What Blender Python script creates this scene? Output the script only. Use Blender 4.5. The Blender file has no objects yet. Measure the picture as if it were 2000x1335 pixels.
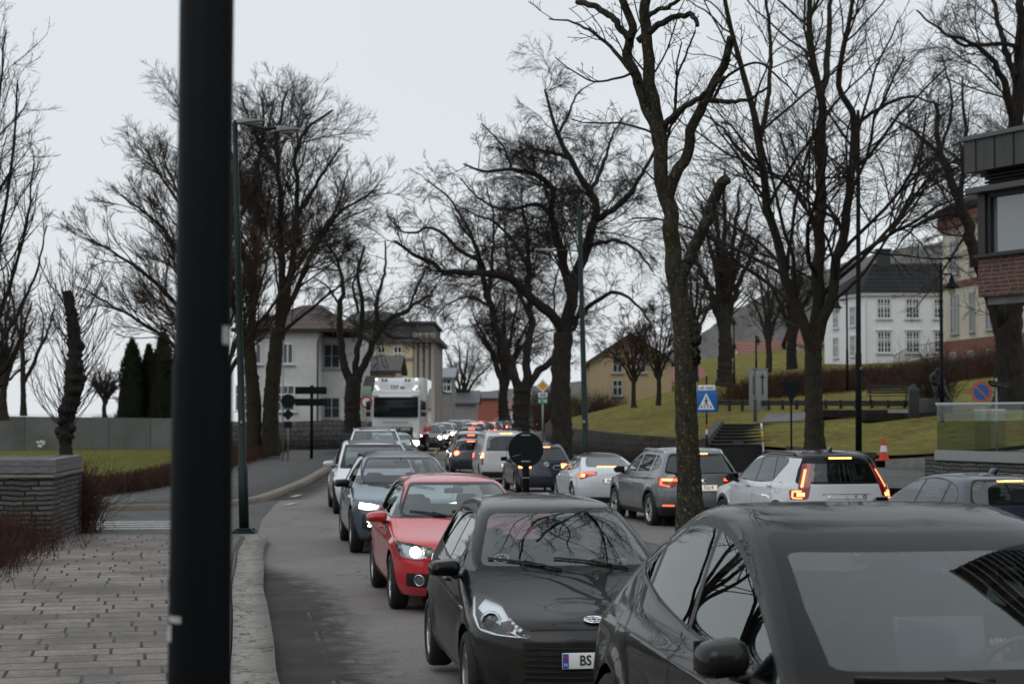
import bpy, bmesh, math, random
import numpy as np
from mathutils import Vector, Matrix
from mathutils.bvhtree import BVHTree
R = math.radians
S = bpy.context.scene
COL = S.collection
random.seed(7)
RNG = np.random.default_rng(11)

# ------------------------------------------------------------------ camera
FPX, YH, EYE = 3500.0, 806.0, 2.25
PITCH = math.atan((YH - 667.5) / FPX)
cd = bpy.data.cameras.new('camera'); cam = bpy.data.objects.new('camera', cd); COL.objects.link(cam)
cam.location = (0, 0, EYE); cam.rotation_euler = (math.pi / 2 + PITCH, 0, 0)
cd.sensor_width = 36.0; cd.lens = FPX / 2000 * 36; cd.clip_start = 0.2; cd.clip_end = 9000
cd.dof.use_dof = True; cd.dof.focus_distance = 15.5; cd.dof.aperture_fstop = 3.8; cd.dof.aperture_blades = 9
S.camera = cam

# ------------------------------------------------------------------ overcast sky and soft sun
W = bpy.data.worlds.new('World'); S.world = W; W.use_nodes = True
nt = W.node_tree; nt.nodes.clear()
SUN_EL, SUN_ROT = R(48), R(200)
sky = nt.nodes.new('ShaderNodeTexSky'); sky.sky_type = 'NISHITA'; sky.sun_disc = False
sky.sun_elevation = SUN_EL; sky.sun_rotation = SUN_ROT; sky.air_density = 1.0; sky.dust_density = 4.0
tc = nt.nodes.new('ShaderNodeTexCoord'); sp = nt.nodes.new('ShaderNodeSeparateXYZ')
nt.links.new(tc.outputs['Generated'], sp.inputs[0])
cr = nt.nodes.new('ShaderNodeValToRGB'); nt.links.new(sp.outputs['Z'], cr.inputs[0])
cr.color_ramp.elements[0].position = 0.0; cr.color_ramp.elements[0].color = (7.65, 7.95, 8.2, 1)
cr.color_ramp.elements[1].position = 0.9; cr.color_ramp.elements[1].color = (8.8, 9.4, 9.9, 1)
e = cr.color_ramp.elements.new(0.12); e.color = (7.5, 7.95, 8.25, 1)
e = cr.color_ramp.elements.new(0.3); e.color = (7.15, 7.7, 8.1, 1)
nz = nt.nodes.new('ShaderNodeTexNoise'); nz.inputs['Scale'].default_value = 2.2; nz.inputs['Detail'].default_value = 4
nt.links.new(tc.outputs['Generated'], nz.inputs['Vector'])
mr = nt.nodes.new('ShaderNodeMapRange'); mr.inputs[3].default_value = 0.92; mr.inputs[4].default_value = 1.08
nt.links.new(nz.outputs[0], mr.inputs[0])
mul = nt.nodes.new('ShaderNodeVectorMath'); mul.operation = 'SCALE'
nt.links.new(cr.outputs[0], mul.inputs[0]); nt.links.new(mr.outputs[0], mul.inputs['Scale'])
mx = nt.nodes.new('ShaderNodeMix'); mx.data_type = 'RGBA'; mx.inputs[0].default_value = 0.93
nt.links.new(sky.outputs[0], mx.inputs[6]); nt.links.new(mul.outputs[0], mx.inputs[7])
bg = nt.nodes.new('ShaderNodeBackground'); bg.inputs[1].default_value = 0.1
out = nt.nodes.new('ShaderNodeOutputWorld')
nt.links.new(mx.outputs[2], bg.inputs[0]); nt.links.new(bg.outputs[0], out.inputs[0])
sl = bpy.data.lights.new('sun', 'SUN'); sl.energy = 0.5; sl.angle = R(40); sl.color = (1, 0.97, 0.93)
so = bpy.data.objects.new('sun', sl); COL.objects.link(so)
# sky sun_rotation r points the sun to (sin r, cos r); the lamp shines the opposite way
sd = Vector((math.sin(SUN_ROT) * math.cos(SUN_EL), math.cos(SUN_ROT) * math.cos(SUN_EL), math.sin(SUN_EL)))
so.rotation_euler = sd.to_track_quat('Z', 'Y').to_euler()
S.view_settings.view_transform = 'Standard'; S.view_settings.look = 'None'
S.view_settings.exposure = 0.09; S.view_settings.gamma = 1.0
S.cycles.use_denoising = True
try:
    S.cycles.denoiser = 'OPENIMAGEDENOISE'; S.cycles.denoising_input_passes = 'RGB_ALBEDO_NORMAL'
    S.cycles.denoising_prefilter = 'ACCURATE'
except Exception: pass
S.cycles.max_bounces = 6; S.cycles.diffuse_bounces = 3; S.cycles.glossy_bounces = 4
S.cycles.transparent_max_bounces = 12; S.cycles.transmission_bounces = 4
S.cycles.sample_clamp_indirect = 6; S.cycles.use_adaptive_sampling = True; S.cycles.adaptive_threshold = 0.015
S.cycles.caustics_reflective = False; S.cycles.caustics_refractive = False

# ------------------------------------------------------------------ pixel helpers (photo pixels, 2000x1335)
CP, SP = math.cos(PITCH), math.sin(PITCH)
def at(px, py, y):
    """world point on the photo ray (px,py) at world distance y"""
    u = (px - 1000) / FPX; v = (667.5 - py) / FPX
    dy = CP - v * SP; dz = SP + v * CP
    k = y / dy
    return Vector((u * k, y, EYE + dz * k))
def gp(px, py, h=0.0):
    u = (px - 1000) / FPX; v = (667.5 - py) / FPX
    dy = CP - v * SP; dz = SP + v * CP
    k = (h - EYE) / dz
    return Vector((u * k, dy * k, h))
def lerp(a, b, t): return a + (b - a) * t
def sstep(a, b, x):
    t = min(1, max(0, (x - a) / (b - a))); return t * t * (3 - 2 * t)
def pl(pts, x):
    """piecewise linear table"""
    return float(np.interp(x, [p[0] for p in pts], [p[1] for p in pts]))

def pchip(xs, ys, x):
    xs = np.asarray(xs, float); ys = np.asarray(ys, float); h = np.diff(xs); d = np.diff(ys) / h
    m = np.zeros_like(ys)
    for i in range(1, len(xs) - 1):
        if d[i - 1] * d[i] > 0:
            w1 = 2 * h[i] + h[i - 1]; w2 = h[i] + 2 * h[i - 1]; m[i] = (w1 + w2) / (w1 / d[i - 1] + w2 / d[i])
    m[0] = d[0]; m[-1] = d[-1]
    i = np.clip(np.searchsorted(xs, x) - 1, 0, len(xs) - 2); t = (x - xs[i]) / h[i]
    return ((1 + 2 * t) * (1 - t) ** 2 * ys[i] + t * (1 - t) ** 2 * h[i] * m[i] + t * t * (3 - 2 * t) * ys[i + 1] + t * t * (t - 1) * h[i] * m[i + 1])

# ------------------------------------------------------------------ materials
MATS = {}
def mat(name, col=(0.5, 0.5, 0.5), rough=0.5, metal=0.0, coat=0.0, spec=0.5, emit=None, estr=0.0,
        var=0.0, vscale=3.0, col2=None, bump=0.0, bscale=20.0, coord='Object', detail=5.0, rvar=0.0, vmap=None, fine=0.0):
    if name in MATS: return MATS[name]
    m = bpy.data.materials.new(name); m.use_nodes = True; MATS[name] = m
    n = m.node_tree; b = n.nodes['Principled BSDF']
    b.inputs['Base Color'].default_value = (*col, 1); b.inputs['Roughness'].default_value = rough
    b.inputs['Metallic'].default_value = metal; b.inputs['Coat Weight'].default_value = coat
    b.inputs['Coat Roughness'].default_value = 0.03; b.inputs['Coat IOR'].default_value = 1.42; b.inputs['Specular IOR Level'].default_value = spec
    if emit: b.inputs['Emission Color'].default_value = (*emit, 1); b.inputs['Emission Strength'].default_value = estr
    if emit:
        g_ = n.nodes.new('ShaderNodeNewGeometry'); i_ = n.nodes.new('ShaderNodeMath'); i_.operation = 'MULTIPLY_ADD'
        i_.inputs[1].default_value = -estr; i_.inputs[2].default_value = estr
        n.links.new(g_.outputs['Backfacing'], i_.inputs[0]); n.links.new(i_.outputs[0], b.inputs['Emission Strength'])
    if var or bump or rvar:
        t = n.nodes.new('ShaderNodeTexCoord')
        src = t.outputs[coord]
        if vmap:
            mp = n.nodes.new('ShaderNodeMapping'); mp.inputs['Scale'].default_value = vmap
            n.links.new(src, mp.inputs[0]); src = mp.outputs[0]
    if var:
        z = n.nodes.new('ShaderNodeTexNoise'); z.inputs['Scale'].default_value = vscale; z.inputs['Detail'].default_value = detail
        z.inputs['Roughness'].default_value = 0.65
        n.links.new(src, z.inputs['Vector'])
        r = n.nodes.new('ShaderNodeValToRGB'); n.links.new(z.outputs[0], r.inputs[0])
        c2 = col2 or tuple(c * (1 - var) for c in col)
        r.color_ramp.elements[0].position = 0.35; r.color_ramp.elements[0].color = (*c2, 1)
        r.color_ramp.elements[1].position = 0.65; r.color_ramp.elements[1].color = (*col, 1)
        cl = r.outputs[0]
        if fine:
            zf = n.nodes.new('ShaderNodeTexNoise'); zf.inputs['Scale'].default_value = fine; zf.inputs['Detail'].default_value = 8; zf.inputs['Roughness'].default_value = .75; n.links.new(src, zf.inputs['Vector'])
            mf = n.nodes.new('ShaderNodeMapRange'); mf.inputs[1].default_value = .3; mf.inputs[2].default_value = .7; mf.inputs[3].default_value = .35; mf.inputs[4].default_value = 1.65; n.links.new(zf.outputs[0], mf.inputs[0])
            vm = n.nodes.new('ShaderNodeVectorMath'); vm.operation = 'SCALE'; n.links.new(cl, vm.inputs[0]); n.links.new(mf.outputs[0], vm.inputs['Scale']); cl = vm.outputs[0]
        n.links.new(cl, b.inputs['Base Color'])
        if rvar:
            q = n.nodes.new('ShaderNodeMapRange'); q.inputs[1].default_value = 0.3; q.inputs[2].default_value = 0.7
            q.inputs[3].default_value = rough - rvar; q.inputs[4].default_value = rough + rvar
            n.links.new(z.outputs[0], q.inputs[0]); n.links.new(q.outputs[0], b.inputs['Roughness'])
    if bump:
        z2 = n.nodes.new('ShaderNodeTexNoise'); z2.inputs['Scale'].default_value = bscale; z2.inputs['Detail'].default_value = 6
        n.links.new(src, z2.inputs['Vector'])
        bp = n.nodes.new('ShaderNodeBump'); bp.inputs['Strength'].default_value = bump; bp.inputs['Distance'].default_value = 0.05
        n.links.new(z2.outputs[0], bp.inputs['Height']); n.links.new(bp.outputs[0], b.inputs['Normal'])
    return m

def paint(name, col, metal=0.0, rough=0.38, dirt=0.5):
    """car lacquer over a base coat, with road film low on the body"""
    if name in MATS: return MATS[name]
    m = mat(name, col, rough, metal, 1.0, 0.06 if max(col) < .03 else 0.5)
    if max(col) < .03: m.node_tree.nodes['Principled BSDF'].inputs['Coat Weight'].default_value = .56; m.node_tree.nodes['Principled BSDF'].inputs['Coat Roughness'].default_value = .0
    n = m.node_tree; b = n.nodes['Principled BSDF']
    t = n.nodes.new('ShaderNodeTexCoord'); s = n.nodes.new('ShaderNodeSeparateXYZ'); n.links.new(t.outputs['Object'], s.inputs[0])
    z = n.nodes.new('ShaderNodeTexNoise'); z.inputs['Scale'].default_value = 3.0; z.inputs['Detail'].default_value = 8
    n.links.new(t.outputs['Object'], z.inputs['Vector'])
    a = n.nodes.new('ShaderNodeMath'); a.operation = 'MULTIPLY_ADD'; a.inputs[1].default_value = 0.5
    n.links.new(z.outputs[0], a.inputs[0]); n.links.new(s.outputs['Z'], a.inputs[2])
    q = n.nodes.new('ShaderNodeMapRange'); q.inputs[1].default_value = 1.05; q.inputs[2].default_value = 0.42
    q.inputs[3].default_value = 0.0; q.inputs[4].default_value = dirt
    n.links.new(a.outputs[0], q.inputs[0])
    x = n.nodes.new('ShaderNodeMix'); x.data_type = 'RGBA'; x.inputs[6].default_value = (*col, 1)
    x.inputs[7].default_value = (0.075, 0.068, 0.06, 1)
    n.links.new(q.outputs[0], x.inputs[0]); n.links.new(x.outputs[2], b.inputs['Base Color'])
    q2 = n.nodes.new('ShaderNodeMapRange'); q2.inputs[1].default_value = 0.0; q2.inputs[2].default_value = 0.6
    q2.inputs[3].default_value = 0.012; q2.inputs[4].default_value = 0.35
    n.links.new(q.outputs[0], q2.inputs[0]); n.links.new(q2.outputs[0], b.inputs['Coat Roughness'])
    return m

def glass(name, tint=(0.55, 0.62, 0.62), gloss=1.0, ior=1.65, rough=0.0):
    """thin window pane: mirror reflection by angle over a tinted see-through sheet"""
    if name in MATS: return MATS[name]
    m = bpy.data.materials.new(name); m.use_nodes = True; MATS[name] = m
    n = m.node_tree; n.nodes.clear()
    o = n.nodes.new('ShaderNodeOutputMaterial'); mxs = n.nodes.new('ShaderNodeMixShader')
    tr = n.nodes.new('ShaderNodeBsdfTransparent'); tr.inputs[0].default_value = (*tint, 1)
    gl = n.nodes.new('ShaderNodeBsdfGlossy'); gl.inputs[0].default_value = (gloss * 0.95, gloss, gloss, 1); gl.inputs['Roughness'].default_value = rough
    fr = n.nodes.new('ShaderNodeFresnel'); gg = n.nodes.new('ShaderNodeNewGeometry'); mi = n.nodes.new('ShaderNodeMapRange')
    mi.inputs[3].default_value = ior; mi.inputs[4].default_value = 1 / ior      # a single sheet: the same mirror strength from both sides
    n.links.new(gg.outputs['Backfacing'], mi.inputs[0]); n.links.new(mi.outputs[0], fr.inputs[0])
    n.links.new(fr.outputs[0], mxs.inputs[0]); n.links.new(tr.outputs[0], mxs.inputs[1]); n.links.new(gl.outputs[0], mxs.inputs[2])
    n.links.new(mxs.outputs[0], o.inputs[0])
    return m

BLACK = mat('black_trim', (0.012, 0.012, 0.013), 0.45)
GLOSSBLACK = mat('gloss_black', (0.008, 0.008, 0.009), 0.3, coat=0.42, spec=.05)
RUBBER = mat('tyre_rubber', (0.016, 0.016, 0.016), 0.85, var=0.4, vscale=9)
CHROME = mat('chrome', (0.75, 0.76, 0.78), 0.12, 1.0)
ALU = mat('brushed_aluminium', (0.55, 0.56, 0.57), 0.32, 1.0)
SEAM = mat('panel_gap', (0.004, 0.004, 0.004), 0.9)
LINER = mat('cabin_lining', (0.09, 0.09, 0.09), 0.9)
SEATM = mat('seat_fabric', (0.045, 0.045, 0.047), 0.9, var=0.2, vscale=30)
GLASS = glass('window_glass', (.80, .88, .87), 1.0, 1.85)
DARKGLASS = glass('tinted_glass', (0.24, 0.26, 0.26), 1.0, 1.7)
REDLENS = mat('red_lens', (0.25, 0.006, 0.008), 0.15, coat=1.0)
REDGLOW = mat('lit_tail_lamp', (0.6, 0.02, 0.01), 0.3, emit=(1.0, 0.10, 0.03), estr=3.2)
REDHOT = mat('lit_brake_lamp', (0.8, 0.1, 0.02), 0.3, emit=(1.0, 0.30, 0.07), estr=7.0)
REDFAR = mat('lit_far_tail_lamp', (0.6, 0.02, 0.01), 0.3, emit=(1.0, 0.07, 0.03), estr=15.0)
HEADLIT = mat('lit_head_lamp', (0.9, 0.9, 0.85), 0.2, emit=(1.0, 0.93, 0.78), estr=40.0)
HEADLITSOFT = mat('lit_daytime_lamp', (0.9, 0.9, 0.9), 0.2, emit=(1.0, 0.97, 0.9), estr=5.0)
LAMPBOWL = mat('lamp_reflector', (0.55, 0.56, 0.58), 0.18, 0.9)
PLATE = mat('plate_white', (0.75, 0.76, 0.76), 0.4)
PLATELIT = mat('plate_lit', (0.75, 0.76, 0.7), 0.4, emit=(1.0, 0.95, 0.72), estr=0.35)
PLATEBLUE = mat('plate_blue', (0.02, 0.09, 0.42), 0.4)
INK = mat('ink_black', (0.012, 0.012, 0.012), 0.6)

# ------------------------------------------------------------------ object helpers
def tag(o, label=None, cat=None, group=None, kind=None):
    if label: o['label'] = label
    if cat: o['category'] = cat
    if group: o['group'] = group
    if kind: o['kind'] = kind
    return o
def empty(name, loc=(0, 0, 0), rz=0.0, parent=None):
    o = bpy.data.objects.new(name, None); COL.objects.link(o); o.location = loc; o.rotation_euler = (0, 0, rz)
    o.empty_display_size = 0.2
    if parent: o.parent = parent
    return o
def link(name, me, parent=None):
    o = bpy.data.objects.new(name, me); COL.objects.link(o)
    if parent: o.parent = parent
    return o
def npmesh(name, V, Q, mats, mi=None, smooth=True):
    """mesh from numpy: V (n,3), Q (m,4 or 3)"""
    me = bpy.data.meshes.new(name); V = np.asarray(V, np.float32); Q = np.asarray(Q, np.int32)
    me.vertices.add(len(V)); me.vertices.foreach_set('co', V.ravel())
    k = Q.shape[1]; me.loops.add(Q.size); me.loops.foreach_set('vertex_index', Q.ravel())
    me.polygons.add(len(Q)); me.polygons.foreach_set('loop_start', np.arange(0, Q.size, k, dtype=np.int32))
    if smooth: me.polygons.foreach_set('use_smooth', np.ones(len(Q), bool))
    for m in (mats if isinstance(mats, (list, tuple)) else [mats]): me.materials.append(m)
    if mi is not None: me.polygons.foreach_set('material_index', np.asarray(mi, np.int32))
    me.update(calc_edges=True)
    return me
def copy_tree(o, parent=None):
    c = o.copy(); COL.objects.link(c); c.parent = parent
    for ch in list(o.children): copy_tree(ch, c)
    return c

class MB:
    """collects shapes into one mesh"""
    def __init__(s): s.v = []; s.f = []; s.m = []; s.sm = []
    def add(s, v, f, m=0, smooth=False):
        o = len(s.v); s.v += [tuple(p) for p in v]
        s.f += [tuple(i + o for i in q) for q in f]; s.m += [m] * len(f); s.sm += [smooth] * len(f); return s
    def box(s, c, d, rz=0, m=0, rx=0, ry=0, top=1.0):
        M = Matrix.Translation(c) @ Matrix.Rotation(rz, 4, 'Z') @ Matrix.Rotation(ry, 4, 'Y') @ Matrix.Rotation(rx, 4, 'X')
        x, y, z = d[0] / 2, d[1] / 2, d[2] / 2; t = top
        P = [(-x, -y, -z), (x, -y, -z), (x, y, -z), (-x, y, -z), (-x * t, -y * t, z), (x * t, -y * t, z), (x * t, y * t, z), (-x * t, y * t, z)]
        return s.add([M @ Vector(p) for p in P], [(3, 2, 1, 0), (4, 5, 6, 7), (0, 1, 5, 4), (1, 2, 6, 5), (2, 3, 7, 6), (3, 0, 4, 7)], m)
    def rbox(s, c, d, b=0.02, rz=0, m=0, rx=0, ry=0, seg=2, fn=None):
        bm = bmesh.new(); bmesh.ops.create_cube(bm, size=1.0)
        for v in bm.verts: v.co = Vector((v.co.x * d[0], v.co.y * d[1], v.co.z * d[2]))
        if fn:
            for v in bm.verts: v.co = Vector(fn(v.co))
        bmesh.ops.bevel(bm, geom=list(bm.edges), offset=b, segments=seg, profile=0.5, affect='EDGES', clamp_overlap=True)
        M = Matrix.Translation(c) @ Matrix.Rotation(rz, 4, 'Z') @ Matrix.Rotation(ry, 4, 'Y') @ Matrix.Rotation(rx, 4, 'X')
        bm.verts.index_update()
        s.add([M @ v.co for v in bm.verts], [[v.index for v in f.verts] for f in bm.faces], m, True); bm.free(); return s
    def tube(s, pts, rad, n=8, m=0, caps=True):
        pts = [Vector(p) for p in pts]; k = len(pts)
        rr = rad if isinstance(rad, (list, tuple)) else [rad] * k
        V = []; prev = None
        for i, p in enumerate(pts):
            t = (pts[min(i + 1, k - 1)] - pts[max(i - 1, 0)]).normalized()
            if prev is None:
                a = Vector((0, 0, 1)) if abs(t.z) < 0.9 else Vector((1, 0, 0)); u = t.cross(a).normalized()
            else:
                u = (prev - t * prev.dot(t)).normalized()
            prev = u; w = t.cross(u)
            for j in range(n):
                an = 2 * math.pi * j / n; V.append(p + (u * math.cos(an) + w * math.sin(an)) * rr[i])
        Fc = [(i * n + j, i * n + (j + 1) % n, (i + 1) * n + (j + 1) % n, (i + 1) * n + j) for i in range(k - 1) for j in range(n)]
        s.add(V, Fc, m, True)
        if caps:
            o = len(s.v) - k * n
            s.f += [tuple(o + j for j in reversed(range(n))), tuple(o + (k - 1) * n + j for j in range(n))]; s.m += [m, m]; s.sm += [False, False]
        return s
    def lathe(s, prof, n=24, M=None, m=0, smooth=True):
        """profile [(r,h)] spun round local Z"""
        M = M or Matrix.Identity(4); V = []
        for r, h in prof:
            for j in range(n):
                a = 2 * math.pi * j / n; V.append(M @ Vector((r * math.cos(a), r * math.sin(a), h)))
        k = len(prof); Fc = [(i * n + j, i * n + (j + 1) % n, (i + 1) * n + (j + 1) % n, (i + 1) * n + j) for i in range(k - 1) for j in range(n)]
        if prof[-1][1] < prof[0][1]: Fc = [f[::-1] for f in Fc]      # outward faces when the outline runs down from the tip
        return s.add(V, Fc, m, smooth)
    def prism(s, poly, d, M=None, m=0):
        """2-D outline in local XY pushed along local Z from 0 to d"""
        M = M or Matrix.Identity(4); n = len(poly)
        V = [M @ Vector((p[0], p[1], 0)) for p in poly] + [M @ Vector((p[0], p[1], d)) for p in poly]
        return s.add(V, [tuple(reversed(range(n))), tuple(range(n, 2 * n))] + [(i, (i + 1) % n, n + (i + 1) % n, n + i) for i in range(n)], m)
    def mesh(s, name, mats):
        me = bpy.data.meshes.new(name); me.from_pydata(s.v, [], s.f)
        for x in (mats if isinstance(mats, (list, tuple)) else [mats]): me.materials.append(x)
        me.polygons.foreach_set('material_index', s.m); me.polygons.foreach_set('use_smooth', s.sm)
        me.validate(); me.update(); return me
    def build(s, name, mats, parent=None): return link(name, s.mesh(name, mats), parent)

def text_mesh(name, txt, size, m, depth=0.004, align='CENTER', sx=1.0, bold=0.0):
    cu = bpy.data.curves.new(name, 'FONT'); cu.body = txt; cu.size = size; cu.extrude = depth / 2; cu.align_x = align; cu.align_y = 'CENTER'
    cu.offset = bold; cu.resolution_u = 3
    o = bpy.data.objects.new(name, cu); COL.objects.link(o)
    dg = bpy.context.evaluated_depsgraph_get(); me = bpy.data.meshes.new_from_object(o.evaluated_get(dg))
    bpy.data.objects.remove(o); bpy.data.curves.remove(cu)
    if sx != 1.0: me.transform(Matrix.Diagonal((sx, 1, 1, 1)))
    me.materials.clear(); me.materials.append(m); me.name = name
    return me
def facing(loc, nrm, up=(0, 0, 1)):
    """matrix whose local X runs right, local Y up, local Z out along nrm"""
    z = Vector(nrm).normalized(); x = Vector(up).cross(z).normalized(); y = z.cross(x)
    return Matrix(((x.x, y.x, z.x, loc[0]), (x.y, y.y, z.y, loc[1]), (x.z, y.z, z.z, loc[2]), (0, 0, 0, 1)))
def place(o, M): o.matrix_local = M; return o

# ---- walls of bricks, slabs and stone courses
def masonry(name, c1, c2, joint, bw, bh, ms=.01, rough=.85, mode='wall', bump=.6, stain=None, rot=0.0, spec=.4, squash=1.0, freq=2, off=.5, bias=0.0, smooth=.1, noise=.35, rvar=0.0, rowrand=1.0):
    if name in MATS: return MATS[name]
    m = bpy.data.materials.new(name); m.use_nodes = True; MATS[name] = m
    n = m.node_tree; L = n.links.new; b = n.nodes['Principled BSDF']; b.inputs['Roughness'].default_value = rough; b.inputs['Specular IOR Level'].default_value = spec
    t = n.nodes.new('ShaderNodeTexCoord'); src = t.outputs['Object']
    if mode == 'uv': src = t.outputs['UV']
    if mode == 'wall':
        s = n.nodes.new('ShaderNodeSeparateXYZ'); L(src, s.inputs[0]); a = n.nodes.new('ShaderNodeMath'); L(s.outputs[0], a.inputs[0]); L(s.outputs[1], a.inputs[1])
        c = n.nodes.new('ShaderNodeCombineXYZ'); L(a.outputs[0], c.inputs[0]); L(s.outputs[2], c.inputs[1]); src = c.outputs[0]
    mp = n.nodes.new('ShaderNodeMapping'); mp.inputs['Rotation'].default_value = (0, 0, rot); L(src, mp.inputs[0])
    # waver the courses a little
    wz = n.nodes.new('ShaderNodeTexNoise'); wz.inputs['Scale'].default_value = 3.0; L(mp.outputs[0], wz.inputs['Vector'])
    sub = n.nodes.new('ShaderNodeVectorMath'); sub.operation = 'SUBTRACT'; L(wz.outputs['Color'], sub.inputs[0]); sub.inputs[1].default_value = (.5, .5, .5)
    sc = n.nodes.new('ShaderNodeVectorMath'); sc.operation = 'SCALE'; L(sub.outputs[0], sc.inputs[0]); sc.inputs['Scale'].default_value = bh * noise
    ad = n.nodes.new('ShaderNodeVectorMath'); L(mp.outputs[0], ad.inputs[0]); L(sc.outputs[0], ad.inputs[1])
    # every course starts at its own random offset
    s1 = n.nodes.new('ShaderNodeSeparateXYZ'); L(ad.outputs[0], s1.inputs[0]); dv = n.nodes.new('ShaderNodeMath'); dv.operation = 'DIVIDE'; L(s1.outputs[1], dv.inputs[0]); dv.inputs[1].default_value = bh
    fl = n.nodes.new('ShaderNodeMath'); fl.operation = 'FLOOR'; L(dv.outputs[0], fl.inputs[0]); wn = n.nodes.new('ShaderNodeTexWhiteNoise'); wn.noise_dimensions = '1D'; L(fl.outputs[0], wn.inputs['W'])
    ma = n.nodes.new('ShaderNodeMath'); ma.operation = 'MULTIPLY_ADD'; L(wn.outputs[0], ma.inputs[0]); ma.inputs[1].default_value = bw * rowrand; L(s1.outputs[0], ma.inputs[2])
    cx = n.nodes.new('ShaderNodeCombineXYZ'); L(ma.outputs[0], cx.inputs[0]); L(s1.outputs[1], cx.inputs[1])
    k = n.nodes.new('ShaderNodeTexBrick'); L(cx.outputs[0], k.inputs['Vector']); k.offset = off; k.squash = squash; k.squash_frequency = freq; k.offset_frequency = 2
    k.inputs['Scale'].default_value = 1; k.inputs['Brick Width'].default_value = bw; k.inputs['Row Height'].default_value = bh
    k.inputs['Mortar Size'].default_value = ms; k.inputs['Mortar Smooth'].default_value = smooth; k.inputs['Bias'].default_value = bias
    k.inputs['Color1'].default_value = (*c1, 1); k.inputs['Color2'].default_value = (*c2, 1); k.inputs['Mortar'].default_value = (*joint, 1)
    z = n.nodes.new('ShaderNodeTexNoise'); z.inputs['Scale'].default_value = 14; z.inputs['Detail'].default_value = 8; z.inputs['Roughness'].default_value = .7; L(mp.outputs[0], z.inputs['Vector'])
    mr = n.nodes.new('ShaderNodeMapRange'); mr.inputs[1].default_value = .3; mr.inputs[2].default_value = .7; mr.inputs[3].default_value = .62; mr.inputs[4].default_value = 1.25; L(z.outputs[0], mr.inputs[0])
    ml = n.nodes.new('ShaderNodeVectorMath'); ml.operation = 'SCALE'; L(k.outputs['Color'], ml.inputs[0]); L(mr.outputs[0], ml.inputs['Scale']); col = ml.outputs[0]
    if stain:
        scol, sscale, s0, s1, amt = stain
        z2 = n.nodes.new('ShaderNodeTexNoise'); z2.inputs['Scale'].default_value = sscale; z2.inputs['Detail'].default_value = 7; z2.inputs['Roughness'].default_value = .62; L(mp.outputs[0], z2.inputs['Vector'])
        q = n.nodes.new('ShaderNodeMapRange'); q.inputs[1].default_value = s0; q.inputs[2].default_value = s1; q.inputs[4].default_value = amt; L(z2.outputs[0], q.inputs[0])
        x = n.nodes.new('ShaderNodeMix'); x.data_type = 'RGBA'; L(q.outputs[0], x.inputs[0]); L(col, x.inputs[6]); x.inputs[7].default_value = (*scol, 1); col = x.outputs[2]
        if rvar:
            q2 = n.nodes.new('ShaderNodeMapRange'); q2.inputs[1].default_value = s0; q2.inputs[2].default_value = s1; q2.inputs[3].default_value = rough; q2.inputs[4].default_value = rough - rvar
            L(z2.outputs[0], q2.inputs[0]); L(q2.outputs[0], b.inputs['Roughness'])
    L(col, b.inputs['Base Color'])
    if bump:
        a2 = n.nodes.new('ShaderNodeMath'); a2.operation = 'MULTIPLY_ADD'; L(z.outputs[0], a2.inputs[0]); a2.inputs[1].default_value = .35
        iv = n.nodes.new('ShaderNodeMath'); iv.operation = 'SUBTRACT'; iv.inputs[0].default_value = 1; L(k.outputs['Fac'], iv.inputs[1]); L(iv.outputs[0], a2.inputs[2])
        bp = n.nodes.new('ShaderNodeBump'); bp.inputs['Strength'].default_value = bump; bp.inputs['Distance'].default_value = .02; L(a2.outputs[0], bp.inputs['Height']); L(bp.outputs[0], b.inputs['Normal'])
    return m
# ------------------------------------------------------------------ ground, road, pavements
KERB = [(3.2, -8), (1.7, -2), (.9, 2), (.15, 6), (-.55, 9.5), (-1.79, 14.1), (-2.2, 16.8), (-2.68, 19.9), (-3.02, 22), (-3.40, 24.8), (-3.85, 28), (-4.18, 31.0)]
FARKERB = [(-10.6, 41.0), (-8.5, 41.5), (-7.2, 42.4), (-6.5, 44), (-6.25, 46.5), (-6.35, 53.6), (-7.0, 68.4), (-8.1, 85), (-9.2, 100), (-9.6, 130), (-9.4, 170), (-7.5, 240)]
RKERB = [(16, 14), (12.6, 18), (10.4, 22), (8.7, 25), (7.0, 31), (5.6, 40), (4.2, 52), (2.7, 62), (1.3, 72), (.1, 85), (-.7, 100), (-.6, 120), (.4, 150), (3, 190), (8, 240)]
XL = [(0, 4.2), (5, 3.2), (9.7, 1.83), (14.4, .29), (22, -.74), (30.5, -1.92), (41, -3.0), (52, -3.8), (61, -4.2), (95, -6.1), (140, -6.3), (200, -4.5)]
XR = [(10, 11.5), (24, 6.7), (31, 4.9), (37, 3.4), (52, 2.3), (60, 1.0), (69, -.45), (80, -1.75), (100, -2.7), (140, -2.6), (190, .5), (240, 5)]
def ycurve(tab, y): return float(np.interp(y, [p[0] for p in tab], [p[1] for p in tab]))
def hroad(x, y):
    c = (ycurve(XL, y) + ycurve(XR, y)) / 2
    kx = float(np.interp(y, [p[1] for p in KERB], [p[0] for p in KERB])) if y < 31 else 0
    return .22 * (1 - sstep(8.5, 17, y)) * sstep(.3, 2.2, x - kx) - .36 * sstep(41, 53, y) * (1 - sstep(85, 125, y)) * sstep(-2.2, 2.2, x - c)
def smoothline(pts, step=.5):
    P = np.array(pts, float); d = np.r_[0, np.cumsum(np.hypot(*np.diff(P, axis=0).T))]
    s = np.arange(0, d[-1], step); return np.stack([pchip(d, P[:, 0], s), pchip(d, P[:, 1], s)], 1)
def sheet(name, V, Q, m, uv=None, kind='structure', parent=None):
    me = npmesh(name, V, Q, m)
    if uv is not None:
        l = me.uv_layers.new(name='UVMap'); Qa = np.asarray(Q).ravel(); l.data.foreach_set('uv', np.asarray(uv, np.float32)[Qa].ravel())
    o = link(name, me, parent)
    if kind: o['kind'] = kind
    return o
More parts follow.
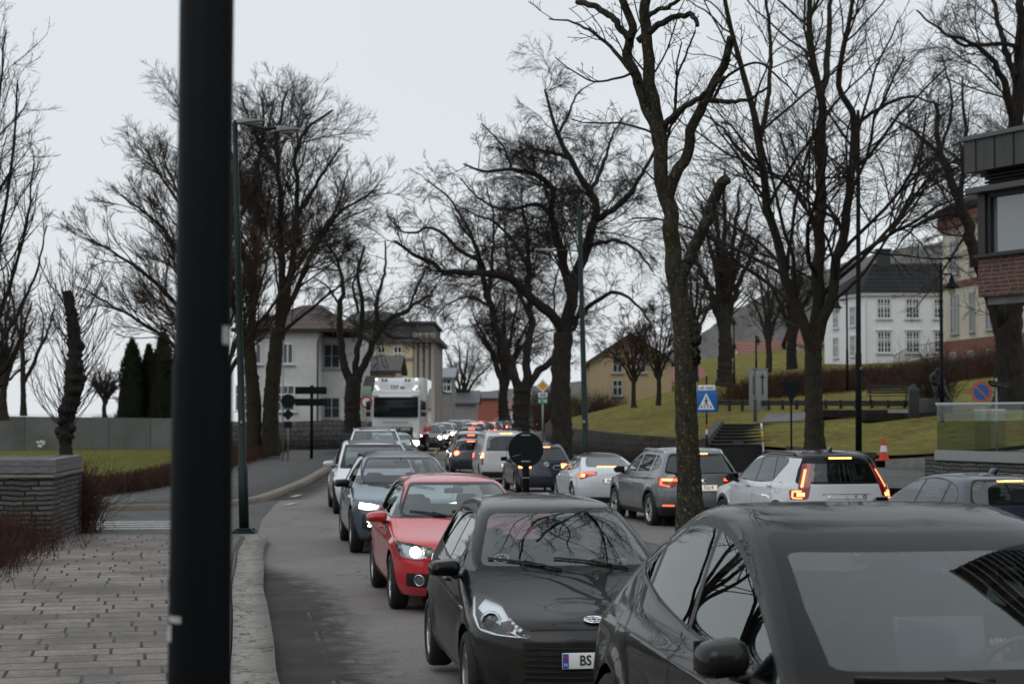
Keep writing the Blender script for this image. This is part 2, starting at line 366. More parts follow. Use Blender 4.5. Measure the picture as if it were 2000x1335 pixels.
def gridq(a, b): return [(i * b + j, i * b + j + 1, (i + 1) * b + j + 1, (i + 1) * b + j) for i in range(a - 1) for j in range(b - 1)]

def asphalt(name, base, dark, gutter=True, wet=.25):
    m = bpy.data.materials.new(name); m.use_nodes = True; n = m.node_tree; L = n.links.new; b = n.nodes['Principled BSDF']
    t = n.nodes.new('ShaderNodeTexCoord'); src = t.outputs['Object']
    def noise(sc, det, r=.6, v=None):
        z = n.nodes.new('ShaderNodeTexNoise'); z.inputs['Scale'].default_value = sc; z.inputs['Detail'].default_value = det; z.inputs['Roughness'].default_value = r; L(v or src, z.inputs['Vector']); return z.outputs[0]
    def rng(v, a, b_, c, d):
        q = n.nodes.new('ShaderNodeMapRange'); q.interpolation_type = 'SMOOTHSTEP'
        for i, k in enumerate((a, b_, c, d)): q.inputs[i + 1].default_value = k
        L(v, q.inputs[0]); return q.outputs[0]
    def mix(f, a, b_):
        x = n.nodes.new('ShaderNodeMix'); x.data_type = 'RGBA'; L(f, x.inputs[0])
        for k, v in ((6, a), (7, b_)):
            if isinstance(v, tuple): x.inputs[k].default_value = (*v, 1)
            else: L(v, x.inputs[k])
        return x.outputs[2]
    fine = noise(42, 4, .85); big = noise(.55, 7, .68); mid = noise(4, 5)
    col = mix(rng(big, .36, .64, 0, 1), base, dark)
    col = mix(rng(fine, .55, .68, 0, .8), col, tuple(min(1, c * 2.5) for c in base)); col = mix(rng(fine, .47, .34, 0, .85), col, tuple(c * .25 for c in dark)); col = mix(rng(noise(9, 6, .75), .55, .75, 0, .5), col, tuple(c * .6 for c in dark))
    vz = n.nodes.new('ShaderNodeTexVoronoi'); vz.feature = 'DISTANCE_TO_EDGE'; vz.inputs['Scale'].default_value = .33     # hairline cracks
    wv = n.nodes.new('ShaderNodeTexNoise'); wv.inputs['Scale'].default_value = 1.6; wv.inputs['Detail'].default_value = 6; L(src, wv.inputs['Vector'])
    wa = n.nodes.new('ShaderNodeVectorMath'); wa.operation = 'MULTIPLY_ADD'; L(wv.outputs['Color'], wa.inputs[0]); wa.inputs[1].default_value = (1.3, 1.3, 0); L(src, wa.inputs[2]); L(wa.outputs[0], vz.inputs['Vector'])
    cm = n.nodes.new('ShaderNodeMath'); cm.operation = 'MULTIPLY'; L(rng(vz.outputs['Distance'], .003, .009, .7, 0), cm.inputs[0]); L(rng(noise(.28, 3), .48, .56, 0, 1), cm.inputs[1])
    col = mix(cm.outputs[0], col, (.02, .019, .018)); col = mix(rng(noise(.9, 8, .8), .56, .70, 0, .45), col, tuple(c * .5 for c in dark)); col = mix(rng(noise(2.2, 8, .8), .60, .74, 0, .45), col, tuple(min(1, c * 1.5) for c in base))
    rgh = rng(big, .35, .65, .9, .9 - wet)
    if gutter:
        s = n.nodes.new('ShaderNodeSeparateXYZ'); L(t.outputs['UV'], s.inputs[0])
        a = n.nodes.new('ShaderNodeMath'); a.operation = 'MULTIPLY_ADD'; L(mid, a.inputs[0]); a.inputs[1].default_value = .9; L(s.outputs[1], a.inputs[2])
        g = rng(a.outputs[0], .95, 1.6, .96, 0); col = mix(g, col, (.021, .018, .016))
        # half buried setts along the channel
        mp = n.nodes.new('ShaderNodeMapping'); mp.inputs['Scale'].default_value = (1, 1, 1); L(t.outputs['UV'], mp.inputs[0])
        k = n.nodes.new('ShaderNodeTexBrick'); L(mp.outputs[0], k.inputs['Vector']); k.inputs['Scale'].default_value = 1; k.inputs['Brick Width'].default_value = .13; k.inputs['Row Height'].default_value = .24; k.inputs['Mortar Size'].default_value = .022
        k.inputs['Color1'].default_value = (1, 1, 1, 1); k.inputs['Color2'].default_value = (.6, .6, .6, 1); k.inputs['Mortar'].default_value = (0, 0, 0, 1)
        band = n.nodes.new('ShaderNodeMath'); band.operation = 'MULTIPLY'; L(rng(s.outputs[1], .40, .45, 0, 1), band.inputs[0]); L(rng(s.outputs[1], .86, .80, 0, 1), band.inputs[1])
        pz = noise(2.3, 5, .7); b2 = n.nodes.new('ShaderNodeMath'); b2.operation = 'MULTIPLY'; L(band.outputs[0], b2.inputs[0]); L(rng(pz, .50, .64, 0, .75), b2.inputs[1])
        b3 = n.nodes.new('ShaderNodeMath'); b3.operation = 'MULTIPLY'; L(b2.outputs[0], b3.inputs[0]); L(k.outputs['Color'], b3.inputs[1])
        col = mix(b3.outputs[0], col, (.20, .18, .155))
    L(col, b.inputs['Base Color']); L(rgh, b.inputs['Roughness']); b.inputs['Specular IOR Level'].default_value = .2
    bp = n.nodes.new('ShaderNodeBump'); bp.inputs['Strength'].default_value = .5; bp.inputs['Distance'].default_value = .006; L(fine, bp.inputs['Height']); L(bp.outputs[0], b.inputs['Normal'])
    return m
ASPH = asphalt('road_asphalt', (.190, .180, .170), (.138, .131, .124))
ASPH2 = asphalt('side_asphalt', (.098, .094, .090), (.050, .048, .046), False, .35)
GRANITE = masonry('kerb_granite', (.26, .245, .22), (.21, .20, .185), (.035, .03, .025), 1.05, 5.0, .022, .85, 'uv', .25, ((.13, .085, .045), 1.6, .5, .72, .7), off=0)
PAVE = masonry('pavement_slabs', (.250, .216, .190), (.180, .157, .140), (.030, .027, .024), .68, .42, .016, .78, 'xy', .35, ((.066, .060, .053), .7, .45, .62, .9), rot=R(-12), squash=.62, freq=2, noise=.05, rvar=.2, spec=.25)
SETTS = masonry('granite_setts', (.17, .16, .15), (.13, .125, .118), (.03, .028, .026), .14, .14, .015, .8, 'uv', .5, ((.06, .055, .05), 1.5, .5, .7, .6))

def roadsurface():
    ys = np.concatenate([np.arange(-14, 60, 1.0), np.arange(60, 260, 4.0)]); V = []; uv = []; nx = 34
    K = KERB + [(-4.4, 33), (-5.2, 38), (-6.0, 43)] + FARKERB[4:]
    for y in ys:
        kx = float(np.interp(y, [p[1] for p in K], [p[0] for p in K])); sl = (float(np.interp(y + 1, [p[1] for p in K], [p[0] for p in K])) - kx)
        for j in range(nx):
            u = j / (nx - 1); v = -1.2 + 30 * u ** 1.5 if j else -1.2
            x = kx + v * math.hypot(1, sl); dist = v + 2.6 * sstep(21, 32, y) ** 1.5 * (1 - sstep(44, 47, y))
            V.append((x, y, hroad(x, y))); uv.append((y * math.hypot(1, sl), dist))
    sheet('road', V, gridq(len(ys), nx), ASPH, uv)
roadsurface()
# side street mouth on the left, wide ground, far water
def flat(name, pts, z, m, kind='structure'):
    bm = bmesh.new(); f = bm.faces.new([bm.verts.new((x, y, z)) for x, y in pts]); f.normal_update()
    if f.normal.z < 0: f.normal_flip()
    me = bpy.data.meshes.new(name); bm.to_mesh(me); bm.free(); me.materials.append(m); o = link(name, me); o['kind'] = kind; return o
FIELD = mat('winter_ground', (.070, .068, .045), .95, spec=.1, var=.5, vscale=.3, col2=(.04, .04, .03))
flat('ground', [(-4000, -300), (4000, -300), (4000, 6000), (-4000, 6000)], -.62, FIELD)
flat('water', [(-3500, 320), (-40, 320), (-120, 5900), (-3500, 5900)], -.5, mat('fjord_water', (.25, .28, .30), .12, spec=.8, bump=.15, bscale=.3))
flat('side_street', [(-4.5, 31.6), (-5.3, 38), (-6.0, 46), (-14, 46), (-40, 50), (-40, 34), (-14, 33.5), (-9, 31.2)], .012, ASPH2)

def strip(name, left, right, z, m, kind='structure', skirt=0.15, uvw=True):
    """a raised slab between two lines of points, with side faces"""
    n = len(left); V = []; uv = []; s = 0
    for i in range(n):
        if i: s += math.hypot(left[i][0] - left[i - 1][0], left[i][1] - left[i - 1][1])
        w = math.hypot(left[i][0] - right[i][0], left[i][1] - right[i][1])
        zz = z[i] if isinstance(z, (list, np.ndarray)) else z
        V += [(left[i][0], left[i][1], zz - skirt), (left[i][0], left[i][1], zz), (right[i][0], right[i][1], zz), (right[i][0], right[i][1], zz - skirt)]
        uv += [(s, -skirt), (s, 0), (s, w), (s, w + skirt)]
    Q = [(i * 4 + j, i * 4 + j + 1, (i + 1) * 4 + j + 1, (i + 1) * 4 + j) for i in range(n - 1) for j in range(3)]
    me = npmesh(name, V, Q, m, smooth=False); l = me.uv_layers.new(name='UVMap'); l.data.foreach_set('uv', np.asarray(uv, np.float32)[np.asarray(Q).ravel()].ravel())
    o = link(name, me)
    if kind: o['kind'] = kind
    return o
def offset(P, d):
    P = np.asarray(P); t = np.gradient(P, axis=0); t /= np.linalg.norm(t, axis=1)[:, None]; return P + np.stack([-t[:, 1], t[:, 0]], 1) * d
kc = smoothline(KERB)
# rounded end of the kerb at the side street
endc = np.array([(-4.20, 31.1), (-4.26, 31.35), (-4.42, 31.58), (-4.7, 31.72), (-5.1, 31.75), (-6.0, 31.78)])
kc = np.vstack([kc, endc[:3]])
ko = offset(kc, .02); ki = offset(kc, .40)
strip('kerb', ki, ko, .125, GRANITE)
st = offset(kc, .415); st2 = offset(kc, .75)
strip('setts_strip', st2, st, .118, SETTS)
# slab pavement: between the setts and the planting on the left
pts = [tuple(p) for p in offset(kc, .765)] + [(-6.0, 31.74), (-8.6, 31.9), (-8.2, 30.2), (-7.9, 28.6), (-8.0, 27), (-7.6, 25), (-6.9, 22.5), (-6.3, 19.5), (-6.0, 16), (-5.6, 10), (-4, -8)]
pm = flat('pavement', pts, .114, PAVE)
fk = smoothline(FARKERB, 1.0)
strip('far_kerb', offset(fk, .32), fk, .13, mat('kerb_worn', (.20, .165, .13), .85, var=.45, vscale=2.5, col2=(.13, .11, .09)))
rk = smoothline(RKERB, 1.0); rz = np.array([hroad(p[0], p[1]) + .13 for p in rk])
strip('right_kerb', rk, offset(rk, -.25), rz, mat('kerb_grey', (.17, .165, .16), .85, var=.3, vscale=3))
WALK = mat('walk_asphalt', (.12, .115, .11), .8, var=.4, vscale=1.2, col2=(.075, .072, .07))
fo = offset(fk, .33)
def walkzone():
    far = np.array([(-13.0, 41.4), (-12.2, 43.5), (-11.0, 45.2), (-10.1, 52), (-10.6, 62), (-11.5, 76), (-12.7, 101), (-14, 140), (-14, 250)]); f2 = smoothline(far, 1.0)
    n = min(len(fo), 240); idx = np.linspace(0, len(f2) - 1, len(fo)).astype(int)
    strip('far_pavement', f2[idx], fo, .12, ASPH2)
walkzone()
rp = offset(rk, -.26); strip('right_pavement', rp, rp + np.stack([np.interp(rp[:, 1], [14, 30, 60, 75, 95, 240], [9, 8, 9, 7, 4.5, 5]), np.zeros(len(rp))], 1), rz - .004, WALK)
# painted marks
PAINTW = mat('road_paint', (.52, .52, .50), .7, var=.35, vscale=18, col2=(.17, .17, .165))
def stripe(name, pts, z=.018): return flat(name, pts, z, PAINTW)
for i in range(4):
    y0 = 34.4 + i * .72
    stripe('crossing_stripe', [(-8.9 - .1 * i, y0 + .02 * i), (-6.4, y0 + .35), (-6.4, y0 + .73), (-9.0 - .1 * i, y0 + .38 + .02 * i)])
for px, py in ((565, 985), (576, 969)):
    g = gp(px, py); stripe('lane_dash', [(g.x - .09, g.y - .55), (g.x + .07, g.y - .5), (g.x + .13, g.y + .75), (g.x - .03, g.y + .7)], .016)
yl = smoothline([(-2.6, 66), (-3.2, 78), (-4.0, 92), (-4.5, 108), (-4.4, 130)], 2.0)
strip('centre_line', offset(yl, .09), offset(yl, -.09), .012, mat('yellow_paint', (.35, .25, .05), .7, var=.4, vscale=8), skirt=.004)
# island between the lanes
ic = smoothline([(3.6, 15.5), (3.0, 19), (2.55, 23), (2.0, 27), (1.2, 32), (.5, 35.5)], .5); wd = np.interp(np.linspace(0, 1, len(ic)), [0, .15, .6, 1], [.3, 1.1, .8, .2])
isl = [(p[0] - w_, p[1]) for p, w_ in zip(ic, wd)]; isr = [(p[0] + w_, p[1]) for p, w_ in zip(ic, wd)]
strip('traffic_island', isl, isr, .13, mat('island_setts', (.16, .15, .14), .85, var=.5, vscale=6, col2=(.07, .06, .05)))

# left lawn and beds
flat('verge', [(-4.4, -20), (-4.4, 8), (-5.5, 16), (-6.5, 22.5), (-7.9, 31.6), (-14, 33.3), (-40, 34), (-120, 34), (-120, -20)], -.02, FIELD)
flat('verge', [(-9.5, 42), (-12.2, 46), (-40, 50), (-120, 50), (-120, 110), (-14, 110), (-10, 80)], -.03, FIELD)
GRASS = mat('winter_grass', (.150, .138, .032), .95, spec=.05, fine=3.0, var=.5, vscale=1.4, col2=(.075, .083, .022), bump=.8, bscale=60, detail=9)
flat('left_lawn', [(-10.95, 45.8), (-10.35, 52), (-10.9, 62), (-11.8, 76), (-13.0, 103), (-28, 103), (-60, 103), (-44, 52), (-12.6, 45.6)], .16, GRASS)

# ------------------------------------------------------------------ park slope on the right
CTRL = [(4.5, 100, 1.25), (5.5, 93, 1.15), (7.5, 86, 1.05), (10, 82, .95), (12.5, 78, .95), (15, 70, 1.0), (14.5, 62, .85), (18, 60, 1.3), (24, 60, 1.9), (30, 62, 2.2), (16, 85, 1.9), (20, 75, 2.0),
        (7, 130, 2.6), (11, 125, 3.2), (14, 115, 3.0), (15, 110, 2.7), (18, 108, 3.0), (20, 100, 2.8), (24, 92, 2.75), (26, 120, 4.6), (20, 130, 5.3), (14, 150, 4.6), (33, 132, 6.0), (30, 152, 6.4), (22, 165, 6.4), (45, 150, 6.8), (45, 100, 5.0), (32, 100, 4.4), (28, 80, 2.9), (60, 100, 6), (60, 190, 9), (20, 200, 8), (5, 200, 3), (3.5, 140, 1.4)]
_C = np.array(CTRL)
def _tps():
    n = len(_C); d = np.hypot(_C[:, None, 0] - _C[None, :, 0], _C[:, None, 1] - _C[None, :, 1]); K = np.where(d > 0, d * d * np.log(d + 1e-9), 0) + np.eye(n) * 8
    Pm = np.c_[np.ones(n), _C[:, :2]]; A = np.block([[K, Pm], [Pm.T, np.zeros((3, 3))]]); return np.linalg.solve(A, np.r_[_C[:, 2], 0, 0, 0])
_W = _tps()
def hpark(x, y):
    d = np.hypot(_C[:, 0] - x, _C[:, 1] - y); return float(np.dot(_W[:-3], np.where(d > 0, d * d * np.log(d + 1e-9), 0)) + _W[-3] + _W[-2] * x + _W[-1] * y)
FRONT = [(2.9, 140), (3.4, 118), (3.9, 103), (4.9, 95), (6.2, 89), (8.2, 84), (10.2, 80.5), (11.6, 76.5), (12.6, 71), (13.6, 64), (15.6, 60.8), (19, 59.3), (26, 58), (36, 57), (60, 56)]
def park():
    f = smoothline(FRONT, 1.0); n = len(f); V = []; m = 46
    for i, p in enumerate(f):
        t = i / (n - 1); bx, by = lerp(6, 110, t ** 1.6), lerp(215, 200, t)
        for j in range(m):
            s = (j / (m - 1)) ** 1.5; x, y = lerp(p[0], bx, s), lerp(p[1], by, s); V.append((x, y, hpark(x, y)))
    Q = [(i * m + j, (i + 1) * m + j, (i + 1) * m + j + 1, i * m + j + 1) for i in range(n - 1) for j in range(m - 1)]
    sheet('park_slope', V, Q, mat('park_grass', (.150, .146, .038), .95, spec=.04, fine=2.2, var=.6, vscale=.35, col2=(.125, .094, .034), bump=.7, bscale=40, detail=9))
    return f
parkf = park()
# low stone wall that holds the slope
def retaining(name, line, hb, ht, thick, m):
    n = len(line); L = np.asarray(line); O = offset(L, thick); V = []
    for i in range(n):
        V += [(L[i][0], L[i][1], hb(*L[i])), (L[i][0], L[i][1], ht(*L[i])), (O[i][0], O[i][1], ht(*L[i])), (O[i][0], O[i][1], hb(*L[i]))]
    Q = [(i * 4 + j, (i + 1) * 4 + j, (i + 1) * 4 + (j + 1) % 4, i * 4 + (j + 1) % 4) for i in range(n - 1) for j in range(4)] + [(0, 1, 2, 3), (n * 4 - 1, n * 4 - 2, n * 4 - 3, n * 4 - 4)]
    return link(name, npmesh(name, V, Q, m, smooth=False))
RUBBLE = masonry('rubble_stone', (.050, .043, .036), (.032, .028, .025), (.014, .013, .012), .55, .32, .03, .95, 'wall', .9, ((.05, .055, .03), .8, .5, .7, .6), noise=1.2)
w1 = [p for p in parkf if p[1] > 79.5]; w2 = [p for p in parkf if p[1] < 76 and p[0] < 13.3]
tag(retaining('retaining_wall', w1, lambda x, y: -.5, lambda x, y: hpark(x, y) + .12, -.35, RUBBLE), 'low dark rubble wall curving along the pavement under the big lawn', 'wall')
tag(retaining('retaining_wall', w2, lambda x, y: -.5, lambda x, y: hpark(x, y) + .1, -.35, RUBBLE), 'low dark rubble wall under the small lawn right of the steps', 'wall')
flat('upper_side_street', [(6.8, 56), (13.2, 64.5), (15.4, 60.2), (19, 58.4), (40, 55), (40, 40), (14, 42), (9, 48)], .30, ASPH2)
sk = smoothline([(13.4, 63.4), (15.4, 60.4), (19, 58.8), (26, 57.4), (36, 56.4)], 1.0)
strip('side_kerb', sk, offset(sk, -.3), np.array([max(.42, hpark(p[0], p[1]) - .1) for p in sk]), mat('kerb_grey', ()), skirt=.5)
# ------------------------------------------------------------------ buildings and walls
WINGLASS = mat('pane_dark', (.03, .035, .04), .08, spec=.8)
WHITEP = mat('white_joinery', (.60, .62, .63), .5)
GREYP = mat('grey_joinery', (.30, .31, .32), .6)
def window(parent, M, w, h, cols=2, rows=3, fr=None, sill=True, pane=None, bar=.05, lintel=False, cross=None):
    """M: facing matrix at the window centre on the wall"""
    fr = fr or WHITEP
    g = MB(); g.box((0, 0, .03), (w, h, .02)); o = g.build('window', pane or WINGLASS, parent); place(o, M)
    b = MB(); t = bar * 1.6
    b.box((-w / 2, 0, .05), (t, h + t, .08)); b.box((w / 2, 0, .05), (t, h + t, .08)); b.box((0, h / 2, .049), (w - t, t, .078)); b.box((0, -h / 2, .049), (w - t, t, .078))
    for i in range(1, cols): b.box((-w / 2 + w * i / cols, 0, .05), (bar if i * 2 != cols else bar * 1.7, h - t, .05))
    for i in range(1, rows): b.box((0, -h / 2 + h * i / rows, .051), (w - t, bar * .8, .046))
    if cross: b.box((0, -h / 2 + h * cross, .056), (w - t, bar * 2, .06))
    f = b.build('frame', fr, o)
    if sill:
        b = MB(); b.box((0, -h / 2 - .1, .09), (w + .35, .08, .18)); b.build('sill', fr, o)
    if lintel:
        b = MB(); b.box((0, h / 2 + .14, .09), (w + .3, .09, .18)); b.build('lintel', fr, o)
    return o
def hip(b, x0, x1, y0, y1, z0, z1, rx0, rx1, ry, ov=.5, m=0, th=.18):
    P = [(x0 - ov, y0 - ov, z0), (x1 + ov, y0 - ov, z0), (x1 + ov, y1 + ov, z0), (x0 - ov, y1 + ov, z0), (rx0, ry, z1), (rx1, ry, z1)]
    P += [(p[0], p[1], z0 - th) for p in P[:4]]
    b.add(P, [(0, 1, 5, 4), (1, 2, 5), (2, 3, 4, 5), (3, 0, 4), (6, 7, 1, 0), (7, 8, 2, 1), (8, 9, 3, 2), (9, 6, 0, 3), (9, 8, 7, 6)], m)
def tiles(name, c1, c2, bw=.3, bh=.32): return masonry(name, c1, c2, tuple(c * .35 for c in c1), bw, bh, .05, .55, 'roof' if False else 'wall', .6, None, noise=.1, smooth=.6)
SLATE = masonry('glazed_black_tiles', (.026, .027, .030), (.014, .015, .016), (.004, .004, .004), .42, .40, .06, .75, 'wall', .8, noise=.05, spec=.15)
REDTILE = masonry('red_tiles', (.085, .040, .032), (.055, .030, .026), (.02, .013, .011), .4, .4, .06, .7, 'wall', .6, noise=.1)
REDTILE2 = masonry('orange_tiles', (.26, .085, .045), (.20, .07, .04), (.06, .03, .02), .4, .4, .05, .7, 'wall', .5, noise=.1)
BOARD = masonry('white_boards', (.86, .88, .90), (.83, .85, .87), (.58, .60, .62), .16, 40, .010, .6, 'wall', .3, ((.45, .46, .46), .5, .55, .8, .3), noise=.0)
STUCCO = mat('white_stucco', (.56, .555, .54), .9, var=.22, vscale=.7)
CREAM = mat('cream_stucco', (.56, .52, .42), .9, var=.2, vscale=.6, col2=(.46, .42, .33))
CREAM2 = mat('yellow_stucco', (.55, .47, .30), .9, var=.15, vscale=.5)
BRICKB = masonry('dull_brick', (.24, .085, .06), (.18, .065, .05), (.16, .10, .08), .25, .08, .012, .9, 'wall', .3)
def FN(d): return Vector(d)

# white wooden house on the hill
def white_house():
    C = at(1690, 712, 150); x0, y0 = C.x, 150.0; zb, ze, zr = 6.0, at(1690, 576, 150).z, at(1730, 514, 154).z
    r = tag(empty('white_house', (x0, y0, zb), 0), 'white weatherboard house with black tiled hip roof on the hill', 'house')
    W_, D_ = 10.2, 8.6; sk = -.17                       # left flank is skewed back
    b = MB(); P = [(0, 0), (W_, 0), (W_ - .5, D_), (-1.9, D_)]
    b.prism(P, ze - zb); b.build('wall', BOARD, r)
    b = MB(); b.prism([(-.25, -.25), (W_ + .25, -.25), (W_ - .25, D_ + .25), (-2.15, D_ + .25)], .28, Matrix.Translation((0, 0, ze - zb - .05))); b.build('cornice', WHITEP, r)
    b = MB(); z0, z1 = ze - zb + .24, zr - zb
    E_ = [(-.4, -.4, z0), (W_ + .4, -.4, z0), (W_ - .1, D_ + .4, z0), (-2.3, D_ + .4, z0), (1.6, 4.2, z1), (W_ - 3.2, 4.2, z1)]
    b.add(E_, [(0, 1, 5, 4), (1, 2, 5), (2, 3, 4, 5), (3, 0, 4), (3, 2, 1, 0)]); rf = b.build('roof', SLATE, r)
    b = MB(); b.box((2.4, 4.1, z1 + .1), (1.1, .9, 2.2)); b.box((2.4, 4.1, z1 + 1.15), (1.3, 1.1, .16)); b.build('chimney', mat('chimney_dark', (.03, .03, .032), .8), rf)
    for px in (1727, 1783, 1838):
        x = (px - 1690) * 150 / FPX
        for y_, h in ((602, 1.62), (668, 1.72)):
            z = 2.25 + (806 - y_) * 150 / FPX - zb; window(r, facing((x, 0, z), (0, -1, 0)), 1.08, h, 4, 4, cross=.62, lintel=(y_ > 640), bar=.075)
    nl = Vector((-D_, -1.9, 0)).normalized()
    for s in (.28, .70):
        for z, h in ((ze - zb - 1.65, 1.6), (1.95, 1.7)): window(r, facing(Vector((-1.9 * s, D_ * s, z)) + nl * .01, nl), 1.05, h, 4, 4, cross=.62)
    b = MB(); b.box((.08, -.06, (ze - zb) / 2), (.14, .12, ze - zb - .3)); b.build('corner_board', WHITEP, r)
    # stoop railing in front
    f = tag(empty('iron_railing', (0, 0, 0)), 'black iron railing climbing the steps before the white house', 'railing')
    A, B_, C_ = at(1745, 705, 146), at(1778, 686, 146), at(1842, 676, 147); b = MB()
    for p, q in ((A, B_), (B_, C_)):
        n = 12
        for dz in (0, .95): b.tube([p + Vector((0, 0, dz - .55)), q + Vector((0, 0, dz - .55))], .03, 5)
        for i in range(n + 1):
            c = p.lerp(q, i / n); b.tube([c + Vector((0, 0, -.6)), c + Vector((0, 0, .42))], .018, 4)
    b.build('railing_bars', BLACK, f)
    b = MB(); d = (C_ - A); b.prism([(0, -1.2), (1.4, -1.2), (4.4, -1.2), (4.4, .7), (1.4, .3), (0, -.5)], 1.2, facing(A + Vector((0, .3, -.2)), (0, -1, 0))); b.build('stair_block', mat('stair_stone', (.25, .25, .25), .9), f)
white_house()

# cream house with brick basement, half hidden
def cream_house():
    A = Vector((at(1843, 700, 140).x, 140, 5.2)); d = Vector((.115, -1, 0)).normalized(); nr = Vector((-d.y * -1, 0, 0)); n = Vector((-1, -.115, 0)).normalized()
    r = tag(empty('cream_house', A, 0), 'cream house with brick red basement and tall windows behind the brick corner building', 'house')
    L_, Hh = 26, 12.3; back = -n * 10
    def wall(b, z0, z1, off=0, L0=-.0, L1=L_):
        p = [d * L0 + n * off, d * L1 + n * off, d * L1 + back, d * L0 + back]
        b.add([Vector((q.x, q.y, z)) for z in (z0, z1) for q in p], [(0, 1, 5, 4), (1, 2, 6, 5), (2, 3, 7, 6), (3, 0, 4, 7), (4, 5, 6, 7), (3, 2, 1, 0)])
    b = MB(); wall(b, 2.6, Hh - 1.0); b.build('wall', CREAM, r)
    b = MB(); wall(b, -1.5, 2.6, .12, -.12); b.build('basement', BRICKB, r)
    b = MB(); wall(b, 6.65, 7.1, .14, -.14); b.build('string_course', BRICKB, r)
    b = MB(); wall(b, Hh - 1.0, Hh, .3, -.3); b.build('cornice', BRICKB, r)
    b = MB(); wall(b, Hh, Hh + .5, .5, -.5); b.add([Vector((q.x, q.y, z)) for q, z in ((d * -.5 + n * .5, Hh + .5), (d * L_ + n * .5, Hh + .5), (d * L_ + back * .5, Hh + 3.2), (d * -.0 + back * .5, Hh + 3.2))], [(0, 1, 2, 3)]); b.build('roof', SLATE, r)
    for s in (2.6, 6.2, 9.8, 13.4, 17):
        for z, h in ((4.6, 2.9), (9.0, 2.5)): window(r, facing(d * s + n * .01 + Vector((0, 0, z)), n), 1.5 if s != 6.2 else .9, h, 2, 1, GREYP, cross=.66, pane=mat('pane_grey', (.10, .11, .12), .15), bar=.08)
        window(r, facing(d * s + n * .13 + Vector((0, 0, 1.0)), n), .9, 1.3, 2, 1, GREYP, pane=mat('pane_grey', ()), bar=.07)
cream_house()

# white stucco villa, left of the road
def villa():
    y = 116.0; x0, x1 = at(468, 800, y).x, at(622, 800, y).x; ze = at(600, 645, y).z; zr = at(585, 594, y + 5).z
    r = tag(empty('white_villa', (x0, y, 0), 0), 'white stucco villa under a dull red hip roof, left of the lorry', 'house'); w = x1 - x0; w2 = at(700, 800, y + 2).x - x0
    b = MB(); b.box((w / 2, 5, ze / 2), (w, 10, ze)); b.box(((w + w2) / 2, 7, ze / 2 - .2), (w2 - w, 10, ze - .4)); b.build('wall', STUCCO, r)
    b = MB(); hip(b, 0, w2 - .6, 0, 12, ze + .1, zr, 3.4, 4.6, 6, .55); b.build('roof', REDTILE, r)
    b = MB(); b.tube([(w - .05, -.08, .3), (w - .05, -.08, ze - .7), (w + .25, -.1, ze - .25), (w + .3, -.1, ze)], .06, 6); b.build('downpipe', mat('pipe_dark', (.05, .05, .05), .5), r)
    for px, py, ww, hh, c, q in ((562, 690, .66, 1.25, 2, 1), (556, 777, 1.25, 1.6, 3, 3), (480, 777, 1.25, 1.6, 3, 3), (500, 690, .66, 1.25, 2, 1)):
        p = at(px, py, y); window(r, facing((p.x - x0, 0, p.z), (0, -1, 0)), ww, hh, c, q, cross=.64 if q > 1 else None, bar=.045)
    for px, py, hh in ((648, 695, 1.5), (648, 796, 1.3)):
        p = at(px, py, y + 2); window(r, facing((p.x - x0, 2, p.z), (0, -1, 0)), 1.0, hh, 2, 2, GREYP, bar=.04)
    for px in (634, 664, 676):
        p = at(px, 695, y + 2)
villa()

# classical pale building with grey columns
def classical():
    y = 150.0; xa, xb, xc = at(735, 790, y).x, at(806, 790, y).x, at(850, 790, y).x; z1, z2 = at(800, 668, y).z, at(800, 634, y).z
    r = tag(empty('classical_hall', (xa, y, 0), 0), 'pale yellow classical hall with grey columns and dark attic behind the lorry', 'building')
    b = MB(); b.box(((xb - xa) / 2 - 2, 8, z1 / 2), (xb - xa + 4, 16, z1)); b.build('wall', CREAM2, r)
    st = mat('hall_stone', (.27, .245, .21), .9, var=.2, vscale=.9)
    b = MB(); m_ = (xb + xc) / 2 - xa; wd = xc - xb; b.box((m_, 8, z1 / 2), (wd, 15.4, z1)); b.build('portico', st, r)
    for i in range(4):
        b = MB(); x = xb - xa + .22 + i * (wd - .44) / 3; b.lathe([(.30, 0), (.30, .3), (.21, .35), (.18, z1 - .5), (.28, z1 - .3), (.28, z1 - .02)], 10, Matrix.Translation((x, .1, .8))); b.build('column', mat('column_stone', (.30, .27, .23), .9), r)
    dk = mat('attic_lead', (.075, .075, .075), .8, var=.4, vscale=.7)
    b = MB(); b.box(((xc - xa) / 2 - 1, 8, z1 + .15), (xc - xa + 2.9, 17, .32)); b.box(((xc - xa) / 2 - 1, 8, (z1 + z2) / 2 + .1), (xc - xa + 1.6, 15.8, z2 - z1)); b.box(((xc - xa) / 2 - 1, 8, z2 + .2), (xc - xa + 2.0, 16.2, .2))
    b.lathe([(3.0, 0), (2.8, .5), (2.2, 1.0), (1.2, 1.35), (0, 1.5)], 20, Matrix.Translation((-.8, 8, z2 + .2))); b.build('roof', dk, r)
    for px in (745, 777):
        p = at(px, 692, y); window(r, facing((p.x - xa, 0, p.z), (0, -1, 0)), .62, 1.3, 2, 2, cross=.6)
    b = MB(); b.box(((xb - xa) / 2, -.08, at(780, 700, y).z), (xb - xa, .16, .18)); b.build('string_course', st, r)
classical()
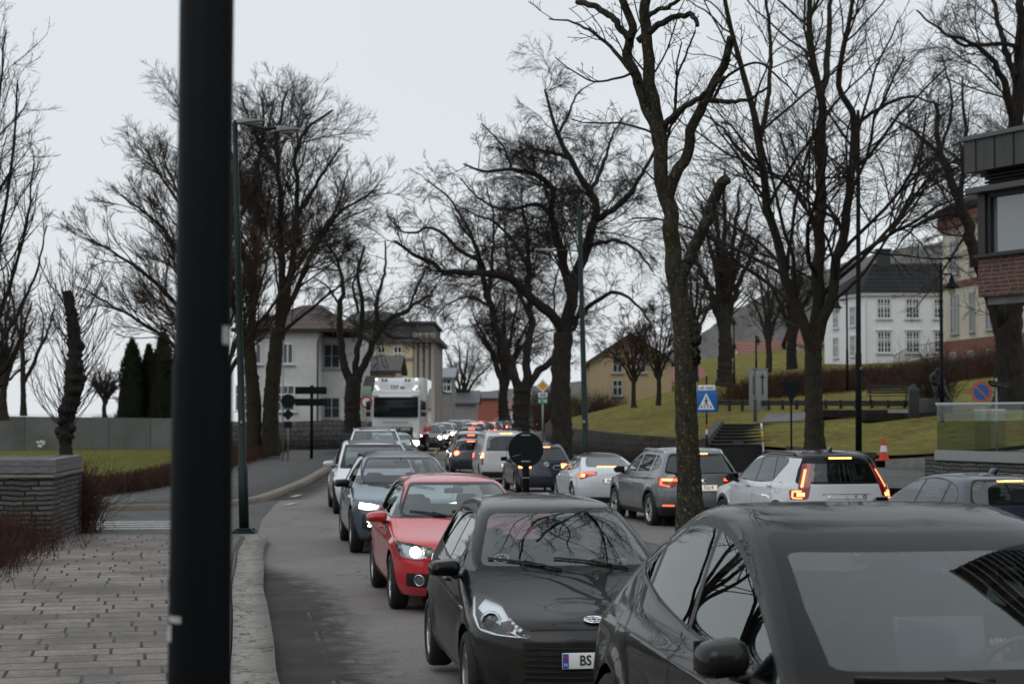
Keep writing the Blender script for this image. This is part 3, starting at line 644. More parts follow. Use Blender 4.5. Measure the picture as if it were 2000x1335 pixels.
def simple_house(name, label, px0, px1, pyb, pye, pyr, y, wallm, roofm, ridge=.5, depth=9, wins=(), gable=True, roof_front=True, zb=None, cat='house', ww=.9, wh=1.2, wf=None):
    x0, x1 = at(px0, pyb, y).x, at(px1, pyb, y).x; zb = at(px0, pyb, y).z if zb is None else zb; ze, zr = at(px0, pye, y).z, at(px0, pyr, y + depth / 2).z
    r = tag(empty(name, (x0, y, zb), 0), label, cat); w = x1 - x0; h = ze - zb
    b = MB(); b.box((w / 2, depth / 2, h / 2 - 1), (w, depth, h + 2))
    if not roof_front: b.add([(0, 0, h), (w, 0, h), (w / 2, 0, zr - zb - .1), (0, depth, h), (w, depth, h), (w / 2, depth, zr - zb - .1)], [(0, 1, 2), (5, 4, 3)])
    b.build('wall', wallm, r); b = MB(); o = .4; k = zr - zb
    if roof_front:
        P = [(-o, -o, h - .05), (w + o, -o, h - .05), (w + o, depth / 2, k), (-o, depth / 2, k), (-o, depth + o, h - .05), (w + o, depth + o, h - .05)]
        b.add(P, [(0, 1, 2, 3), (3, 2, 5, 4)]); b.add([(p[0], p[1], p[2] - .2) for p in P], [(3, 2, 1, 0), (4, 5, 2, 3)]); b.add([P[0], P[1], (w + o, -o, h - .25), (-o, -o, h - .25)], [(3, 2, 1, 0)])
        b.add([(0, .0, h - .1), (0, depth, h - .1), (0, depth / 2, k - .05), (w, 0, h - .1), (w, depth, h - .1), (w, depth / 2, k - .05)], [(0, 2, 1), (3, 4, 5)], 1)
    else:
        P = [(-o, -o, h - .25), (w / 2, -o, k), (w + o, -o, h - .25), (-o, depth + o, h - .25), (w / 2, depth + o, k), (w + o, depth + o, h - .25)]
        b.add(P, [(0, 1, 4, 3), (1, 2, 5, 4)]); b.add([(p[0], p[1], p[2] - .22) for p in P], [(3, 4, 1, 0), (4, 5, 2, 1)]); b.add([P[0], P[1], P[2]] + [(p[0], p[1], p[2] - .22) for p in P[:3]], [(3, 4, 1, 0), (4, 5, 2, 1)])
    b.build('roof', [roofm, wallm], r)
    for px, py in wins:
        p = at(px, py, y); window(r, facing((p.x - x0, 0, p.z - zb), (0, -1, 0)), ww, wh, 2, 2, wf, cross=.6)
    return r
DARKROOF = mat('dark_roof', (.055, .057, .06), .6, var=.3, vscale=2)
simple_house('brown_roofed_house', 'low cream house with a wide dark brown roof behind the knobbly tree', 700, 772, 815, 722, 694, 128, CREAM2, mat('brown_roof', (.055, .047, .042), .7, var=.3, vscale=2), depth=8)
simple_house('garden_annexe', 'white annexe with lean red tiled roof beside the villa', 668, 726, 835, 757, 734, 121, STUCCO, REDTILE, depth=6)
simple_house('yellow_house', 'yellow gabled house beyond the big lawn, right of the green lamp post', 1152, 1312, 798, 702, 655, 140, mat('ochre_stucco', (.37, .285, .17), .9, var=.12, vscale=.6), DARKROOF, roof_front=False, depth=12, wins=((1206, 712), (1206, 757), (1252, 712)), zb=1.5, wf=GREYP, ww=.7, wh=1.15)
simple_house('red_house', 'red painted house between yellow house and mossy trunk', 1290, 1372, 785, 745, 717, 158, STUCCO, mat('red_metal_roof', (.19, .035, .03), .6), depth=8, zb=3.2)
simple_house('grey_row_house', 'grey rendered house with slate roof past the classical hall', 846, 882, 806, 735, 718, 185, mat('grey_render', (.22, .21, .195), .9, var=.2, vscale=.5), mat('blue_slate', (.12, .135, .155), .45), depth=12, wins=((858, 752), (872, 752)), zb=0)
simple_house('shop_building', 'low shop with dark sloping canopy at the far end of the left row', 868, 930, 812, 785, 762, 215, mat('grey_render', ()), mat('canopy_slate', (.07, .078, .088), .5), depth=12, zb=0)
simple_house('brick_house', 'red brick house with a pale gable far down the street', 932, 972, 808, 776, 768, 300, mat('far_brick', (.26, .085, .055), .9), DARKROOF, depth=10, zb=0)
simple_house('rust_roofed_house', 'low house with a rust red roof far down the street', 962, 1006, 808, 797, 785, 320, STUCCO, REDTILE2, depth=14, zb=0)
simple_house('orange_roofed_house', 'white house with orange tiled roof behind the park trees, left one', 1452, 1528, 722, 692, 665, 195, STUCCO, REDTILE2, depth=10, wins=((1478, 705), (1500, 705)))
simple_house('small_orange_house', 'white house with orange tiled roof touching the white weatherboard house', 1560, 1640, 722, 672, 640, 190, STUCCO, REDTILE2, depth=10, wins=((1605, 690), (1612, 712)))
simple_house('pink_house', 'pinkish low house under bare trees left of the stone monument', 1436, 1470, 730, 700, 672, 205, mat('pink_stucco', (.42, .25, .22), .9), REDTILE2, depth=9)

# brick corner building with a big window, overhanging the terrace on the right
BRICK = masonry('red_brick', (.135, .056, .040), (.080, .036, .029), (.17, .14, .12), .28, .095, .014, .85, 'wall', .5, ((.04, .025, .022), 2.0, .5, .7, .5))
def corner_building():
    A = at(1911, 580, 42.0); d = Vector((.46, -.888, 0)).normalized(); n = Vector((-d.y * -1 * -1, 0, 0)); n = Vector((-.888, -.46, 0)).normalized()
    rz = math.atan2(d.y, d.x); r = tag(empty('corner_building', (A.x, A.y, 0), rz), 'brick corner building with zinc fascia and a large window, overhanging the glass terrace', 'building')
    # local x runs along the facade towards us, local -y is the street side
    z = lambda py: 2.25 + (806 - py) * 42 / FPX
    L_ = 12; zs, zb, zt = z(590), z(580), z(503); zw1, zf0, zf1 = z(378), z(338), z(276)
    b = MB(); b.box((L_ / 2 + .1, 4, (zs + zb) / 2 - .02), (L_ - .2, 7.8, zb - zs + .1)); b.build('floor_slab', mat('slab_concrete', (.17, .165, .16), .85, var=.3, vscale=3), r)
    b = MB(); b.box((L_ / 2, 4, (zb + zt) / 2), (L_, 8, zt - zb)); b.build('brick_band', BRICK, r)
    zn = mat('zinc_fascia', (.055, .054, .053), .5, var=.4, vscale=4, vmap=(1, 1, .15)); dk = mat('window_metal', (.020, .020, .021), .5)
    b = MB(); b.box((L_ / 2 + .0, 3.9, (zf0 + zf1) / 2), (L_ + .1, 8.5, zf1 - zf0)); fa = b.build('fascia', zn, r)
    b = MB()
    for i in range(14): b.box((-.2 + .55 + i * .62, -.362, (zf0 + zf1) / 2), (.02, .025, zf1 - zf0 - .01))
    b.build('fascia_seam', dk, fa)
    b = MB(); b.box((L_ / 2, 3.9, zf1 + .05), (L_ + .2, 8.65, .1)); b.build('roof_edge', mat('roof_flashing', (.10, .10, .10), .5), r)
    b = MB()
    for i in range(5): b.box((L_ / 2 + .1, .10, zf0 - .05 - i * .085), (L_ - .2, .12, .05), rx=.4)
    b.box((L_ / 2 + .1, .25, (zw1 + zf0) / 2), (L_ - .2, .16, zf0 - zw1)); b.build('louvre', dk, r)
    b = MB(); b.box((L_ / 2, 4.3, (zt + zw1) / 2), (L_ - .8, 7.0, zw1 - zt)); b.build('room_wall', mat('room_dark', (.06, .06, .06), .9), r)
    b = MB(); b.box((L_ / 2 - .3, -.05, zw1 + .07), (L_ - .3, .4, .13)); b.build('window_ledge', mat('ledge_metal', (.07, .07, .07), .5), r)
    for i in range(3):
        x0 = .35 + i * 3.9; w = 3.6; M = facing((x0 + w / 2, .20, (zt + zw1) / 2), (0, -1, 0)); h = zw1 - zt - .1
        g = MB(); g.box((0, 0, .02), (w, h, .02)); o = g.build('window', mat('office_pane', (.16, .175, .175), .05, spec=1.0, coat=1.0), r); place(o, M)
        f = MB(); f.box((-w / 2 - .1, 0, .06), (.22, h + .2, .16)); f.box((w / 2 + .06, 0, .06), (.12, h + .2, .16)); f.box((0, -h / 2 - .03, .062), (w, .16, .15)); f.box((0, h / 2 + .0, .062), (w, .1, .15)); f.build('frame', dk, o)
    b = MB(); b.box((.12, .25, (zt + zw1) / 2), (.25, .5, zw1 - zt)); b.build('corner_post', dk, r)
    b = MB(); b.box((L_ / 2, -.03, zt + .03), (L_ + .1, .14, .07)); b.build('window_sill', dk, r)
    # white blank sign board
    b = MB(); b.rbox((2.62, -.05, z(556)), (1.6, .05, .30), .006); b.build('sign_board', mat('sign_white', (.72, .74, .75), .4), r)
    for x in (2.5, 9):
        b = MB(); b.lathe([(.26, 0), (.26, zs - .02)], 16, Matrix.Translation((x, 4.2, 0))); b.build('column', mat('column_concrete', (.13, .13, .13), .9), r)
corner_building()

# terrace wall with glass balustrade
SLATEW = masonry('stacked_slate', (.135, .132, .125), (.075, .074, .072), (.016, .015, .014), .62, .085, .014, .85, 'wall', 1.0, ((.055, .06, .04), 1.2, .5, .75, .5), noise=.9)
def terrace():
    P0 = Vector((at(1829, 890, 39.5).x, 39.5, 0)); d = Vector((.40, -.916, 0)).normalized(); rz = math.atan2(d.y, d.x)
    L_ = 11.5; zt, zg = 1.30, 2.44
    r = tag(empty('terrace_wall', (P0.x, P0.y, 0), rz), 'stacked slate terrace wall under the glass balustrade at right', 'wall')
    b = MB(); b.box((L_ / 2, 4.0, zt / 2 - .25), (L_, 8, zt + .5)); b.box((-.55, 1.2, zt / 2 - .25), (1.1, 1.4, zt + .46)); b.build('stone_wall', SLATEW, r)
    b = MB(); b.box((L_ / 2, 4.0, zt + .05), (L_ + .04, 8.04, .1)); b.build('coping', mat('coping_dark', (.08, .08, .08), .8), r)
    g = tag(empty('glass_balustrade', (P0.x, P0.y, zt), rz), 'frameless glass balustrade with metal handrail on the slate terrace wall', 'balustrade')
    gl = glass('balustrade_glass', (.84, .87, .86), .9, 1.45)
    b = MB(); b.box((L_ / 2, -.015, .03), (L_, .07, .22)); b.box((L_ / 2, -.053, .03), (L_, .006, .2)); b.build('base_channel', mat('channel_metal', (.34, .34, .34), .4, .8), g)
    n = 8
    for i in range(n):
        b = MB(); w = L_ / n; b.box((w * (i + .5), .02, .64), (w - .022, .02, 1.0)); b.build('glass_panel', gl, g)
    b = MB(); b.box((L_ / 2, .02, 1.155), (L_ + .02, .06, .04)); b.build('handrail', ALU, g)
    for k, (xx, yy, rr, ln) in enumerate(((0.0, .75, math.pi / 2, 1.45),)):
        b = MB(); b.box((xx + .01, yy, .60), (.02, ln, 1.0)); b.build('glass_panel', gl, g)
        b = MB(); b.box((xx + .01, yy, 1.125), (.05, ln, .04)); b.build('handrail', ALU, g)
    b = MB(); b.box((-.55, 1.9, .55), (1.06, .02, .9)); b.build('glass_panel', gl, g); b = MB(); b.box((-.55, 1.9, 1.02), (1.1, .05, .04)); b.build('handrail', ALU, g)
terrace()

# grey boundary wall beyond the left lawn and stone wall under the villa
def left_walls():
    A, B_ = gp(-10, 880, .1), gp(345, 877, .1)
    r = tag(empty('concrete_wall', (0, 0, 0)), 'long grey rendered boundary wall behind the left lawn', 'wall')
    b = MB(); ya, yb = 101.5, 103.0; x0, x1 = at(-30, 850, ya).x, at(430, 850, yb).x; za, zb_ = at(0, 812, ya).z, at(340, 818, yb).z
    b.add([(x0, ya, -.3), (x1, yb, -.3), (x1, yb, zb_), (x0, ya, za), (x0, ya + .4, -.3), (x1, yb + .4, -.3), (x1, yb + .4, zb_), (x0, ya + .4, za)], [(0, 1, 2, 3), (5, 4, 7, 6), (3, 2, 6, 7), (1, 5, 6, 2), (4, 0, 3, 7)])
    b.build('wall_face', masonry('wall_render', (.165, .168, .168), (.135, .138, .138), (.07, .07, .07), 2.6, 7, .03, .9, 'wall', .3, ((.075, .085, .065), .5, .42, .72, .8), noise=.0, rowrand=.0), r)
    g = MB(); wm = mat('graffiti_white', (.6, .6, .6), .8)
    for px, py, w_, h_ in ((76, 863, .14, .1), (82, 862, .12, .16), (86, 866, .1, .1), (79, 870, .16, .14), (87, 862, .08, .1)):
        p = at(px, py, 101.6); g.box((p.x, 101.47, p.z), (w_ * 1.6, .02, w_ if False else h_), ry=.2)
    g.build('graffiti', wm, r)
    w = tag(empty('stone_garden_wall', (0, 0, 0)), 'dark rubble garden wall in front of the white villa', 'wall')
    L = [(at(430, 850, 103.4).x, 103.4), (at(560, 850, 104).x, 104), (at(640, 850, 105).x, 105), (at(690, 850, 107).x, 107), (at(735, 850, 118).x, 118)]
    o = retaining('wall_face', smoothline(L, 1.0), lambda x, y: -.3, lambda x, y: 1.75 + .05 * math.sin(x), .5, masonry('garden_stone', (.10, .095, .09), (.06, .058, .055), (.03, .03, .028), .5, .3, .03, .9, 'wall', .8, noise=1.0)); o.parent = w
    # house roofs and rails far behind the wall
    simple_house('seaside_shed', 'low white shed far behind the boundary wall', 188, 232, 822, 812, 808, 190, STUCCO, mat('shed_roof', (.45, .46, .46), .6), depth=6, zb=-.4)
left_walls()

# stone planter
PLSTONE = masonry('planter_slate', (.150, .147, .138), (.070, .069, .066), (.014, .013, .012), .55, .082, .016, .85, 'wall', 1.0, ((.06, .062, .05), 1.5, .5, .72, .55), noise=1.0)
def planter():
    A = gp(101, 1062, .1); B_ = gp(159, 1036, .1); d = (B_ - A); Ls = d.length; rz = math.atan2(d.y, d.x)
    r = tag(empty('stone_planter', (A.x, A.y, .08), rz), 'square planter of stacked slate with weathered timber rim at left', 'planter')
    zt = 2.25 + (806 - 893) * A.y / FPX - .08     # rim top
    # local x runs back along the side face, local +y to the left
    b = MB(); b.box((Ls / 2, 3.5, (zt - .34) / 2), (Ls, 7, zt - .34)); b.build('stone_wall', PLSTONE, r)
    b = MB(); b.box((Ls / 2, 3.5, zt - .30), (Ls + .06, 7.06, .055)); b.build('ledge', mat('ledge_stone', (.24, .225, .2), .85, var=.4, vscale=5), r)
    tm = mat('weathered_timber', (.20, .205, .205), .85, var=.5, vscale=6, vmap=(1, 1, 6), col2=(.11, .112, .112))
    b = MB(); h = .225; zc = zt - h / 2 - .03
    for z0, hh in ((zc + h / 4, h / 2 - .006), (zc - h / 4, h / 2 - .006)):
        b.box((-.0 + .06, 3.5, z0), (.12, 7.1, hh)); b.box((Ls / 2 + .06, .0 + .06, z0), (Ls - .12, .12, hh)); b.box((Ls + .0, 3.5, z0), (.12, 6.8, hh))
    b.build('timber_rim', tm, r)
    b = MB(); b.box((Ls / 2, 3.5, zt - .10), (Ls - .2, 6.8, .1)); b.build('soil', mat('planter_gravel', (.14, .12, .10), .95, var=.5, vscale=30), r)
planter()

# far wooded ridge
def ridge():
    prof = [(900, 770), (1150, 742), (1300, 690), (1370, 652), (1440, 600), (1550, 548), (1640, 517), (1720, 492), (1850, 470), (2000, 440), (2300, 420), (2700, 470)]
    V = []; n = len(prof) * 8; m = 10; xs = np.linspace(0, len(prof) - 1, n)
    for k in range(n):
        px = np.interp(xs[k], range(len(prof)), [p[0] for p in prof]); py = np.interp(xs[k], range(len(prof)), [p[1] for p in prof]) + RNG.normal(0, 1.2)
        for j in range(m):
            s = j / (m - 1); y = lerp(420, 900, s); p = at(px, py, 900); z = lerp(-2, p.z, s ** .8) + (RNG.normal(0, 1.5) if 0 < j < m - 1 else 0)
            V.append((p.x * lerp(.62, 1, s), y, z))
    sheet('hill', V, gridq(n, m), mat('winter_forest', (.095, .088, .080), .95, var=.5, vscale=.035, col2=(.055, .052, .048), bump=1.0, bscale=.25, detail=10))
ridge()

# louvred building known by its reflection; two blocks added unseen to cut ambient light
def behind():
    dk = mat('rear_facade', (.055, .052, .05), .8); lv = mat('louvre_pale', (.30, .30, .29), .5)
    o = tag(empty('louvred_building', (24, 19, 0), R(118)), 'tall dark building with pale horizontal louvres mirrored in the screen of the big black crossover', 'building')
    b = MB(); b.box((0, 0, 14.5), (22, 14, 29)); b.build('wall', dk, o); b = MB()
    for i in range(32): b.box((0, 7.25, 1 + i * .88), (21.6, .35, .16))
    b.build('louvre', lv, o)
    o = tag(empty('rear_ambient_block', (16, -24, 0), R(-20)), 'dark building added unseen behind the photographer to lower the ambient light', 'building'); b = MB(); b.box((0, 0, 9), (24, 12, 18)); b.build('wall', dk, o)
    o = tag(empty('left_ambient_block', (-14, -22, 0), R(12)), 'unseen town house added behind the photographer to lower the ambient light', 'building'); b = MB(); b.box((0, 0, 7), (30, 12, 14)); b.build('wall', mat('rear_render', (.11, .10, .09), .9), o)
    b = MB(); hip(b, -15, 15, -6, 6, 14, 18, -9, 9, 0); b.build('roof', DARKROOF, o)
behind()
# ------------------------------------------------------------------ bare trees
BARK = None
def barkmat(name, base, dark, moss, lichen, sc=1.0, mossamt=.6):
    m = bpy.data.materials.new(name); m.use_nodes = True; n = m.node_tree; L = n.links.new; b = n.nodes['Principled BSDF']; b.inputs['Roughness'].default_value = .92; b.inputs['Specular IOR Level'].default_value = .2
    t = n.nodes.new('ShaderNodeTexCoord'); mp = n.nodes.new('ShaderNodeMapping'); mp.inputs['Scale'].default_value = (1, 1, .35); L(t.outputs['Object'], mp.inputs[0])
    def nz(sc_, d, src): z = n.nodes.new('ShaderNodeTexNoise'); z.inputs['Scale'].default_value = sc_; z.inputs['Detail'].default_value = d; z.inputs['Roughness'].default_value = .7; L(src, z.inputs['Vector']); return z.outputs[0]
    def mix(f, a, c):
        x = n.nodes.new('ShaderNodeMix'); x.data_type = 'RGBA'; L(f, x.inputs[0])
        for k, v in ((6, a), (7, c)):
            if isinstance(v, tuple): x.inputs[k].default_value = (*v, 1)
            else: L(v, x.inputs[k])
        return x.outputs[2]
    def rg(v, a, c, d=0, e=1): q = n.nodes.new('ShaderNodeMapRange'); q.inputs[1].default_value = a; q.inputs[2].default_value = c; q.inputs[3].default_value = d; q.inputs[4].default_value = e; L(v, q.inputs[0]); return q.outputs[0]
    f = nz(22 * sc, 7, mp.outputs[0]); col = mix(rg(f, .35, .62), dark, base)
    col = mix(rg(nz(2.2 * sc, 6, t.outputs['Object']), .46, .66, 0, mossamt), col, moss)
    if lichen: col = mix(rg(nz(26 * sc, 4, t.outputs['Object']), .58, .66, 0, .85), col, lichen)
    L(col, b.inputs['Base Color'])
    bp = n.nodes.new('ShaderNodeBump'); bp.inputs['Strength'].default_value = 1.0; bp.inputs['Distance'].default_value = .04; L(f, bp.inputs['Height']); L(bp.outputs[0], b.inputs['Normal'])
    return m
BARK_NEAR = barkmat('mossy_bark', (.062, .056, .044), (.014, .013, .010), (.048, .046, .010), (.20, .20, .17), 1.0, .8)
BARK_MID = barkmat('green_bark', (.046, .040, .030), (.018, .016, .013), (.036, .036, .012), None, .6, .6)
BARK_DARK = barkmat('dark_bark', (.036, .031, .027), (.014, .013, .012), (.030, .028, .014), None, .5, .4)
TWIG = mat('twig_bark', (.042, .035, .030), .95, spec=.1)
TWIG_B = mat('brown_twig_bark', (.052, .038, .028), .95, spec=.1)

def resample(P, n):
    P = np.asarray(P, float); d = np.r_[0, np.cumsum(np.linalg.norm(np.diff(P, axis=0), axis=1))]; s = np.linspace(0, d[-1], n)
    if len(P) > 2: return np.stack([pchip(d, P[:, k], s) for k in range(3)], 1), d[-1]
    return np.stack([np.interp(s, d, P[:, k]) for k in range(3)], 1), d[-1]
def tubes(P, Rr, sides):
    """P (N,K,3), Rr (N,K) -> vertices and quads of N tapering tubes"""
    N, K, _ = P.shape; T = np.empty_like(P); T[:, 1:-1] = P[:, 2:] - P[:, :-2]; T[:, 0] = P[:, 1] - P[:, 0]; T[:, -1] = P[:, -1] - P[:, -2]
    T /= np.linalg.norm(T, axis=2, keepdims=True) + 1e-9
    ref = np.tile(np.array([.31, .17, .93]), (N, 1)); m = np.abs((T.mean(1) * ref).sum(1)) > .8; ref[m] = (.9, .4, .1)
    A = np.cross(T, ref[:, None, :]); A /= np.linalg.norm(A, axis=2, keepdims=True) + 1e-9; B = np.cross(T, A)
    an = np.linspace(0, 2 * np.pi, sides, endpoint=False)
    V = P[:, :, None, :] + Rr[:, :, None, None] * (A[:, :, None, :] * np.cos(an)[None, None, :, None] + B[:, :, None, :] * np.sin(an)[None, None, :, None])
    n_, k_, s_ = np.meshgrid(np.arange(N), np.arange(K - 1), np.arange(sides), indexing='ij'); s2 = (s_ + 1) % sides
    f = lambda k, s: (n_ * K + k) * sides + s
    Q = np.stack([f(k_, s_), f(k_, s2), f(k_ + 1, s2), f(k_ + 1, s_)], -1).reshape(-1, 4)
    return V.reshape(-1, 3), Q
def spawn(P, Rr, Ln, n, rng, t0=.25, ratio=.45, ang=(30, 65), wob=.25, trop=.1, K=6, rr=.6, rmin=.008, taper=.45, t1=1.0, shrink=.55, up=0.0, rcap=.0125):
    N, K0, _ = P.shape; tot = N * n; par = np.sort(rng.choice(N, tot, p=Ln / Ln.sum())); t = t0 + (t1 - t0) * rng.random(tot)   # long parents carry more twigs
    x = t * (K0 - 1); i = np.clip(x.astype(int), 0, K0 - 2); f = (x - i)[:, None]
    a, b = P[par, i], P[par, i + 1]; O = a * (1 - f) + b * f; T = b - a; T /= np.linalg.norm(T, axis=1, keepdims=True) + 1e-9
    r0 = Rr[par, i] * (1 - f[:, 0]) + Rr[par, i + 1] * f[:, 0]
    rv = rng.normal(size=(tot, 3)); rv[:, 2] += up; pv = rv - T * (rv * T).sum(1, keepdims=True); pv /= np.linalg.norm(pv, axis=1, keepdims=True) + 1e-9
    th = np.radians(rng.uniform(ang[0], ang[1], tot))[:, None]; D = T * np.cos(th) + pv * np.sin(th)
    L = Ln[par] * ratio * (1 - shrink * t) * rng.uniform(.55, 1.25, tot)
    R0 = np.maximum(np.minimum(r0 * rr, L * rcap), rmin); out = np.empty((tot, K, 3)); out[:, 0] = O; step = (L / (K - 1))[:, None]
    for k in range(1, K):
        D = D + rng.normal(size=(tot, 3)) * wob; D[:, 2] += trop; D /= np.linalg.norm(D, axis=1, keepdims=True); out[:, k] = out[:, k - 1] + D * step
    RR = R0[:, None] * np.linspace(1, taper, K)[None, :]; return out, np.maximum(RR, rmin * .8), L

def tree(name, label, Y, limbs, levels, seed=1, bark=None, twig=None, group=None, spread=1.0, sides=10, rough=.06, base=None, trunkn=1, endtw=True):
    """limbs: [(photo points, radius start, radius end, depth drift)], the first trunkn of them are the bole"""
    rng = np.random.default_rng(seed); K0 = 18; PP = []; RR = []; LL = []
    for k, lm in enumerate(limbs):
        pts, r0, r1 = lm[:3]; dd = lm[3] if len(lm) > 3 else (0 if k < trunkn else rng.uniform(-1, 1) * spread)
        d0 = lm[4] if len(lm) > 4 else 0.0
        n = len(pts); W3 = [at(px, py, Y + d0 + (dd - d0) * (i / (n - 1)) ** 1.2) for i, (px, py) in enumerate(pts)]
        p, L = resample(np.array([w[:] for w in W3]), K0)
        if k >= trunkn: p[1:-1] += rng.normal(size=(K0 - 2, 3)) * min(.05, r0 * .25)
        PP.append(p); RR.append(np.linspace(r0, r1, K0)); LL.append(L)
    P = np.array(PP); Rr = np.array(RR); Ln = np.array(LL)
    # bole flare
    Rr[0] *= 1 + .35 * np.exp(-np.linspace(0, 9, K0))
    root = empty(name, tuple(P[0, 0])); tag(root, label, 'tree', group)
    O = P[0, 0].copy()
    V, Q = tubes(np.stack([np.stack([np.interp(np.linspace(0, 17, 40), np.arange(18), P[i, :, c]) for c in range(3)], 1) for i in range(len(P))]), np.stack([np.interp(np.linspace(0, 17, 40), np.arange(18), Rr[i]) for i in range(len(P))]), sides)
    kk = rng.normal(size=(len(P), 40, sides, 1)) * rough
    C = V.reshape(len(P), 40, sides, 3); cen = C.mean(2, keepdims=True); V = (cen + (C - cen) * (1 + kk)).reshape(-1, 3)
    caps = [[(i * 40 + 39) * sides + j for j in range(sides)] for i in range(len(P))]
    me = bpy.data.meshes.new('trunk'); me.from_pydata((V - O).tolist(), [], Q.tolist() + caps); me.materials.append(bark or BARK_DARK); me.polygons.foreach_set('use_smooth', np.ones(len(me.polygons), bool)); me.update()
    link('trunk', me, root)
    VV, QQ, o = [], [], 0
    cur = (P[trunkn:] if len(P) > trunkn else P, Rr[trunkn:] if len(P) > trunkn else Rr, Ln[trunkn:] if len(P) > trunkn else Ln)
    for li, lv in enumerate(levels):
        lv = dict(lv); n = lv.pop('n'); sd = lv.pop('sides', 3 if li else 5)
        nx = spawn(*cur, n, rng, **lv)
        if li == 0 and endtw and len(P) > trunkn:      # carry the limb ends on
            pass
        v, q = tubes(nx[0], nx[1], sd); VV.append(v); QQ.append(q + o); o += len(v); cur = nx
    V = np.concatenate(VV) - O; Q = np.concatenate(QQ)
    link('crown', npmesh('crown', V, Q, twig or TWIG), root)
    return root
def lvl(n, ratio, ang=(30, 65), wob=.22, trop=.06, **k): return dict(n=n, ratio=ratio, ang=ang, wob=wob, trop=trop, **k)

# 1. mossy tree between the lanes (sharp, in the middle of the picture)
tree('pollarded_tree', 'mossy grey trunk standing between the lanes with sawn-off limbs, nearest tree', 21.5, [
    ([(1349, 1040), (1346, 940), (1342, 850), (1339, 760), (1336, 660), (1329, 590), (1321, 540)], .145, .118, 0),
    ([(1322, 560), (1310, 450), (1297, 335), (1284, 240), (1271, 150), (1267, 70), (1265, -60)], .106, .056, 0),
    ([(1326, 575), (1343, 510), (1371, 455), (1393, 398), (1409, 360), (1421, 349)], .075, .062, -.5),
    ([(1305, 385), (1318, 345), (1342, 285), (1356, 232), (1384, 183), (1404, 140), (1419, 105), (1427, 74)], .072, .045, -.6),
    ([(1288, 285), (1266, 215), (1243, 150), (1228, 110), (1238, 66), (1219, 10), (1212, -40)], .075, .042, .4),
    ([(1231, 78), (1196, 36), (1160, 12), (1127, 3)], .042, .035, .5),
    ([(1246, 160), (1212, 113), (1176, 78), (1140, 53), (1112, 42), (1072, 37)], .030, .008, .8),
    ([(1236, 142), (1203, 154), (1170, 160), (1122, 141), (1085, 112)], .016, .006, .5),
    ([(1246, 80), (1290, 47), (1326, 30), (1352, 29), (1362, 50)], .045, .025, -.6),
    ([(1297, 252), (1312, 228), (1345, 205), (1385, 178), (1415, 150)], .042, .02, -.9),
    ([(1380, 196), (1410, 198), (1460, 196), (1500, 170)], .034, .012, -1.2),
    ([(1318, 240), (1320, 165), (1345, 95), (1358, 60)], .018, .01, -.5),
    ([(1347, 716), (1356, 680), (1358, 645), (1354, 634)], .085, .07, -.05),
    ([(1391, 200), (1420, 150), (1470, 122), (1530, 160), (1560, 195)], .02, .006, -1.4),
    ([(1265, 30), (1310, 10), (1380, -30)], .03, .015, -.8),
    ([(1265, -50), (1262, -250), (1240, -450), (1180, -600)], .08, .03, -3, -.1), ([(1265, -60), (1320, -220), (1420, -380), (1540, -470)], .07, .02, -4, -.1), ([(1213, -30), (1150, -180), (1040, -300), (930, -340)], .05, .02, -4.5, .3), ([(1264, -120), (1300, -300), (1330, -500), (1300, -650)], .06, .02, 1, 0), ([(1264, -90), (1190, -230), (1100, -420), (1060, -560)], .06, .02, -6, 0), ([(1264, -160), (1400, -320), (1500, -560)], .05, .02, -6.5, 0), ([(1262, -260), (1480, -420), (1760, -560), (2050, -640)], .06, .02, -2, -.5), ([(1320, -220), (1520, -300), (1800, -330), (2080, -420)], .05, .02, 1.5, -1.2), ([(1255, -330), (1420, -560), (1640, -800)], .05, .02, 2, -1),
    ([(1328, 935), (1318, 925), (1305, 920)], .012, .006, -.1)],
    [lvl(8, .45, (25, 60), .16, .03, K=8, rmin=.006, rr=.42, t0=.25), lvl(5, .48, (25, 60), .2, .0, K=6, rmin=.0045), lvl(5, .5, (25, 60), .22, 0, K=5, rmin=.0038)], 5, BARK_NEAR, TWIG, sides=18, rough=.035)

# 2. forked tree on the small lawn
FARL = [lvl(11, .50, (25, 60), .13, .03, K=8, rmin=.011, rr=.45, t0=.08), lvl(6, .56, (25, 50), .13, .02, K=6, rmin=.0085, shrink=.4), lvl(5, .60, (20, 45), .12, .0, K=5, rmin=.0062, shrink=.35), lvl(2, .62, (15, 40), .10, 0, K=3, rmin=.0050, shrink=.3)]
tree('forked_tree', 'tall bare tree forking into three dark stems on the small lawn', 50, [
    ([(1592, 892), (1590, 800), (1588, 720), (1590, 650)], .27, .235),
    ([(1591, 670), (1596, 560), (1602, 450), (1606, 350), (1604, 250), (1598, 165), (1582, 110), (1583, 0), (1575, -80)], .20, .06, 1),
    ([(1601, 190), (1615, 130), (1620, 40), (1625, -60)], .11, .05, 1.5),
    ([(1597, 665), (1625, 570), (1645, 480), (1660, 380), (1668, 290), (1665, 215), (1640, 165), (1652, 60), (1672, -40)], .165, .05, -1.5),
    ([(1666, 250), (1710, 215), (1770, 190), (1835, 205)], .06, .02, -3),
    ([(1588, 700), (1570, 640), (1545, 560), (1520, 480), (1502, 400), (1490, 320), (1477, 230), (1455, 140), (1428, 60), (1410, -40)], .165, .05, -2),
    ([(1484, 285), (1499, 200), (1505, 100), (1497, -20)], .08, .04, .5),
    ([(1492, 340), (1440, 290), (1400, 240), (1350, 215)], .06, .02, 2),
    ([(1600, 470), (1580, 420), (1530, 350), (1480, 345)], .05, .02, 2),
    ([(1664, 330), (1700, 300), (1745, 240), (1800, 180), (1850, 130)], .05, .02, -2)], FARL, 21, BARK_MID)
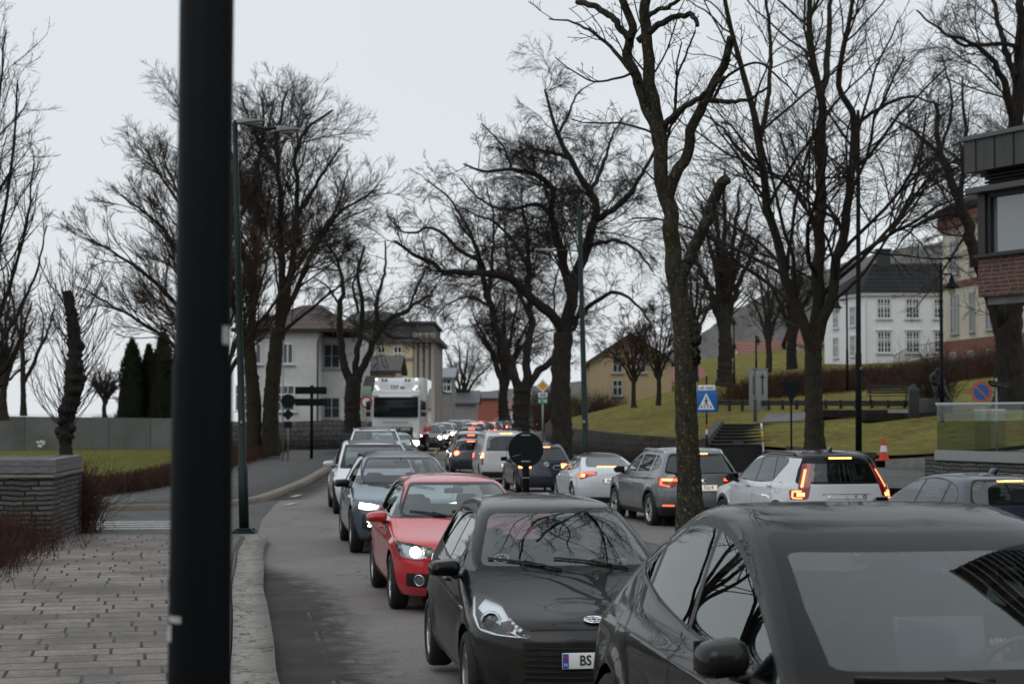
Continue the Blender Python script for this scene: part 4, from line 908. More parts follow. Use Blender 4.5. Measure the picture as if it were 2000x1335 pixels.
# 3. right hand tree behind the no-parking sign
tree('thick_tree', 'thick dark tree rising behind the brick building and the no-parking sign', 58, [
    ([(1972, 800), (1971, 690), (1974, 600), (1986, 500), (1990, 400)], .46, .34),
    ([(1988, 430), (1986, 330), (1988, 240), (1992, 120), (1995, 0), (2000, -80)], .30, .10, .5),
    ([(1988, 300), (1978, 225), (1960, 160), (1930, 110), (1895, 80), (1850, 70)], .17, .04, -2),
    ([(1984, 150), (1960, 80), (1945, 20), (1920, -60)], .12, .04, 2), ([(1990, 90), (1960, 85), (1890, 90), (1840, 60), (1790, 20)], .08, .03, 1),
    ([(1968, 660), (1955, 610), (1944, 560), (1935, 500)], .22, .12, -1), ([(1990, 60), (2040, -20), (2060, -60)], .1, .05, 0)], FARL, 31, BARK_DARK)
tree('leaning_tree', 'leaning dark tree in front of the cream house, spreading over the roofs', 78, [
    ([(1968, 720), (1945, 610), (1908, 505)], .32, .28), ([(1908, 520), (1890, 440), (1874, 400), (1852, 335), (1833, 284), (1826, 200)], .30, .08, -1),
    ([(1856, 345), (1830, 300), (1790, 260), (1740, 230)], .12, .04, 1), ([(1880, 420), (1840, 420), (1790, 440), (1745, 490)], .12, .03, -2), ([(1876, 400), (1880, 330), (1885, 250), (1880, 150)], .14, .04, 1),
    ([(1840, 300), (1800, 330), (1760, 380), (1730, 440)], .09, .03, 2), ([(1890, 450), (1860, 500), (1820, 560), (1790, 600)], .06, .02, -2), ([(1840, 290), (1860, 200), (1840, 110)], .08, .03, 0)], FARL, 37, BARK_DARK)
# 4. two big old trees on the right pavement
DROOP = [lvl(18, .38, (30, 75), .18, .02, K=8, rmin=.014, rr=.45, t0=.08, up=.3), lvl(6, .58, (25, 55), .16, -.01, K=6, rmin=.011, shrink=.4), lvl(7, .60, (20, 50), .14, -.05, K=5, rmin=.0078, shrink=.35), lvl(2, .66, (15, 45), .12, -.08, K=3, rmin=.0062, shrink=.3)]
tree('spreading_tree', 'old spreading tree with a thick straight bole beside the green lamp post', 76, [
    ([(1098, 930), (1097, 830), (1095, 740), (1101, 650)], .46, .40),
    ([(1103, 665), (1120, 565), (1140, 490), (1160, 432), (1166, 405), (1152, 372), (1133, 345), (1108, 296), (1090, 258), (1075, 215), (1064, 175)], .30, .05, 1.5),
    ([(1164, 428), (1180, 420), (1204, 402), (1226, 384), (1252, 342), (1275, 300), (1290, 250)], .15, .04, -2.5),
    ([(1118, 580), (1097, 490), (1079, 440), (1075, 400), (1084, 372), (1056, 345), (1002, 331), (945, 336), (905, 320)], .22, .04, -2),
    ([(1100, 650), (1078, 615), (1042, 585), (993, 543), (951, 529), (877, 533), (846, 515), (805, 500), (770, 470)], .24, .05, -3.5),
    ([(1152, 372), (1175, 330), (1190, 280), (1215, 230)], .10, .03, 2), ([(1115, 310), (1085, 300), (1030, 290), (990, 320)], .09, .03, 1.5), ([(1090, 262), (1110, 225), (1130, 180), (1165, 160)], .07, .02, 0),
    ([(1108, 640), (1150, 600), (1200, 570), (1250, 600), (1275, 640)], .12, .03, -3), ([(1145, 480), (1200, 470), (1245, 490), (1275, 530)], .10, .03, -2), ([(1078, 420), (1050, 400), (990, 410), (940, 390), (900, 350)], .10, .03, 2),
    ([(1000, 332), (985, 290), (960, 260), (940, 240)], .06, .02, 0), ([(947, 528), (930, 480), (900, 440), (880, 400)], .08, .02, -3)], DROOP, 41, BARK_DARK)
tree('low_forked_tree', 'old tree forking low on the kerb behind the white van', 88, [
    ([(1017, 860), (1018, 800), (1021, 745)], .43, .42),
    ([(1014, 765), (996, 705), (976, 655), (959, 600), (946, 555), (936, 520)], .25, .12, .5),
    ([(944, 550), (942, 516), (895, 488), (867, 460), (842, 446), (798, 457), (755, 418)], .13, .03, -2),
    ([(938, 525), (925, 470), (900, 420), (870, 380), (830, 350)], .11, .03, 2), ([(1026, 755), (1032, 680), (1036, 600), (1031, 540), (1030, 470), (1020, 400)], .22, .07, 1),
    ([(1030, 755), (1054, 722), (1080, 702), (1105, 670), (1125, 630), (1140, 580)], .20, .07, 3), ([(1032, 520), (1000, 470), (960, 430), (930, 420), (890, 400)], .10, .03, 0), ([(960, 600), (920, 580), (880, 590), (850, 620)], .08, .02, -1),
    ([(1034, 620), (1010, 560), (990, 500), (985, 430)], .1, .03, 2), ([(955, 590), (960, 520), (965, 440), (950, 360)], .1, .03, 1.5)], DROOP, 43, BARK_DARK)
# 5. knobbly tree by the villa
tree('knobbly_tree', 'knobbly cut-back tree with curving arms in front of the villa, left of the lorry', 100, [
    ([(689, 845), (688, 785), (692, 735)], .46, .44), ([(688, 750), (669, 690), (662, 620), (671, 565), (664, 520), (640, 480)], .26, .06, -1), ([(692, 745), (700, 670), (708, 600), (700, 545), (712, 480)], .2, .06, 1),
    ([(694, 750), (716, 700), (738, 650), (766, 620), (802, 600), (845, 576)], .24, .06, -2), ([(737, 650), (735, 590), (752, 535), (752, 470)], .14, .04, 1), ([(742, 645), (775, 660), (810, 660), (835, 680)], .09, .03, -2),
    ([(800, 600), (815, 560), (835, 520), (850, 480)], .08, .03, -2), ([(665, 600), (640, 560), (610, 540)], .08, .03, 1), ([(700, 610), (690, 560), (720, 500)], .09, .03, 0)],
    [lvl(13, .5, (30, 70), .2, .02, K=7, rmin=.014, rr=.45), lvl(6, .58, (30, 60), .18, -.02, K=6, rmin=.011), lvl(6, .62, (25, 50), .15, -.05, K=4, rmin=.0085)], 47, BARK_DARK)
# 6. the big pair on the left
BIG = [lvl(22, .40, (25, 60), .13, .05, K=8, rmin=.014, rr=.45, t0=.10, up=.4), lvl(7, .58, (25, 50), .13, .04, K=6, rmin=.011, shrink=.4), lvl(7, .60, (20, 45), .12, .03, K=5, rmin=.0078, shrink=.35), lvl(2, .64, (15, 40), .10, .03, K=3, rmin=.0062, shrink=.3)]
tree('domed_tree', 'huge domed bare tree with two mossy stems behind the dark foreground pole', 86, [
    ([(527, 890), (530, 780), (538, 690), (545, 640)], .40, .34), ([(495, 895), (496, 800), (490, 720), (484, 660)], .38, .3),
    ([(546, 650), (550, 540), (548, 420), (546, 315), (542, 250), (562, 175)], .22, .05, 1), ([(548, 640), (572, 500), (582, 400), (575, 310), (598, 255), (650, 215)], .2, .05, -2), ([(487, 670), (498, 500), (500, 390), (504, 315), (515, 260), (510, 190)], .22, .05, 2),
    ([(545, 650), (600, 520), (650, 430), (700, 390), (735, 370)], .16, .04, -3), ([(582, 420), (630, 340), (670, 280)], .12, .03, 0), ([(550, 560), (615, 470), (660, 400), (680, 330)], .12, .03, 3), ([(500, 560), (440, 400), (400, 300), (372, 235), (340, 195)], .18, .04, 2),
    ([(486, 680), (440, 560), (390, 450), (330, 370), (285, 290)], .17, .04, -1), ([(500, 420), (450, 300), (420, 230), (430, 180)], .12, .04, 0), ([(545, 340), (500, 260), (470, 190)], .09, .03, 2), ([(540, 660), (610, 600), (660, 560), (720, 520)], .1, .03, -2)],
    BIG, 53, BARK_MID, TWIG, trunkn=2)
tree('fanning_tree', 'bushy brown tree fanning out low behind the pole, left of the domed tree', 78, [
    ([(440, 890), (430, 800), (420, 720)], .30, .26), ([(425, 760), (390, 660), (330, 580), (250, 510), (170, 465)], .16, .04, 0), ([(422, 740), (400, 620), (360, 510), (300, 430), (235, 380)], .16, .04, -1), ([(420, 730), (410, 600), (390, 480), (350, 380), (320, 320)], .15, .04, 1),
    ([(425, 740), (440, 600), (450, 480), (440, 380)], .14, .04, 2), ([(424, 770), (370, 700), (290, 640), (210, 590), (150, 560)], .13, .03, -1), ([(430, 740), (480, 620), (520, 520), (530, 430)], .12, .03, -1), ([(430, 760), (500, 640), (560, 560), (610, 500)], .12, .03, 1)],
    [lvl(26, .44, (15, 45), .11, .05, K=8, rmin=.013, rr=.45, t0=.08, up=.3), lvl(9, .58, (15, 45), .12, .05, K=6, rmin=.010), lvl(9, .62, (15, 40), .12, .05, K=4, rmin=.0078)], 59, BARK_MID, TWIG_B)
# 7. left edge
tree('edge_tree', 'slender many-stemmed tree cut by the left edge of the picture', 46, [
    ([(-70, 900), (-66, 780), (-60, 680)], .22, .17), ([(-62, 700), (-40, 520), (-18, 330), (0, 180), (12, 60)], .08, .02, 0), ([(-60, 720), (-20, 560), (10, 400), (28, 270), (34, 160)], .075, .02, -1), ([(-60, 740), (0, 620), (36, 500), (58, 400), (66, 320)], .075, .018, 1),
    ([(-62, 760), (-10, 690), (40, 600), (75, 520), (92, 440)], .07, .016, 0), ([(-60, 770), (0, 730), (40, 660), (62, 590)], .08, .02, -1), ([(-70, 760), (-60, 500), (-50, 250), (-40, 0)], .12, .04, 1), ([(-60, 800), (-20, 770), (30, 730), (60, 700)], .06, .02, .6)],
    [lvl(13, .36, (12, 40), .12, .04, K=8, rmin=.009, rr=.45, t0=.12), lvl(7, .54, (15, 45), .14, .03, K=6, rmin=.006), lvl(5, .55, (15, 45), .15, .02, K=5, rmin=.0045)], 61, BARK_DARK)
tree('slim_tree', 'slim pale-barked tree before the boundary wall at far left', 92, [
    ([(46, 812), (45, 740), (44, 680)], .15, .12), ([(44, 690), (30, 620), (20, 560), (10, 500)], .1, .03, 0), ([(46, 700), (42, 620), (50, 560)], .1, .03, 1), ([(48, 745), (75, 690), (95, 640), (108, 590)], .12, .03, -1), ([(80, 680), (85, 630), (75, 580)], .06, .02, 0)],
    [lvl(12, .45, (20, 55), .2, .03, K=7, rmin=.014, rr=.5), lvl(6, .45, K=5, rmin=.010), lvl(4, .5, K=4, rmin=.008)], 67, BARK_DARK)
# 8. background trees
def easy(px, pyb, pyt, spread, n, rng, r):
    h = pyb - pyt; fork = pyb - h * .28; L = [([(px, pyb + 6), (px + rng.uniform(-3, 3), (pyb + fork) / 2), (px, fork)], r, r * .8)]
    for i in range(n):
        u = (i / (n - 1) * 2 - 1) if n > 1 else 0; ex = px + u * spread * rng.uniform(.8, 1.1); ey = pyt + h * .30 * abs(u) ** 1.5 * rng.uniform(.7, 1.3)
        L.append(([(px, fork + h * .06), (px + (ex - px) * .35, fork - (fork - ey) * .40), (px + (ex - px) * .7, fork - (fork - ey) * .72), (ex, ey)], r * .55, r * .12, rng.uniform(-1, 1) * spread * .02))
    return L
rg = np.random.default_rng(5)
BGL = [lvl(14, .46, (20, 60), .14, .04, K=7, rmin=.016, rr=.42, t0=.12), lvl(6, .58, (20, 50), .13, .03, K=5, rmin=.0125, shrink=.4), lvl(6, .62, (15, 45), .12, .01, K=4, rmin=.0098, shrink=.35)]
for (nm, lb, px, pyb, pyt, spd, n, Y, r, bk, tw) in (
    ('ivy_tree', 'ivy-clad thick tree behind the crossing sign, dark against the ridge', 1415, 748, 330, 85, 7, 112, .50, BARK_DARK, TWIG),
    ('slender_tree', 'slender tree between the ivy-clad tree and the monument', 1500, 735, 470, 50, 5, 135, .26, BARK_DARK, TWIG),
    ('grove_tree', 'bare grove tree beside the white weatherboard house, under the ridge', 1548, 730, 440, 60, 5, 140, .45, BARK_DARK, TWIG),
    ('lawn_tree', 'small vase-shaped tree on the lawn crest, left of the pair by the yellow house', 1238, 790, 610, 62, 6, 108, .15, BARK_DARK, TWIG_B),
    ('lawn_tree', 'small vase-shaped tree on the lawn crest, right of the pair by the yellow house', 1286, 786, 590, 55, 6, 112, .16, BARK_DARK, TWIG_B),
    ('street_tree', 'hazy tree far down the street between the lorry and the old trees', 905, 815, 660, 60, 6, 220, .4, BARK_DARK, TWIG),
    ('street_tree', 'hazy tall tree filling the gap behind the low forked tree', 985, 815, 560, 85, 7, 165, .5, BARK_DARK, TWIG),
    ('coast_tree', 'round bare shrub tree above the boundary wall beside the conifers', 205, 812, 715, 40, 7, 130, .18, BARK_DARK, TWIG_B),
    ('edge_thicket_tree', 'twiggy tree low at the left edge behind the slim tree', 8, 815, 560, 60, 6, 100, .25, BARK_DARK, TWIG),
    ('ridge_tree', 'bare tree on the slope just left of the mossy trunk top', 1355, 740, 470, 60, 6, 150, .35, BARK_DARK, TWIG)):
    tree(nm, lb, Y, easy(px, pyb, pyt, spd, n, rg, r), BGL, int(px), bk, tw)

for x, y, h, sd, lb in ((-18.3, 47, 17, 91, 'bare tree left outside the picture, mirrored in the black crossover, farther one'), (-15.4, 37, 15, 92, 'bare tree left outside the picture, mirrored in the black crossover, nearer one')):
    u = 1000 + x / y * FPX; k = FPX / y; base = YH + 2.2 * k; tp = base - h * k
    tree('street_tree', lb, y, easy(u, base, tp, 3.6 * k, 6, rg, .15), [lvl(12, .42, (20, 60), .15, .04, K=7, rmin=.016, rr=.45, t0=.12), lvl(5, .5, (20, 55), .16, .02, K=5, rmin=.010), lvl(4, .5, K=4, rmin=.007)], sd, BARK_DARK)
# pollard stump with knuckles and water shoots
def pollard():
    Y = 37.0; rng = np.random.default_rng(3)
    ax = [(130, 905), (128, 860), (130, 815), (142, 770), (146, 720), (146, 670), (142, 630), (136, 595), (131, 568)]
    W3 = np.array([at(px, py, Y)[:] for px, py in ax]); P, L = resample(W3, 60); O = P[0].copy(); r = np.interp(np.linspace(0, 1, 60), [0, .1, .3, .5, .75, 1], [.15, .14, .17, .19, .13, .085])
    root = empty('pollard_trunk', tuple(O)); tag(root, 'knobbly leafless pollard stump with thin upright shoots behind the planter', 'tree')
    V, Q = tubes(P[None], (r * (1 + .10 * rng.normal(size=60)))[None], 14); b = MB(); b.add(V - O, Q.tolist(), 0, True)
    for i in range(46):
        k = rng.integers(8, 59); a = rng.uniform(0, 6.28); c = P[k] + np.array([math.cos(a), math.sin(a), 0]) * r[k] * .85 - O; s = rng.uniform(.05, .11) * (r[k] / .15)
        b.lathe([(0, -s), (s * .7, -s * .7), (s, 0), (s * .75, s * .65), (0, s * .9)], 8, Matrix.Translation(c) @ Matrix.Rotation(rng.uniform(0, 3), 4, 'X') @ Matrix.Diagonal((1, rng.uniform(.7, 1.2), 1, 1)))
    b.build('trunk', BARK_DARK, root)
    N = 130; k = rng.integers(12, 58, N); a = rng.uniform(0, 6.28, N); S0 = P[k] + np.stack([np.cos(a), np.sin(a), 0 * a], 1) * (r[k] * .9)[:, None] - O; D = np.stack([np.cos(a) * .8, np.sin(a) * .8, np.full(N, .55)], 1); K = 8; out = np.empty((N, K, 3)); out[:, 0] = S0; ln = rng.uniform(.5, 1.5, N)
    for j in range(1, K):
        D = D + rng.normal(size=(N, 3)) * .08; D[:, 2] += .22; D /= np.linalg.norm(D, axis=1, keepdims=True); out[:, j] = out[:, j - 1] + D * (ln / (K - 1))[:, None]
    R0 = np.linspace(.009, .004, K)[None].repeat(N, 0); c = spawn(out, R0, ln, 4, rng, t0=.2, ratio=.5, ang=(15, 40), wob=.1, trop=.1, K=5, rmin=.004)
    v1, q1 = tubes(out, R0, 4); v2, q2 = tubes(c[0], c[1], 3); link('shoots', npmesh('shoots', np.concatenate([v1, v2]), np.concatenate([q1, q2 + len(v1)]), TWIG), root)
pollard()

# columnar conifers beyond the wall
def conifer(px0, px1, pyt, Y, label, seed):
    rng = np.random.default_rng(seed); cx = (px0 + px1) / 2; top = at(cx, pyt, Y); r = (px1 - px0) / 2 * Y / FPX; H = top.z + .6
    root = empty('columnar_conifer', (top.x, Y, -.6)); tag(root, label, 'tree', 'columnar conifers beyond the boundary wall')
    b = MB(); b.tube([(0, 0, 0), (0, 0, H * .9)], [.15, .03], 6); b.build('trunk', BARK_DARK, root)
    N = 5200; h = rng.random(N) ** 1.1; a = rng.uniform(0, 6.283, N); env = r * (1.45 - .55 * h) * np.minimum(1, (1 - h) * 2.6) ** .6 * (.82 + .18 * np.sin(h * 9)) * (1 + .12 * np.sin(a * 3 + h * 14)); rad = env * (1 - .25 * rng.random(N) ** 2)
    C = np.stack([np.cos(a) * rad, np.sin(a) * rad, h * H], 1); s = rng.uniform(.10, .24, N); tang = np.stack([-np.sin(a), np.cos(a), 0 * a], 1) + rng.normal(size=(N, 3)) * .3; upv = np.stack([np.cos(a) * .35, np.sin(a) * .35, np.ones(N)], 1) + rng.normal(size=(N, 3)) * .2
    w = tang * (s * .35)[:, None]; u = upv * (s * 1.3)[:, None]
    V = np.stack([C - w, C + w, C + u], 1).reshape(-1, 3); Q = np.arange(N * 3).reshape(-1, 3)
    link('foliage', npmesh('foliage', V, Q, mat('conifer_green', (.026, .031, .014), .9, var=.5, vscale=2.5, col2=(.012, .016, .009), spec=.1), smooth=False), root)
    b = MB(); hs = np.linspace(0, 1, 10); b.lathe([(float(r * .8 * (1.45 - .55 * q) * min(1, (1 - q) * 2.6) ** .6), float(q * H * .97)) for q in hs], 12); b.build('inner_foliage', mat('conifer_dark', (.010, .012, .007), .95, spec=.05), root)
for i, (a, b_, t, Y, lb) in enumerate(((230, 286, 667, 108, 'tall dark columnar conifer, leftmost of the row beyond the wall'), (270, 312, 678, 109, 'narrow dark columnar conifer, middle of the row beyond the wall'), (292, 345, 654, 108, 'tallest dark columnar conifer, next to the foreground pole'), (330, 372, 668, 109, 'dark columnar conifer half hidden behind the foreground pole'))): conifer(a, b_, t, Y, lb, 70 + i)

# reddish twig hedges
HEDGE = mat('red_twigs', (.095, .048, .036), .9, var=.6, vscale=3, col2=(.045, .026, .020), spec=.15)
HEDGE2 = mat('rust_twigs', (.082, .046, .034), .9, var=.6, vscale=.6, col2=(.050, .030, .023), spec=.1)
def hedge(name, label, line, width, height, n, m, zf, r=.006, sub=4, wob=.16, seed=1, lean=.35, cat='hedge'):
    rng = np.random.default_rng(seed); L = smoothline(line, .3); k = rng.integers(0, len(L), n); O = np.empty((n, 3)); off = rng.normal(size=(n, 2)) * width / 3.2; O[:, :2] = L[k] + off
    O[:, 2] = [zf(x, y) for x, y in O[:, :2]]; base = O[0].copy(); D = rng.normal(size=(n, 3)) * lean; D[:, 2] = 1; K = 6; out = np.empty((n, K, 3)); out[:, 0] = O; ln = height * rng.uniform(.45, 1.1, n) * (1 - .35 * np.minimum(1, np.linalg.norm(off, axis=1) / width))
    for j in range(1, K):
        D = D / np.linalg.norm(D, axis=1, keepdims=True) + rng.normal(size=(n, 3)) * wob; D[:, 2] += .05; out[:, j] = out[:, j - 1] + D / np.linalg.norm(D, axis=1, keepdims=True) * (ln / (K - 1))[:, None]
    R0 = np.linspace(r, r * .6, K)[None].repeat(n, 0); c = spawn(out, R0, ln, sub, rng, t0=.15, ratio=.55, ang=(20, 60), wob=.2, trop=.04, K=4, rmin=r * .6)
    v1, q1 = tubes(out, R0, 3); v2, q2 = tubes(c[0], c[1], 3); root = empty(name, tuple(base)); tag(root, label, cat)
    link('twigs', npmesh('twigs', np.concatenate([v1, v2]) - base, np.concatenate([q1, q2 + len(v1)]), m), root); return root
hedge('red_twig_hedge', 'low red-twig hedge at the foot of the planter beside the slab pavement', [(-7.5, 16), (-7.3, 20), (-7.6, 24), (-8.0, 28.6)], 1.3, .72, 4600, HEDGE, lambda x, y: .05, .005, 4, seed=2)
hedge('red_twig_bush', 'red-twig bush growing against the far side of the stone planter', [(-8.2, 32.6), (-8.4, 34.0), (-8.8, 35.2)], .8, 1.35, 900, HEDGE, lambda x, y: .0, .006, 5, seed=3, cat='shrub')
hedge('red_twig_hedge', 'low red-twig hedge along the kerb in front of the left lawn', [(-14.5, 46.2), (-12.4, 46.3), (-11.0, 46.8), (-10.6, 49), (-10.5, 53), (-10.9, 58)], .8, .58, 4200, HEDGE, lambda x, y: .1, .007, 4, seed=4)
hedge('red_twig_hedge', 'long red-twig hedge below the domed tree beside the far pavement', [(-11.3, 64), (-11.9, 76), (-12.6, 88), (-13.3, 100)], 1.2, .75, 3600, HEDGE, lambda x, y: .1, .009, 4, seed=5)
hedge('rust_hedge', 'broad rust-brown shrub bank on the park slope below the white house', [(15.5, 116), (19, 116), (23, 114), (27, 113), (30.5, 114)], 5.0, 1.55, 9000, HEDGE2, lambda x, y: hpark(x, y) - .1, .013, 4, seed=6, lean=.5)
hedge('rust_hedge', 'rust-brown shrubs under the windows of the cream house', [(33, 122), (36, 112), (38, 104)], 3.0, 2.0, 2600, HEDGE2, lambda x, y: hpark(x, y) - .1, .013, 4, seed=8, lean=.5)
hedge('leafless_shrub', 'leafless upright shrub beside the heritage lamp with the near lantern', [(19.6, 84), (20.2, 84)], 1.0, 3.4, 160, TWIG_B, lambda x, y: hpark(x, y) - .1, .014, 6, seed=9, lean=.25, cat='shrub')
hedge('brown_hedge', 'brown hedge beyond the sign post with the yellow diamond', [(5.5, 135), (7.5, 140), (10, 150)], 2.5, 3.2, 1600, TWIG_B, lambda x, y: .8, .016, 5, seed=10, lean=.4)
hedge('brown_hedge', 'dull brown thicket between the old trees far down the right pavement', [(4.0, 150), (3.8, 170), (4.5, 200)], 2.0, 4.0, 1400, TWIG_B, lambda x, y: .5, .02, 5, seed=11, lean=.4)
# ------------------------------------------------------------------ car bodies: stacked plan loops, then panels cut from one skin
def fair(v, sub):
    """gaussian smoothing along the profile so that reflections run without kinks"""
    r = int(sub * 1.3); g = np.exp(-(np.arange(-r, r + 1) / (sub * .50)) ** 2 / 2); g /= g.sum()
    p = np.concatenate([2 * v[0] - v[r:0:-1], v, 2 * v[-1] - v[-2:-r - 2:-1]])
    return np.convolve(p, g, 'valid')
def loft(keys, sub=7, ncap=15, nside=24, taper=(0.10, 0.08), hook=None):
    K = np.array(keys, float); n = len(K); t = np.linspace(0, n - 1, (n - 1) * sub + 1)
    z, xf, df, nf, xr, dr, nr, w = [fair(pchip(np.arange(n), K[:, j], t), sub) for j in range(8)]
    kk = np.minimum(1, .92 * (xf - xr) / (df + dr)); df = df * kk; dr = dr * kk
    a = np.linspace(0, np.pi / 2, ncap + 1)
    rows = []
    XF, XR = K[:, 1].max(), K[:, 4].min()
    for i in range(len(t)):
        rf = (np.cos(a) ** nf[i] + np.sin(a) ** nf[i] + 1e-12) ** (-1 / nf[i])
        fx = xf[i] - df[i] + df[i] * rf * np.cos(a); fy = w[i] * rf * np.sin(a)
        s = np.linspace(0, 1, nside + 1)[1:-1]
        sx = (xf[i] - df[i]) * (1 - s) + (xr[i] + dr[i]) * s; sy = np.full_like(s, w[i])
        b = a[::-1]; rr = (np.cos(b) ** nr[i] + np.sin(b) ** nr[i] + 1e-12) ** (-1 / nr[i])
        rx = xr[i] + dr[i] - dr[i] * rr * np.cos(b); ry = w[i] * rr * np.sin(b)
        x = np.concatenate([fx, sx, rx]); y = np.concatenate([fy, sy, ry])
        T = 1 - taper[0] * np.clip(x / XF, 0, 1) ** 3 - taper[1] * np.clip(x / XR, 0, 1) ** 3
        y = y * T; y[0] = 0; y[-1] = 0
        X = np.concatenate([x, x[-2:0:-1]]); Y = np.concatenate([y, -y[-2:0:-1]])
        rows.append(np.stack([X, Y, np.full_like(X, z[i])], 1))
    V = np.array(rows)
    if hook: V = hook(V)
    return V

def profile(xF, xR, Wd, Ht, zb=0.2, zn=0.76, xn=None, zc=1.0, xc=0.95, zh=None, xh=0.25, xrb=None, zrb=1.0, zrt=None, xrt=None,
            wb=0.93, wr=0.66, dA=0.26, nA=3.2, xe=None, dn=0.6, nn=2.7, rtop=None, rear=None, drr=.42, nrr=3.2, flat=1.0):
    xn = xF - 0.16 if xn is None else xn; zh = Ht - 0.10 if zh is None else zh
    xrb = xR + 0.06 if xrb is None else xrb; zrt = Ht - 0.09 if zrt is None else zrt
    w = Wd / 2; rt = rtop or (xh * 0.4 + xrt * 0.6)
    def xr(z):
        tab = [(zb, xR + 0.12), (zb + 0.1, xR + 0.03), (0.5, xR), (0.62, xR + 0.01)]
        tab = (tab + [(zrb, xrb)]) if not rear else tab[:2] + list(rear)
        tab += [(zrt, xrt)]
        return pl(tab, z)
    def k(z, xf, df, nf, ww, dr=drr, nr=nrr, x2=None): return [z, xf, df, nf, xr(z) if x2 is None else x2, dr, nr, ww]
    zm1, zm2 = lerp(zn, zc, .35), lerp(zn, zc, .75)
    xm1, xm2 = lerp(xn, xc, .42), lerp(xn, xc, .80)
    ks = [k(zb, xF - .10, dn * .9, nn, w * .90), k(zb + .08, xF - .03, dn, nn, w * .96), k(.45, xF, dn, nn, w * .99),
          k(.60, xF - .01, dn, nn, w), k(zn - .06, xF - .05, dn, nn, w * .998), k(zn + .015, xn, dn, nn + .2, w * .99),
          k(zm1, xm1, dn * 1.05, nn + .5, w * .98), k(zm2, xm2, dn * .85, nn + .7, w * .963), k(zc, xc, dA * 1.5, nA, w * wb),
          k(lerp(zc, zh, .14), lerp(xc, xh, .14 - .012), dA * 1.1, nA, w * lerp(wb - .01, wr, .13)),
          k(lerp(zc, zh, .40), lerp(xc, xh, .40 - .035), dA, nA, w * lerp(wb - .01, wr, .39 - .03)),
          k(lerp(zc, zh, .70), lerp(xc, xh, .70 - .030), dA, nA, w * lerp(wb - .01, wr, .70 - .03)),
          k(zh, xh, dA * 1.1, nA - .2, w * wr),
          k(lerp(zh, Ht, .42), xh - .16, dA * 1.5, 2.9, w * (wr - .06 * flat), .5, 2.8, lerp(xrt, rt, .10)),
          k(lerp(zh, Ht, .75), lerp(xh - .16, rt, .3), .5, 2.6, w * (wr - .15 * flat), .55, 2.6, lerp(xrt, rt, .30)),
          k(lerp(zh, Ht, .95), lerp(xh - .16, rt, .62), .4, 2.3, w * (wr - .33 * flat), .45, 2.3, lerp(xrt, rt, .62)),
          k(Ht, rt + .15, .14, 2.1, w * .04, .14, 2.1, rt - .15)]
    return ks

def rnd(poly, r=0.04, n=4):
    out = []
    m = len(poly)
    for i, p in enumerate(poly):
        rr = p[2] if len(p) > 2 else r
        P = Vector((p[0], p[1])); A = Vector(poly[i - 1][:2]); B = Vector(poly[(i + 1) % m][:2])
        da = min(rr, (A - P).length * .48); db = min(rr, (B - P).length * .48)
        if rr <= 0: out.append((P.x, P.y)); continue
        a = P + (A - P).normalized() * da; b = P + (B - P).normalized() * db
        for j in range(n + 1):
            t = j / n; q = a * (1 - t) ** 2 + P * 2 * t * (1 - t) + b * t * t; out.append((q.x, q.y))
    return out

def cut(bm, lay, poly, U, Vv, D, rid, ymin=None, minn=0.12, rng=None):
    """cut a convex outline (u,v) out of the skin seen along D and give its faces the region id"""
    A = sum(poly[i][0] * poly[(i + 1) % len(poly)][1] - poly[(i + 1) % len(poly)][0] * poly[i][1] for i in range(len(poly)))
    if A < 0: poly = poly[::-1]
    us = [p[0] for p in poly]; vs = [p[1] for p in poly]; u0, u1, v0, v1 = min(us), max(us), min(vs), max(vs)
    cand = []
    for f in bm.faces:
        if f.normal.dot(D) < minn: continue
        if rng and not rng(f.calc_center_median()): continue
        a = [v.co.dot(U) for v in f.verts]
        if max(a) < u0 or min(a) > u1: continue
        b = [v.co.dot(Vv) for v in f.verts]
        if max(b) < v0 or min(b) > v1: continue
        cand.append(f)
    n = len(poly)
    for i in range(n):
        if not cand: return []
        p, q = poly[i], poly[(i + 1) % n]
        dx, dy = q[0] - p[0], q[1] - p[1]; L = math.hypot(dx, dy)
        if L < 1e-6: continue
        no = U * (dy / L) + Vv * (-dx / L); co = U * p[0] + Vv * p[1]
        g = set(cand)
        for f in cand: g.update(f.edges); g.update(f.verts)
        r = bmesh.ops.bisect_plane(bm, geom=list(g), dist=1e-5, plane_co=co, plane_no=no)
        cand = [f for f in r['geom'] if isinstance(f, bmesh.types.BMFace) and (f.calc_center_median() - co).dot(no) < 0]
    for f in cand: f[lay] = rid
    return cand

